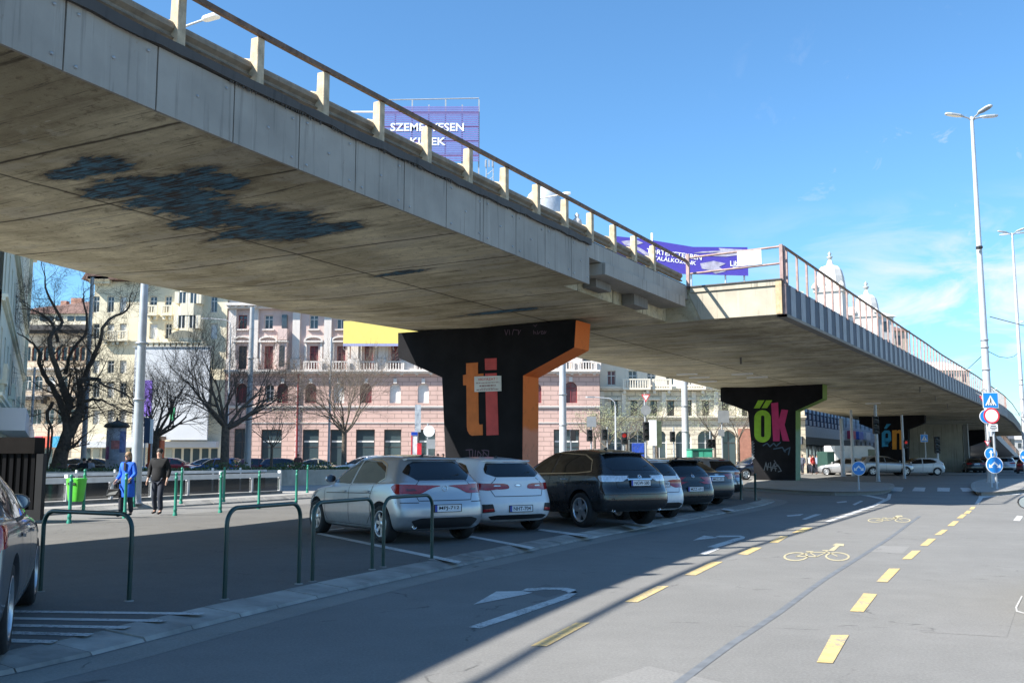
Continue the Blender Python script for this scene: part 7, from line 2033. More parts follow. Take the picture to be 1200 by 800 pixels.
# ------------------------------------------------ billboard on scaffold and book banner
YB = 96
t = thing('rooftop_billboard', 'lilac slatted billboard with white lettering on a steel frame above the railing', 'billboard', (atY(440, 160, YB).x, YB, 0), 0)
bx = lambda px, py=160: atY(px, py, YB).x-t.location.x; bz = lambda py, px=500: atY(px, py, YB).z
x0_, x1_ = bx(443), bx(561); z0_, z1_ = bz(189), bz(124)
LIL = M_('lilac_slats', (.16, .155, .40), .6, var=.08); WS = MT['sign_white']
ns_ = 27
m = MB()
for i in range(ns_):
    z = z0_+(z1_-z0_)*i/ns_; m.box(x0_, x1_, 0, .06, z, z+(z1_-z0_)/ns_*.60)
m.build('slat_panel', LIL, t)
for i in range(4):
    z = z0_+(z1_-z0_)*(i+.5)/4; MB().box(x0_, x1_, .10, .24, z-.10, z+.10).build('beam', M_('oxide_beam', (.42, .16, .16), .7) if i == 0 else bpy.data.materials['oxide_beam'], t)
for i in range(7):
    x = x0_+(x1_-x0_)*i/6; MB().box(x-.07, x+.07, .26, .40, 15, z1_+.2+(.55 if i % 2 == 0 else 0)).build('column', MT['galv'], t)
    MB().tube([(x, .4, z0_+1), (x, 4, 17)], .06, 6).build('stay', MT['galv'], t)
MB().tube([(x0_+.2, .3, z1_+.7), (x1_, .3, z1_+.9)], .06, 6).build('top_rail', MT['galv'], t)
MB().box(x0_-3, x0_+.3, -.1, .1, bz(132), bz(130.5)).box(x0_+.1, x0_+.3, -.1, .1, bz(138), bz(132)).build('side_frame', MT['sign_white'], t)
for (s_, px0, px1, yc, hh) in (('SZEMÉLYESEN', 456, 545, 148.0, 10.5), ('KINEK', 480, 523, 166.0, 9.5)):
    vs, fs = text_mb(s_, hh*YB/FPX*(1.22 if 'É' in s_ else 1.0), 0, (px1-px0)*YB/FPX, .02)
    MB().add(vs, fs, False, Matrix.Translation(((bx(px0)+bx(px1))/2, -.04, bz(yc))) @ XZ).build('lettering', WS, t)
YL = 97
t = thing('rooftop_banner', 'deep blue book banner with white lettering and pale swirls behind the railing', 'banner', (atY(722, 300, YL).x, YL, 0), 0)
lx2 = lambda px, py=300: atY(px, py, YL).x-t.location.x; lz = lambda py, px=800: atY(px, py, YL).z
MB().prism([(lx2(722), lz(303)), (lx2(722), lz(277)), (lx2(760), lz(281)), (lx2(812), lz(289.5)), (lx2(876), lz(290)), (lx2(876), lz(323)), (lx2(800), lz(321))], -.1, .1, XZ).build('board', M_('banner_blue', (.06, .045, .34), .5, var=.05), t, rec=True)
SW = M_('pale_swirl', (.34, .33, .42), .5, var=.3, vs=2)
for P_ in ([(728, 283), (745, 281), (754, 285), (744, 288), (752, 292), (766, 301), (757, 300), (742, 290), (732, 287)], [(812, 297), (822, 295), (844, 294), (842, 291), (876, 293), (876, 298), (850, 301), (826, 300), (835, 298), (842, 296)], [(820, 309), (836, 306), (850, 309), (842, 313), (850, 318), (838, 321), (830, 317), (822, 315)]):
    MB().prism([(lx2(a), lz(b)) for a, b in P_], .11, .13, XZ).build('swirl', SW, t, rec=True)
for (s_, px0, px1, yc, hh, an) in (('TÖRTÉNETEKBEN', 757, 823, 297.5, 7.5, -7.5), ('TALÁLKOZUNK', 765, 816, 305, 6, -7.5), ('Libri', 855, 870, 309, 6.5, 0)):
    vs, fs = text_mb(s_, hh*YL/FPX, 0, (px1-px0)*YL/FPX, .012)
    MB().add(vs, fs, False, Matrix.Translation(((lx2(px0)+lx2(px1))/2, -.14, lz(yc))) @ Matrix.Rotation(R(-an), 4, 'Y') @ XZ).build('lettering', WS, t)
MB().box(lx2(858), lx2(869), -.15, -.13, lz(314.5), lz(313.2)).build('small_print', WS, t)
for x in (730, 770, 810, 850, 872): MB().tube([(lx2(x), .2, 10), (lx2(x), .2, lz(292))], .1, 6).build('support', MT['galv'], t)
g = atY(764, 270, 97); t = thing('flagpole', 'thin white pole standing up above the book banner', 'pole', (g.x, 97, 0), 0)
MB().tube([(0, 0, 10), (0, 0, atY(764, 273, 97).z)], .12, 8).build('pole', WS, t)
MB().lathe([(.2, 10), (.2, 10.4)], 8).build('base', MT['galv'], t)
g = atY(574, 190, 96); t = thing('roof_antenna', 'grey lattice antenna beside the lilac billboard', 'antenna', (g.x, 96, 0), 0)
for dx in (-.35, .35): MB().tube([(dx, 0, 15), (dx, 0, atY(574, 187, 96).z)], .05, 5).build('mast', MT['galv'], t)
m = MB(); z_ = 17
while z_ < atY(574, 188, 96).z-1: m.tube([(-.35, 0, z_), (.35, 0, z_+.6)], .03, 4); z_ += .7
for i in range(3): m.box(-.5+.35*i, -.36+.35*i, -.15, 0, atY(574, 196, 96).z, atY(574, 188, 96).z)
m.build('lattice', MT['galv'], t)
# overhead tram wires
for (a, b_, lb) in ((atY(1100, 452, 140), atY(1157, 411, 54.5), 'overhead wire running from the flyover to the nearer tall lamp post'), (atY(1157, 411, 54.5), atY(1194, 413, 92), 'overhead wire between the two tall lamp posts'), (atY(1160, 371, 54.5), atY(1300, 382, 60), 'upper overhead wire leaving the nearer lamp post to the right'),
               (atY(703, 505, 88), atY(756, 468, 60), 'thin span wire over the square')):
    mid = (a+b_)/2; t_ = MB().tube([a-a, (a.lerp(b_, .25)-a)-Vector((0, 0, .35)), (mid-a)-Vector((0, 0, .45)), (a.lerp(b_, .75)-a)-Vector((0, 0, .35)), b_-a], .022, 5).build('overhead_wire', MT['trim']); t_.location = a; tag(t_, lb, 'wire', 'overhead wires')
# ================================================================ TREES
def rnd_perp(d):
    v = Vector((random.gauss(0, 1), random.gauss(0, 1), random.gauss(0, 1))); v -= d*v.dot(d); return v.normalized()
def branch(m, p, d, L, r, depth, maxd, spread=.55, up=.12, gnarl=.28, nseg=4, kids=3, ends=None):
    pts = [p.copy()]; rad = [r]; q = p.copy(); dd = d.copy()
    for i in range(nseg):
        dd = (dd+rnd_perp(dd)*gnarl*random.random()+Vector((0, 0, up))).normalized()
        q = q+dd*L/nseg; pts.append(q.copy()); rad.append(r*(1-.62*(i+1)/nseg))
    m.tube(pts, rad, 6 if r > .05 else (4 if r > .02 else 3), cap=False)
    if depth >= maxd:
        if ends is not None: ends.append(pts[-1])
        return
    n = kids+(1 if random.random() < .4 else 0)
    for i in range(n):
        f = .35+.65*(i+random.random()*.6)/n; f = min(f, 1.0)
        k = min(int(f*nseg), nseg-1); pp = pts[k].lerp(pts[k+1], f*nseg-k); td = (pts[k+1]-pts[k]).normalized()
        nd = (td*(1-spread*.5)+rnd_perp(td)*spread*(1.1 if i < n-1 else .5)).normalized()
        branch(m, pp, nd, L*random.uniform(.58, .8), max(rad[k]*random.uniform(.46, .62), .0055), depth+1, maxd, spread, up, gnarl, max(2, nseg-1), kids, ends)
def bare_tree(px, D, label, cat='tree', limbs=None, r0=.2, trunk_top=None, crownR=3, maxd=4, mat='bark', group=None, seed=1, z0=.0, lean=0, kids=3, spread=.6, nlimb=6, L0=1.6, up=.1, bud=None, base=545):
    random.seed(seed)
    g = atY(px, base, D); g.z = z0; t = thing('bare_tree', label, cat, g, 0, group)
    tr = MB(); cr = MB(); W = lambda x, y: (atY(x, y, D)-g)
    ends = []
    if limbs:
        for L in limbs:
            pts = []; rad = []
            for j, (x, y, r) in enumerate(L):
                p = W(x, y); p.y += L[0][0]*0+random.uniform(-.3, .3)*j*.6; pts.append(p); rad.append(r)
            pts[0].z = max(pts[0].z, 0) if pts[0].z > .5 else -.05
            # smooth
            P = []; Q = []
            for j in range(len(pts)-1):
                p0, p1, p2, p3 = pts[max(j-1, 0)], pts[j], pts[j+1], pts[min(j+2, len(pts)-1)]
                for k in range(4):
                    s = k/4; P.append(.5*((2*p1)+(-p0+p2)*s+(2*p0-5*p1+4*p2-p3)*s*s+(-p0+3*p1-3*p2+p3)*s**3)+Vector((random.uniform(-.04, .04), 0, random.uniform(-.04, .04)))); Q.append(rad[j]+(rad[j+1]-rad[j])*s)
            P.append(pts[-1]); Q.append(rad[-1]); tr.tube(P, Q, 9, cap=False)
            for k in range(3, len(P)-1):
                if random.random() < .62:
                    td = (P[k+1]-P[k]).normalized(); nd = (td*.5+rnd_perp(td)*.8+Vector((0, 0, .15))).normalized()
                    branch(cr, P[k], nd, L0*random.uniform(.6, 1.15), max(Q[k]*.35, .02), 1, maxd, spread, up, .35, 4, kids, ends)
            branch(cr, P[-1], (P[-1]-P[-2]).normalized(), L0, Q[-1], 1, maxd, spread, up, .35, 4, kids, ends)
    else:
        h = W(*trunk_top).z; top = Vector((lean, 0, h))
        tr.tube([(0, 0, -.05), (0, 0, .15), (lean*.3, 0, h*.5), tuple(top)], [r0*1.35, r0*1.05, r0*.92, r0*.85], 12)
        for i in range(nlimb):
            a = 2*math.pi*(i+random.random()*.5)/nlimb; el = random.uniform(.35, 1.1)
            d = Vector((math.cos(a)*math.cos(el), math.sin(a)*math.cos(el), math.sin(el)))
            branch(cr, top-Vector((0, 0, random.random()*.35)), d, crownR*random.uniform(.5, .62), r0*.42, 1, maxd, spread, up, .30, 4, kids, ends)
    tr.build('trunk', MT[mat], t); c = cr.build('crown', MT[mat], t)
    if bud:
        m = MB()
        for e in ends:
            for k in range(bud[1]):
                s_ = random.uniform(.02, .045); c_ = e+Vector((random.gauss(0, .18), random.gauss(0, .18), random.gauss(0, .15)))
                d1 = Vector((random.uniform(-1, 1), random.uniform(-1, 1), random.uniform(-1, 1))).normalized()*s_; d2 = rnd_perp(d1.normalized())*s_
                m.add([c_-d1, c_+d2, c_+d1, c_-d2], [(0, 1, 2, 3)])
        m.build('young_leaves', bud[0], t)
    return t
LEAF = M_('young_leaf', (.26, .28, .16), .8, var=.35, vs=4)
big = [[(68, 548, 0.409), (72, 530, 0.363), (80, 505, 0.277), (76, 486, 0.218), (79, 470, 0.185), (76, 440, 0.145), (68, 400, 0.119), (64, 375, 0.0858), (62, 345, 0.056), (61, 325, 0.024)],
       [(80, 510, 0.277), (92, 490, 0.238), (94, 470, 0.198), (93, 452, 0.172), (98, 446, 0.132), (112, 444, 0.0924), (125, 450, 0.064), (140, 462, 0.032)],
       [(76, 486, 0.198), (66, 462, 0.145), (52, 442, 0.119), (43, 425, 0.099), (38, 410, 0.08), (28, 398, 0.048), (22, 390, 0.024)],
       [(96, 448, 0.145), (103, 430, 0.132), (117, 405, 0.106), (126, 380, 0.0792), (145, 362, 0.056), (158, 352, 0.024)],
       [(76, 438, 0.106), (84, 412, 0.0792), (100, 385, 0.072), (100, 352, 0.04), (94, 340, 0.024)],
       [(68, 400, 0.0924), (60, 378, 0.08), (46, 366, 0.048), (36, 362, 0.024)],
       [(62, 470, 0.106), (54, 488, 0.08), (60, 508, 0.056), (56, 545, 0.048)],
       [(94, 470, 0.106), (108, 468, 0.08), (124, 470, 0.048), (140, 480, 0.024)]]
bare_tree(70, 52, 'great gnarled bare tree with a forked dark trunk at the left', limbs=big, maxd=4, seed=3, L0=1.5, kids=4, spread=.7, up=.06)
bare_tree(181, 56, 'dark bare tree with a dense low crown in front of the purple print', trunk_top=(183, 506), r0=.24, crownR=4.2, maxd=5, seed=5, nlimb=8, spread=.62, up=.05, group='round bare trees along the square', kids=4)
bare_tree(263, 54, 'straight trunk bare tree with a wide round crown before the cream and pink houses', trunk_top=(263, 497), r0=.26, crownR=5.4, maxd=5, seed=11, mat='bark', nlimb=8, spread=.55, up=.10, group='round bare trees along the square', kids=4)
bare_tree(403, 60, 'young bare tree with a light crown in front of the pink palace arches', trunk_top=(403, 503), r0=.17, crownR=4.6, maxd=5, seed=14, mat='bark_pale', nlimb=8, spread=.5, up=.09, group='round bare trees along the square', kids=4)
bare_tree(318, 64, 'smaller budding tree half hidden behind the wide bare tree', trunk_top=(319, 520), r0=.10, crownR=3.4, maxd=4, seed=17, mat='bark_pale', nlimb=6, spread=.6, group='budding trees on the square', bud=(LEAF, 2), kids=3)
for (px, D, tt, cr_, sd, lb) in ((712, 74, 520, 3.0, 21, 'budding tree left of the curved arm lamp'), (735, 78, 515, 3.4, 22, 'budding tree between the signal posts before the arcade'), (770, 80, 512, 3.2, 23, 'budding tree behind the tall white advert board'), (838, 76, 510, 3.4, 24, 'budding tree right of the green kiosk'), (866, 78, 512, 3.6, 25, 'budding tree against the ők pier'), (697, 76, 512, 2.6, 26, 'budding tree just right of the thick mast')):
    bare_tree(px, D, lb, trunk_top=(px, tt), r0=.12, crownR=cr_, maxd=4, seed=sd, mat='bark_pale', nlimb=5, spread=.65, group='budding trees on the square', bud=(LEAF, 8), kids=3)
bare_tree(55, 60, 'thin bare sapling left of the great tree', trunk_top=(58, 500), r0=.08, crownR=2.4, maxd=4, seed=31, mat='bark', nlimb=5, spread=.6, kids=3)
random.seed(99)
# ================================================================ FAR VEHICLES
FG = 'cars parked along the far side of the square'
def far_car(src, px, D, ang, paintm, label, z=.005, group=FG, name=None, base=550):
    g = atY(px, base, D)
    old = {m.name: paintm for m in (SILVER, WHITE, BLACKP, GRAPH)}
    c = dup(src, (g.x, D, z), ang, label, group, override=old, skip=('door_handle', 'badge', 'aerial', 'rear_wiper', 'brake_light', 'bolt'))
    return c
WINE = paint('wine_red_paint', (.10, .01, .02), .2, .28)
far_car(carA, 205, 76, R(0+4), RED, 'bright red car parked behind the man in black')
far_car(carF, 247, 78, R(8), NAVY, 'dark blue car parked right of the red car')
far_car(carD, 252, 74, R(165), BLUEP, 'mid blue small car in front of the round bare tree')
far_car(carA, 276, 79, R(10), WINE, 'wine coloured car right of the tree trunk')
far_car(carD, 309, 72, R(12), WINE, 'dark maroon car left of the two purple cars')
far_car(carB, 337, 72, R(12), NAVY, 'navy hatchback beside the pale gold taxi')
far_car(carF, 374, 70, R(12), GOLD, 'pale gold saloon left of the young tree')
far_car(carC, 428, 60, R(170), WHITE, 'white off-roader roof behind the silver hatchback')
far_car(carF, 470, 66, R(170), TAXI, 'yellow saloon roof behind the silver hatchback')
far_car(carF, 118, 74, R(5), BLACKP, 'dark car behind the seated couple at left')
far_car(carD, 148, 75, R(5), NAVY, 'dark blue small car behind the thick mast')
far_car(carF, 95, 76, R(5), GRAPH, 'grey car at far left behind the great tree')
far_car(carC, 886, 68, R(200), NAVY, 'dark off-roader between the sandstone arcade and the ők pier')
QG = 'traffic near the far junction'
far_car(carB, 989, 84, R(150), SILVER, 'silver blue car behind the post right of the ők pier', group=QG)
far_car(carC, 1037, 82, R(2), SILVER, 'silver off-roader crossing in front of the én pier', group=QG)
far_car(carB, 1075, 84, R(175), WHITE, 'white hatchback following the silver off-roader', group=QG)
tx = far_car(carF, 1071, 96, R(175), TAXI, 'yellow taxi behind the white hatchback', group=QG)
far_car(carF, 1141, 97, R(72), GRAPH, 'dark saloon waiting under the deck, rear end on', group=QG)
far_car(carA, 1122, 108, R(65), SILVER, 'silver car ahead of the dark saloon under the deck', group=QG)
far_car(carB, 1152, 100, R(68), WINE, 'maroon car just left of the lamp island', group=QG)
far_car(carA, 1180, 100, R(62), SILVER, 'silver car driving away right of the sign cluster', group=QG)
far_car(carC, 1193, 118, R(62), WHITE, 'white off-roader farthest along the right lane', group=QG)
far_car(carD, 1203, 92, R(62), WINE, 'dark red car cut by the right edge', group=QG)
far_car(carB, 1108, 125, R(65), WHITE, 'white car in the distance beyond the small crossing sign', group=QG)
# box van under the flyover
g = atY(1006, 555, 84)
t = thing('delivery_van', 'white roofed van with a dark green rear behind the round arrow sign', 'van', (g.x, 86, 0), R(10))
MB().prism([(-1.9, .5), (2.6, .5), (2.6, 1.2), (2.2, 1.55), (1.8, 2.35), (1.5, 2.5), (-1.9, 2.5)], -.95, .95, XZ).build('body', MT['sign_white'], t, bevel=.05, rec=True)
MB().box(-2.6, -1.92, -.9, .9, .6, 2.0).build('tail_box', M_('dark_green_panel', (.02, .06, .05), .5), t, bevel=.03)
MB().prism([(1.95, 1.5), (2.3, 1.5), (1.95, 2.2), (1.2, 2.2), (1.2, 1.5)], .952, .958, XZ).build('side_window', MT['win'], t, rec=True)
for x in (-1.2, 1.7):
    for y in (-.86, .86): MB().lathe([(.0, -.1), (.33, -.1), (.33, .1), (0, .1)], 20, Matrix.Translation((x, y, .33)) @ Matrix.Rotation(R(90), 4, 'X')).build('wheel', MT['rubber'], t)
# small dark trailer bits done. ================================================================ PEOPLE
def skin_mesh(nodes, edges, root=0, sub=1, name='body'):
    me = bpy.data.meshes.new(name); me.from_pydata([n[0] for n in nodes], edges, []); ob = bpy.data.objects.new('tmp', me); COL.objects.link(ob)
    md = ob.modifiers.new('s', 'SKIN'); md.use_smooth_shade = True
    sv = me.skin_vertices[0].data
    for i, n in enumerate(nodes):
        r = n[1]; sv[i].radius = (r, r) if not isinstance(r, tuple) else r; sv[i].use_root = (i == root)
    sb = ob.modifiers.new('u', 'SUBSURF'); sb.levels = sub; sb.render_levels = sub
    dg = bpy.context.evaluated_depsgraph_get(); dg.update()
    out = bpy.data.meshes.new_from_object(ob.evaluated_get(dg)); bpy.data.objects.remove(ob)
    out.polygons.foreach_set('use_smooth', [True]*len(out.polygons)); out.name = name
    return out
def make_person(label, H, pose, cols, loc, rz, group=None, female=False):
    """figure faces local -y. pose: dict of joint positions"""
    t = thing('person', label, 'person', loc, rz, group); s = H/1.75
    J = {k_: Vector(v)*s for k_, v in pose.items()}
    N = []; E = []
    def add(p, r, par=None):
        N.append((tuple(p), r*s if not isinstance(r, tuple) else (r[0]*s, r[1]*s))); i = len(N)-1
        if par is not None: E.append((par, i))
        return i
    sw = .165 if female else .19
    pel = add(J['pelvis'], (.125, .10)); wa = add(J['waist'], (.115, .09), pel); ch = add(J['chest'], (.145, .11), wa); nb = add(J['neck'], .055, ch)
    hd = add(J['head'], (.075, .088), nb); ht = add(J['head']+Vector((0, .0, .085))*s, (.066, .075), hd)
    nose = None
    for sd in ('l', 'r'):
        a = add(J['sh_'+sd], .055, ch); e = add(J['el_'+sd], .042, a); w_ = add(J['wr_'+sd], .028, e)
        d = (J['wr_'+sd]-J['el_'+sd]).normalized(); side = Vector((1, 0, 0)); hnd = add(J['wr_'+sd]+d*.06*s, (.036, .02), w_)
        for k_ in range(4):
            off = d.cross(Vector((1, 0, 0))).normalized()*(-.030+.02*k_)*s
            b1 = add(J['wr_'+sd]+d*.105*s+off, .0085, hnd); ln = (.060, .072, .068, .050)[k_]
            b2 = add(J['wr_'+sd]+d*(.105+ln*.6)*s+off+Vector((0, -.006, -.006))*s, .008, b1); b3 = add(J['wr_'+sd]+d*(.105+ln)*s+off+Vector((0, -.02, -.008))*s, .007, b2)
        th = d.cross(Vector((1, 0, 0))).normalized()
        q = add(J['wr_'+sd]+d*.045*s-th*.042*s, .011, hnd); add(J['wr_'+sd]+d*.085*s-th*.058*s, .009, q)
        h = add(J['hip_'+sd], .085, pel); kn = add(J['kn_'+sd], .058, h); an = add(J['an_'+sd], .038, kn); ft = add(J['an_'+sd]+Vector((0, -.07, -.045))*s, (.04, .032), an); add(J['an_'+sd]+Vector((0, -.16, -.055))*s, (.036, .022), ft)
    b = link('body', skin_mesh(N, E), t, MT['skin'])
    # face features
    hp = J['head']; m = MB()
    f = MB().add([tuple(hp+Vector(v)*s) for v in ((-.012, -.082, .035), (.012, -.082, .035), (-.016, -.085, .0), (.016, -.085, .0), (0, -.110, .002))], [(0, 1, 4), (0, 4, 2), (1, 3, 4), (2, 4, 3)]); f.build('nose', MT['skin'], t)
    MB().box(-.024*s+hp.x, .024*s+hp.x, hp.y-.089*s, hp.y-.08*s, hp.z-.034*s, hp.z-.026*s).build('mouth', M_('lips', (.32, .10, .09), .6) if 'lips' not in bpy.data.materials else bpy.data.materials['lips'], t)
    if cols.get('glasses'):
        g_ = MB()
        for sx in (-1, 1): g_.lathe([(.0, 0), (.024*s, .004), (.026*s, 0)], 12, Matrix.Translation(hp+Vector((sx*.03, -.090, .040))*s) @ Matrix.Rotation(R(90), 4, 'X') @ Matrix.Scale(1.15, 4, (1, 0, 0)))
        g_.box(hp.x-.012*s, hp.x+.012*s, hp.y-.092*s, hp.y-.088*s, hp.z+.042*s, hp.z+.047*s); g_.build('sunglasses', MT['trim'], t)
    else:
        for sx in (-1, 1): MB().lathe([(0, .006), (.010*s, .003), (.012*s, 0)], 10, Matrix.Translation(hp+Vector((sx*.030, -.083, .040))*s) @ Matrix.Rotation(R(90), 4, 'X')).build('eye', MT['ink'], t)
    for sx in (-1, 1): MB().lathe([(0, -.012*s), (.02*s, 0), (0, .012*s)], 8, Matrix.Translation(hp+Vector((sx*.078, .005, .02))*s) @ Matrix.Rotation(R(90), 4, 'Y') @ Matrix.Scale(1.5, 4, (1, 0, 0))).build('ear', MT['skin'], t)
    # trousers
    N.clear(); E.clear()
    p = add(J['pelvis'], (.145, .12))
    for sd in ('l', 'r'):
        h = add(J['hip_'+sd], .105, p); kn = add(J['kn_'+sd], .078, h); an = add(J['an_'+sd]+Vector((0, 0, -.01))*s, .066, kn)
    link('trousers', skin_mesh(N, E), t, cols['trousers'])
    for sd in ('l', 'r'):
        N.clear(); E.clear(); a = add(J['an_'+sd]+Vector((0, .02, -.02))*s, .05); c = add(J['an_'+sd]+Vector((0, -.07, -.045))*s, (.052, .035), a); add(J['an_'+sd]+Vector((0, -.17, -.052))*s, (.045, .028), c)
        link('shoe', skin_mesh(N, E), t, MT['ink'])
    # coat
    N.clear(); E.clear()
    lowz = cols.get('hem', -.06)
    p = add(J['pelvis']+Vector((0, 0, lowz))*s, (.165 if female else .155, .13)); w_ = add(J['waist'], (.150 if not female else .135, .125), p); c = add(J['chest'], (.185 if not female else .16, .145), w_); add(J['neck']+Vector((0, .0, -.03))*s, .075, c)
    for sd in ('l', 'r'):
        a = add(J['sh_'+sd], .085 if not female else .075, c); e = add(J['el_'+sd], .068 if not female else .06, a); add(J['wr_'+sd]-(J['wr_'+sd]-J['el_'+sd]).normalized()*.02*s, .05, e)
    link('jacket' if not female else 'coat', skin_mesh(N, E, sub=2), t, cols['coat'])
    if female:
        m = MB().lathe([(.215*s, J['pelvis'].z-.42*s), (.22*s, J['pelvis'].z-.38*s), (.21*s, J['pelvis'].z-.1*s), (.15*s, J['waist'].z+.03*s)], 20, Matrix.Scale(.8, 4, (0, 1, 0)), cap=False); m.build('coat_skirt', cols['coat'], t)
    # hair: a close cap set back on the skull
    hm = MB(); Mh = Matrix.Translation(hp+Vector((0, .026, .062))*s)
    pr = [(.0, -.075), (.060, -.068), (.080, -.03), (.086, .01), (.078, .052), (.052, .082), (.0, .094)]
    hm.lathe([(r_*s, z_*s) for r_, z_ in pr], 18, Mh @ Matrix.Scale(1.08, 4, (0, 1, 0)), cap=False)
    if female: hm.lathe([(.0, -.20*s), (.055*s, -.19*s), (.088*s, -.12*s), (.092*s, -.03*s), (.085*s, .03*s), (0, .05*s)], 16, Matrix.Translation(hp+Vector((0, .05, .03))*s) @ Matrix.Scale(.72, 4, (0, 1, 0)), cap=False)
    hm.build('hair', cols['hair'], t)
    if not female:
        z0, z1 = J['pelvis'].z-.06*s, J['waist'].z+.10*s
        MB().lathe([(.205*s, z0), (.215*s, z0+.02*s), (.205*s, (z0+z1)/2), (.180*s, z1)], 20, Matrix.Scale(.80, 4, (0, 1, 0)), cap=False).build('jacket_hem', cols['coat'], t)
    return t
walk = dict(pelvis=(0, 0, .95), waist=(0, 0, 1.12), chest=(0, -.01, 1.33), neck=(0, -.01, 1.49), head=(0, -.02, 1.60), sh_l=(.20, 0, 1.42), el_l=(.27, .04, 1.16), wr_l=(.27, -.06, .93), sh_r=(-.20, 0, 1.42), el_r=(-.27, .02, 1.15), wr_r=(-.26, -.10, .93),
            hip_l=(.09, 0, .88), kn_l=(.12, -.14, .50), an_l=(.15, -.12, .09), hip_r=(-.09, 0, .88), kn_r=(-.11, -.02, .48), an_r=(-.12, .10, .09))
BLUEC = M_('vivid_blue_coat', (.015, .12, .62), .8, var=.15, vs=9); BLKC = M_('black_jacket', (.007, .007, .008), .85, var=.3, vs=14, bump=.4)
DENIM = M_('dark_trousers', (.02, .025, .04), .85, var=.2); BLOND = M_('blond_hair', (.26, .16, .08), .6, var=.3, vs=20); DKH = M_('dark_hair', (.025, .018, .014), .6)
gm = gnd(184.5, 602, .02)
make_person('man in a black padded jacket and dark trousers walking beside the woman', 1.76, walk, dict(coat=BLKC, trousers=DENIM, hair=DKH, hem=-.13), gm, R(-8))
gw = gnd(147.5, 605, .02)
wk2 = dict(walk); wk2.update(an_l=(.07, .12, .10), kn_l=(.09, .02, .50), an_r=(-.08, -.12, .09), kn_r=(-.09, -.12, .50), wr_l=(.24, -.22, 1.02), el_l=(.25, -.02, 1.14), wr_r=(-.20, -.20, .98), el_r=(-.25, .05, 1.14), sh_l=(.175, 0, 1.41), sh_r=(-.175, 0, 1.41))
tw = make_person('woman in a vivid blue coat and sunglasses carrying a dark bag', 1.66, wk2, dict(coat=BLUEC, trousers=DENIM, hair=BLOND, glasses=True, hem=-.12), gw, R(-14), female=True)
SC = M_('dark_scarf', (.03, .03, .04), .9)
MB().lathe([(.06, 1.36), (.085, 1.39), (.09, 1.43), (.07, 1.46)], 14, cap=False).box(-.04, .02, -.135, -.10, 1.18, 1.38).build('scarf', SC, tw)
hb = Vector((-.32, -.22, .83))
t = thing('handbag', 'dark handbag hanging from the arm of the woman in blue', 'bag', gw+Matrix.Rotation(R(-14), 4, 'Z') @ Vector((-.24, -.20, .52)), R(-14+20))
MB().prism([(-.19, 0), (.17, .02), (.14, .20), (-.15, .19)], -.05, .05, XZ).build('bag_body', MT['trim'], t, bevel=.015, rec=True)
MB().prism([(-.17, .03), (.05, .05), (.12, .15), (-.10, .10)], .052, .056, XZ).build('pale_flap', M_('grey_flap', (.35, .35, .34), .6), t, rec=True)
MB().tube([(-.11, 0, .19), (-.08, 0, .33), (0, 0, .41), (.08, 0, .33), (.11, 0, .19)], .010, 6).build('handle', MT['trim'], t)
# small figures far away
PG = 'passers-by in the distance'
base_p = make_person('distant passer-by in a red top outside the store', 1.72, walk, dict(coat=M_('red_top', (.40, .04, .04), .8), trousers=DENIM, hair=DKH), atY(953, 553, 88), R(30), PG)
base_p.location.z = .03
tops = [((965, 88), (.60, .58, .55), 'distant passer-by in a white top right of the red one'), ((940.5, 86), (.06, .07, .10), 'distant passer-by in dark clothes beside the ők pier'), ((958, 90), (.20, .24, .34), 'distant passer-by in a grey blue top between the red and white tops'), ((967, 86), (.02, .02, .03), 'distant passer-by in black carrying something pale'), ((971, 89), (.45, .20, .16), 'distant passer-by in a salmon top right of the group'), ((950, 92), (.5, .45, .4), 'distant passer-by in beige behind the red one'),
        ((519, 62), (.10, .10, .14), 'passer-by with dark hair seen over the white hatchback'), ((513, 63), (.08, .14, .30), 'passer-by in blue beside the pier foot'), ((349, 66), (.12, .06, .06), 'passer-by in maroon behind the parked cars')]
for i, ((px, D), c_, lb) in enumerate(tops):
    mt_ = M_('top_%d' % i, c_, .8); g = atY(px, 550, D)
    dup(base_p, (g.x, D, .03), R(random.uniform(-80, 80)), lb, PG, override={'red_top': mt_})
# the seated pair near the great tree
for (px, c_, lb) in ((98, (.015, .015, .02), 'person in black by the planter under the great tree'), (104.5, (.30, .30, .34), 'person in a checked top by the planter under the great tree')):
    mt_ = M_('sit_%d' % int(px), c_, .8, var=.6, vs=25); g = atY(px, 552, 50.5)
    dup(base_p, (g.x, 50.5, -.22), R(170), lb, 'pair by the planter', override={'red_top': mt_})
# ================================================================ CAMERA, LIGHT, SKY
cam = bpy.data.cameras.new('camera'); co = bpy.data.objects.new('camera', cam); COL.objects.link(co)
co.location = (0, 0, HC); co.rotation_euler = (R(90)+PIT, 0, 0)
cam.sensor_width = 36; cam.lens = 36*FPX/1200; cam.clip_end = 3000; cam.clip_start = .05
scene.camera = co
SUNV = Vector((1.015, .45, -1.0)).normalized()
sl = bpy.data.lights.new('sun', 'SUN'); sl.energy = SUN_E; sl.angle = R(.6); sl.color = (1.0, .95, .87)
so = bpy.data.objects.new('sun', sl); COL.objects.link(so); so.rotation_euler = SUNV.to_track_quat('-Z', 'Y').to_euler(); so.location = (-30, -20, 60)
w = bpy.data.worlds.new('World'); scene.world = w; w.use_nodes = True
nt = w.node_tree; k = NT(nt); bg = nt.nodes['Background']
sky = nt.nodes.new('ShaderNodeTexSky'); sky.sky_type = 'NISHITA'; sky.sun_disc = False
sky.sun_elevation = math.asin(-SUNV.z); sky.sun_rotation = math.atan2(-SUNV.x, -SUNV.y); sky.altitude = 100
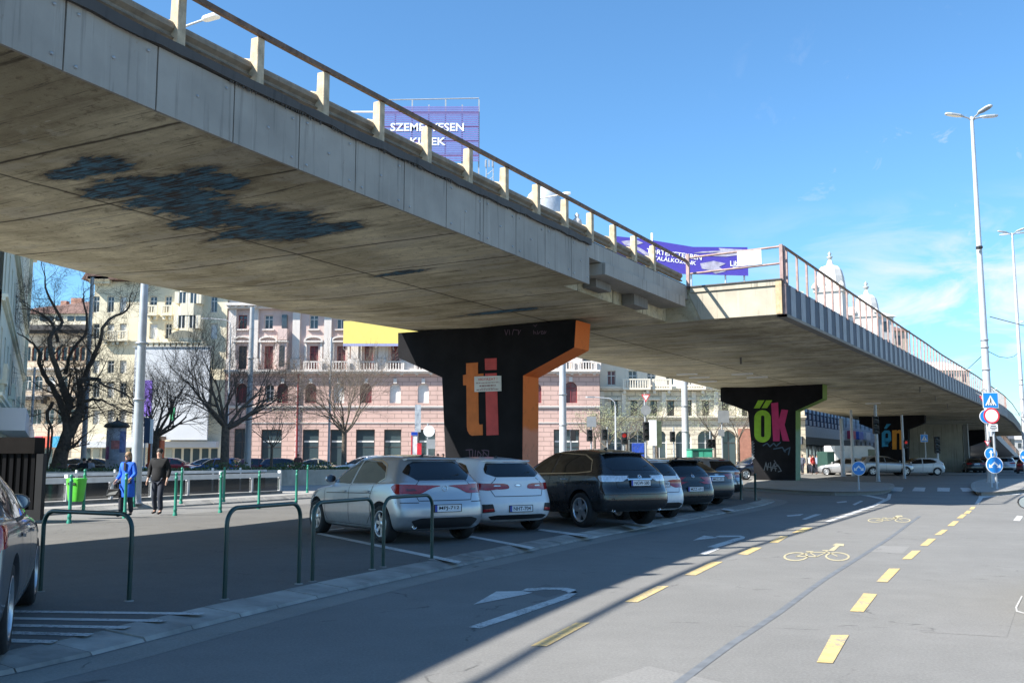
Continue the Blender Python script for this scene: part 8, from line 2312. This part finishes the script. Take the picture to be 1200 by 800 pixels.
sky.air_density = 1.0; sky.dust_density = .5; sky.ozone_density = 4.0
tc = nt.nodes.new('ShaderNodeTexCoord').outputs['Generated']
sp = k.n('ShaderNodeSeparateXYZ', ins={0: tc}); X, Y, Z = sp.outputs
# clouds low on the right: flattened noise in direction space
az = k.math('ARCTAN2', X, Y)
cv3 = k.n('ShaderNodeCombineXYZ', ins={0: k.math('MULTIPLY', az, 8.0), 1: k.math('MULTIPLY', Z, 24.0), 2: 5.2}).outputs[0]
nz = k.noise(cv3, 1.0, 9, .58, .5)
lowm = k.ramp(Z, .25, .15)                                   # only near the horizon
rightm = k.ramp(az, .20, .42)
dens = k.math('MULTIPLY', k.math('MULTIPLY', k.ramp(nz, .46, .64), lowm), k.math('ADD', .10, k.math('MULTIPLY', rightm, .88)))
# a few wisps higher up
cv4 = k.n('ShaderNodeCombineXYZ', ins={0: k.math('MULTIPLY', az, 16.0), 1: k.math('MULTIPLY', Z, 22.0), 2: 9.1}).outputs[0]
w2 = k.math('MULTIPLY', k.ramp(k.noise(cv4, 1.0, 8, .62, .9), .60, .76), k.math('MULTIPLY', k.ramp(Z, .05, .2), k.ramp(Z, .42, .25)))
dens = k.math('MAXIMUM', dens, k.math('MULTIPLY', k.math('MULTIPLY', w2, rightm), .7))
mixc = k.n('ShaderNodeMix', data_type='RGBA')
nt.links.new(dens, mixc.inputs[0]); 
tint = k.n('ShaderNodeMix', data_type='RGBA', blend_type='MULTIPLY')
tint.inputs[0].default_value = 1.0; nt.links.new(sky.outputs[0], tint.inputs[6]); tint.inputs[7].default_value = SKY_TINT
nt.links.new(tint.outputs[2], mixc.inputs[6]); mixc.inputs[7].default_value = (CLOUD, CLOUD, CLOUD*1.04, 1)
nt.links.new(mixc.outputs[2], bg.inputs['Color']); bg.inputs['Strength'].default_value = SKY_S
scene.view_settings.view_transform = 'Standard'; scene.view_settings.look = 'None'
scene.view_settings.exposure = EXPO; scene.view_settings.gamma = 1; scene.view_settings.use_curve_mapping = False
scene.render.engine = 'CYCLES'
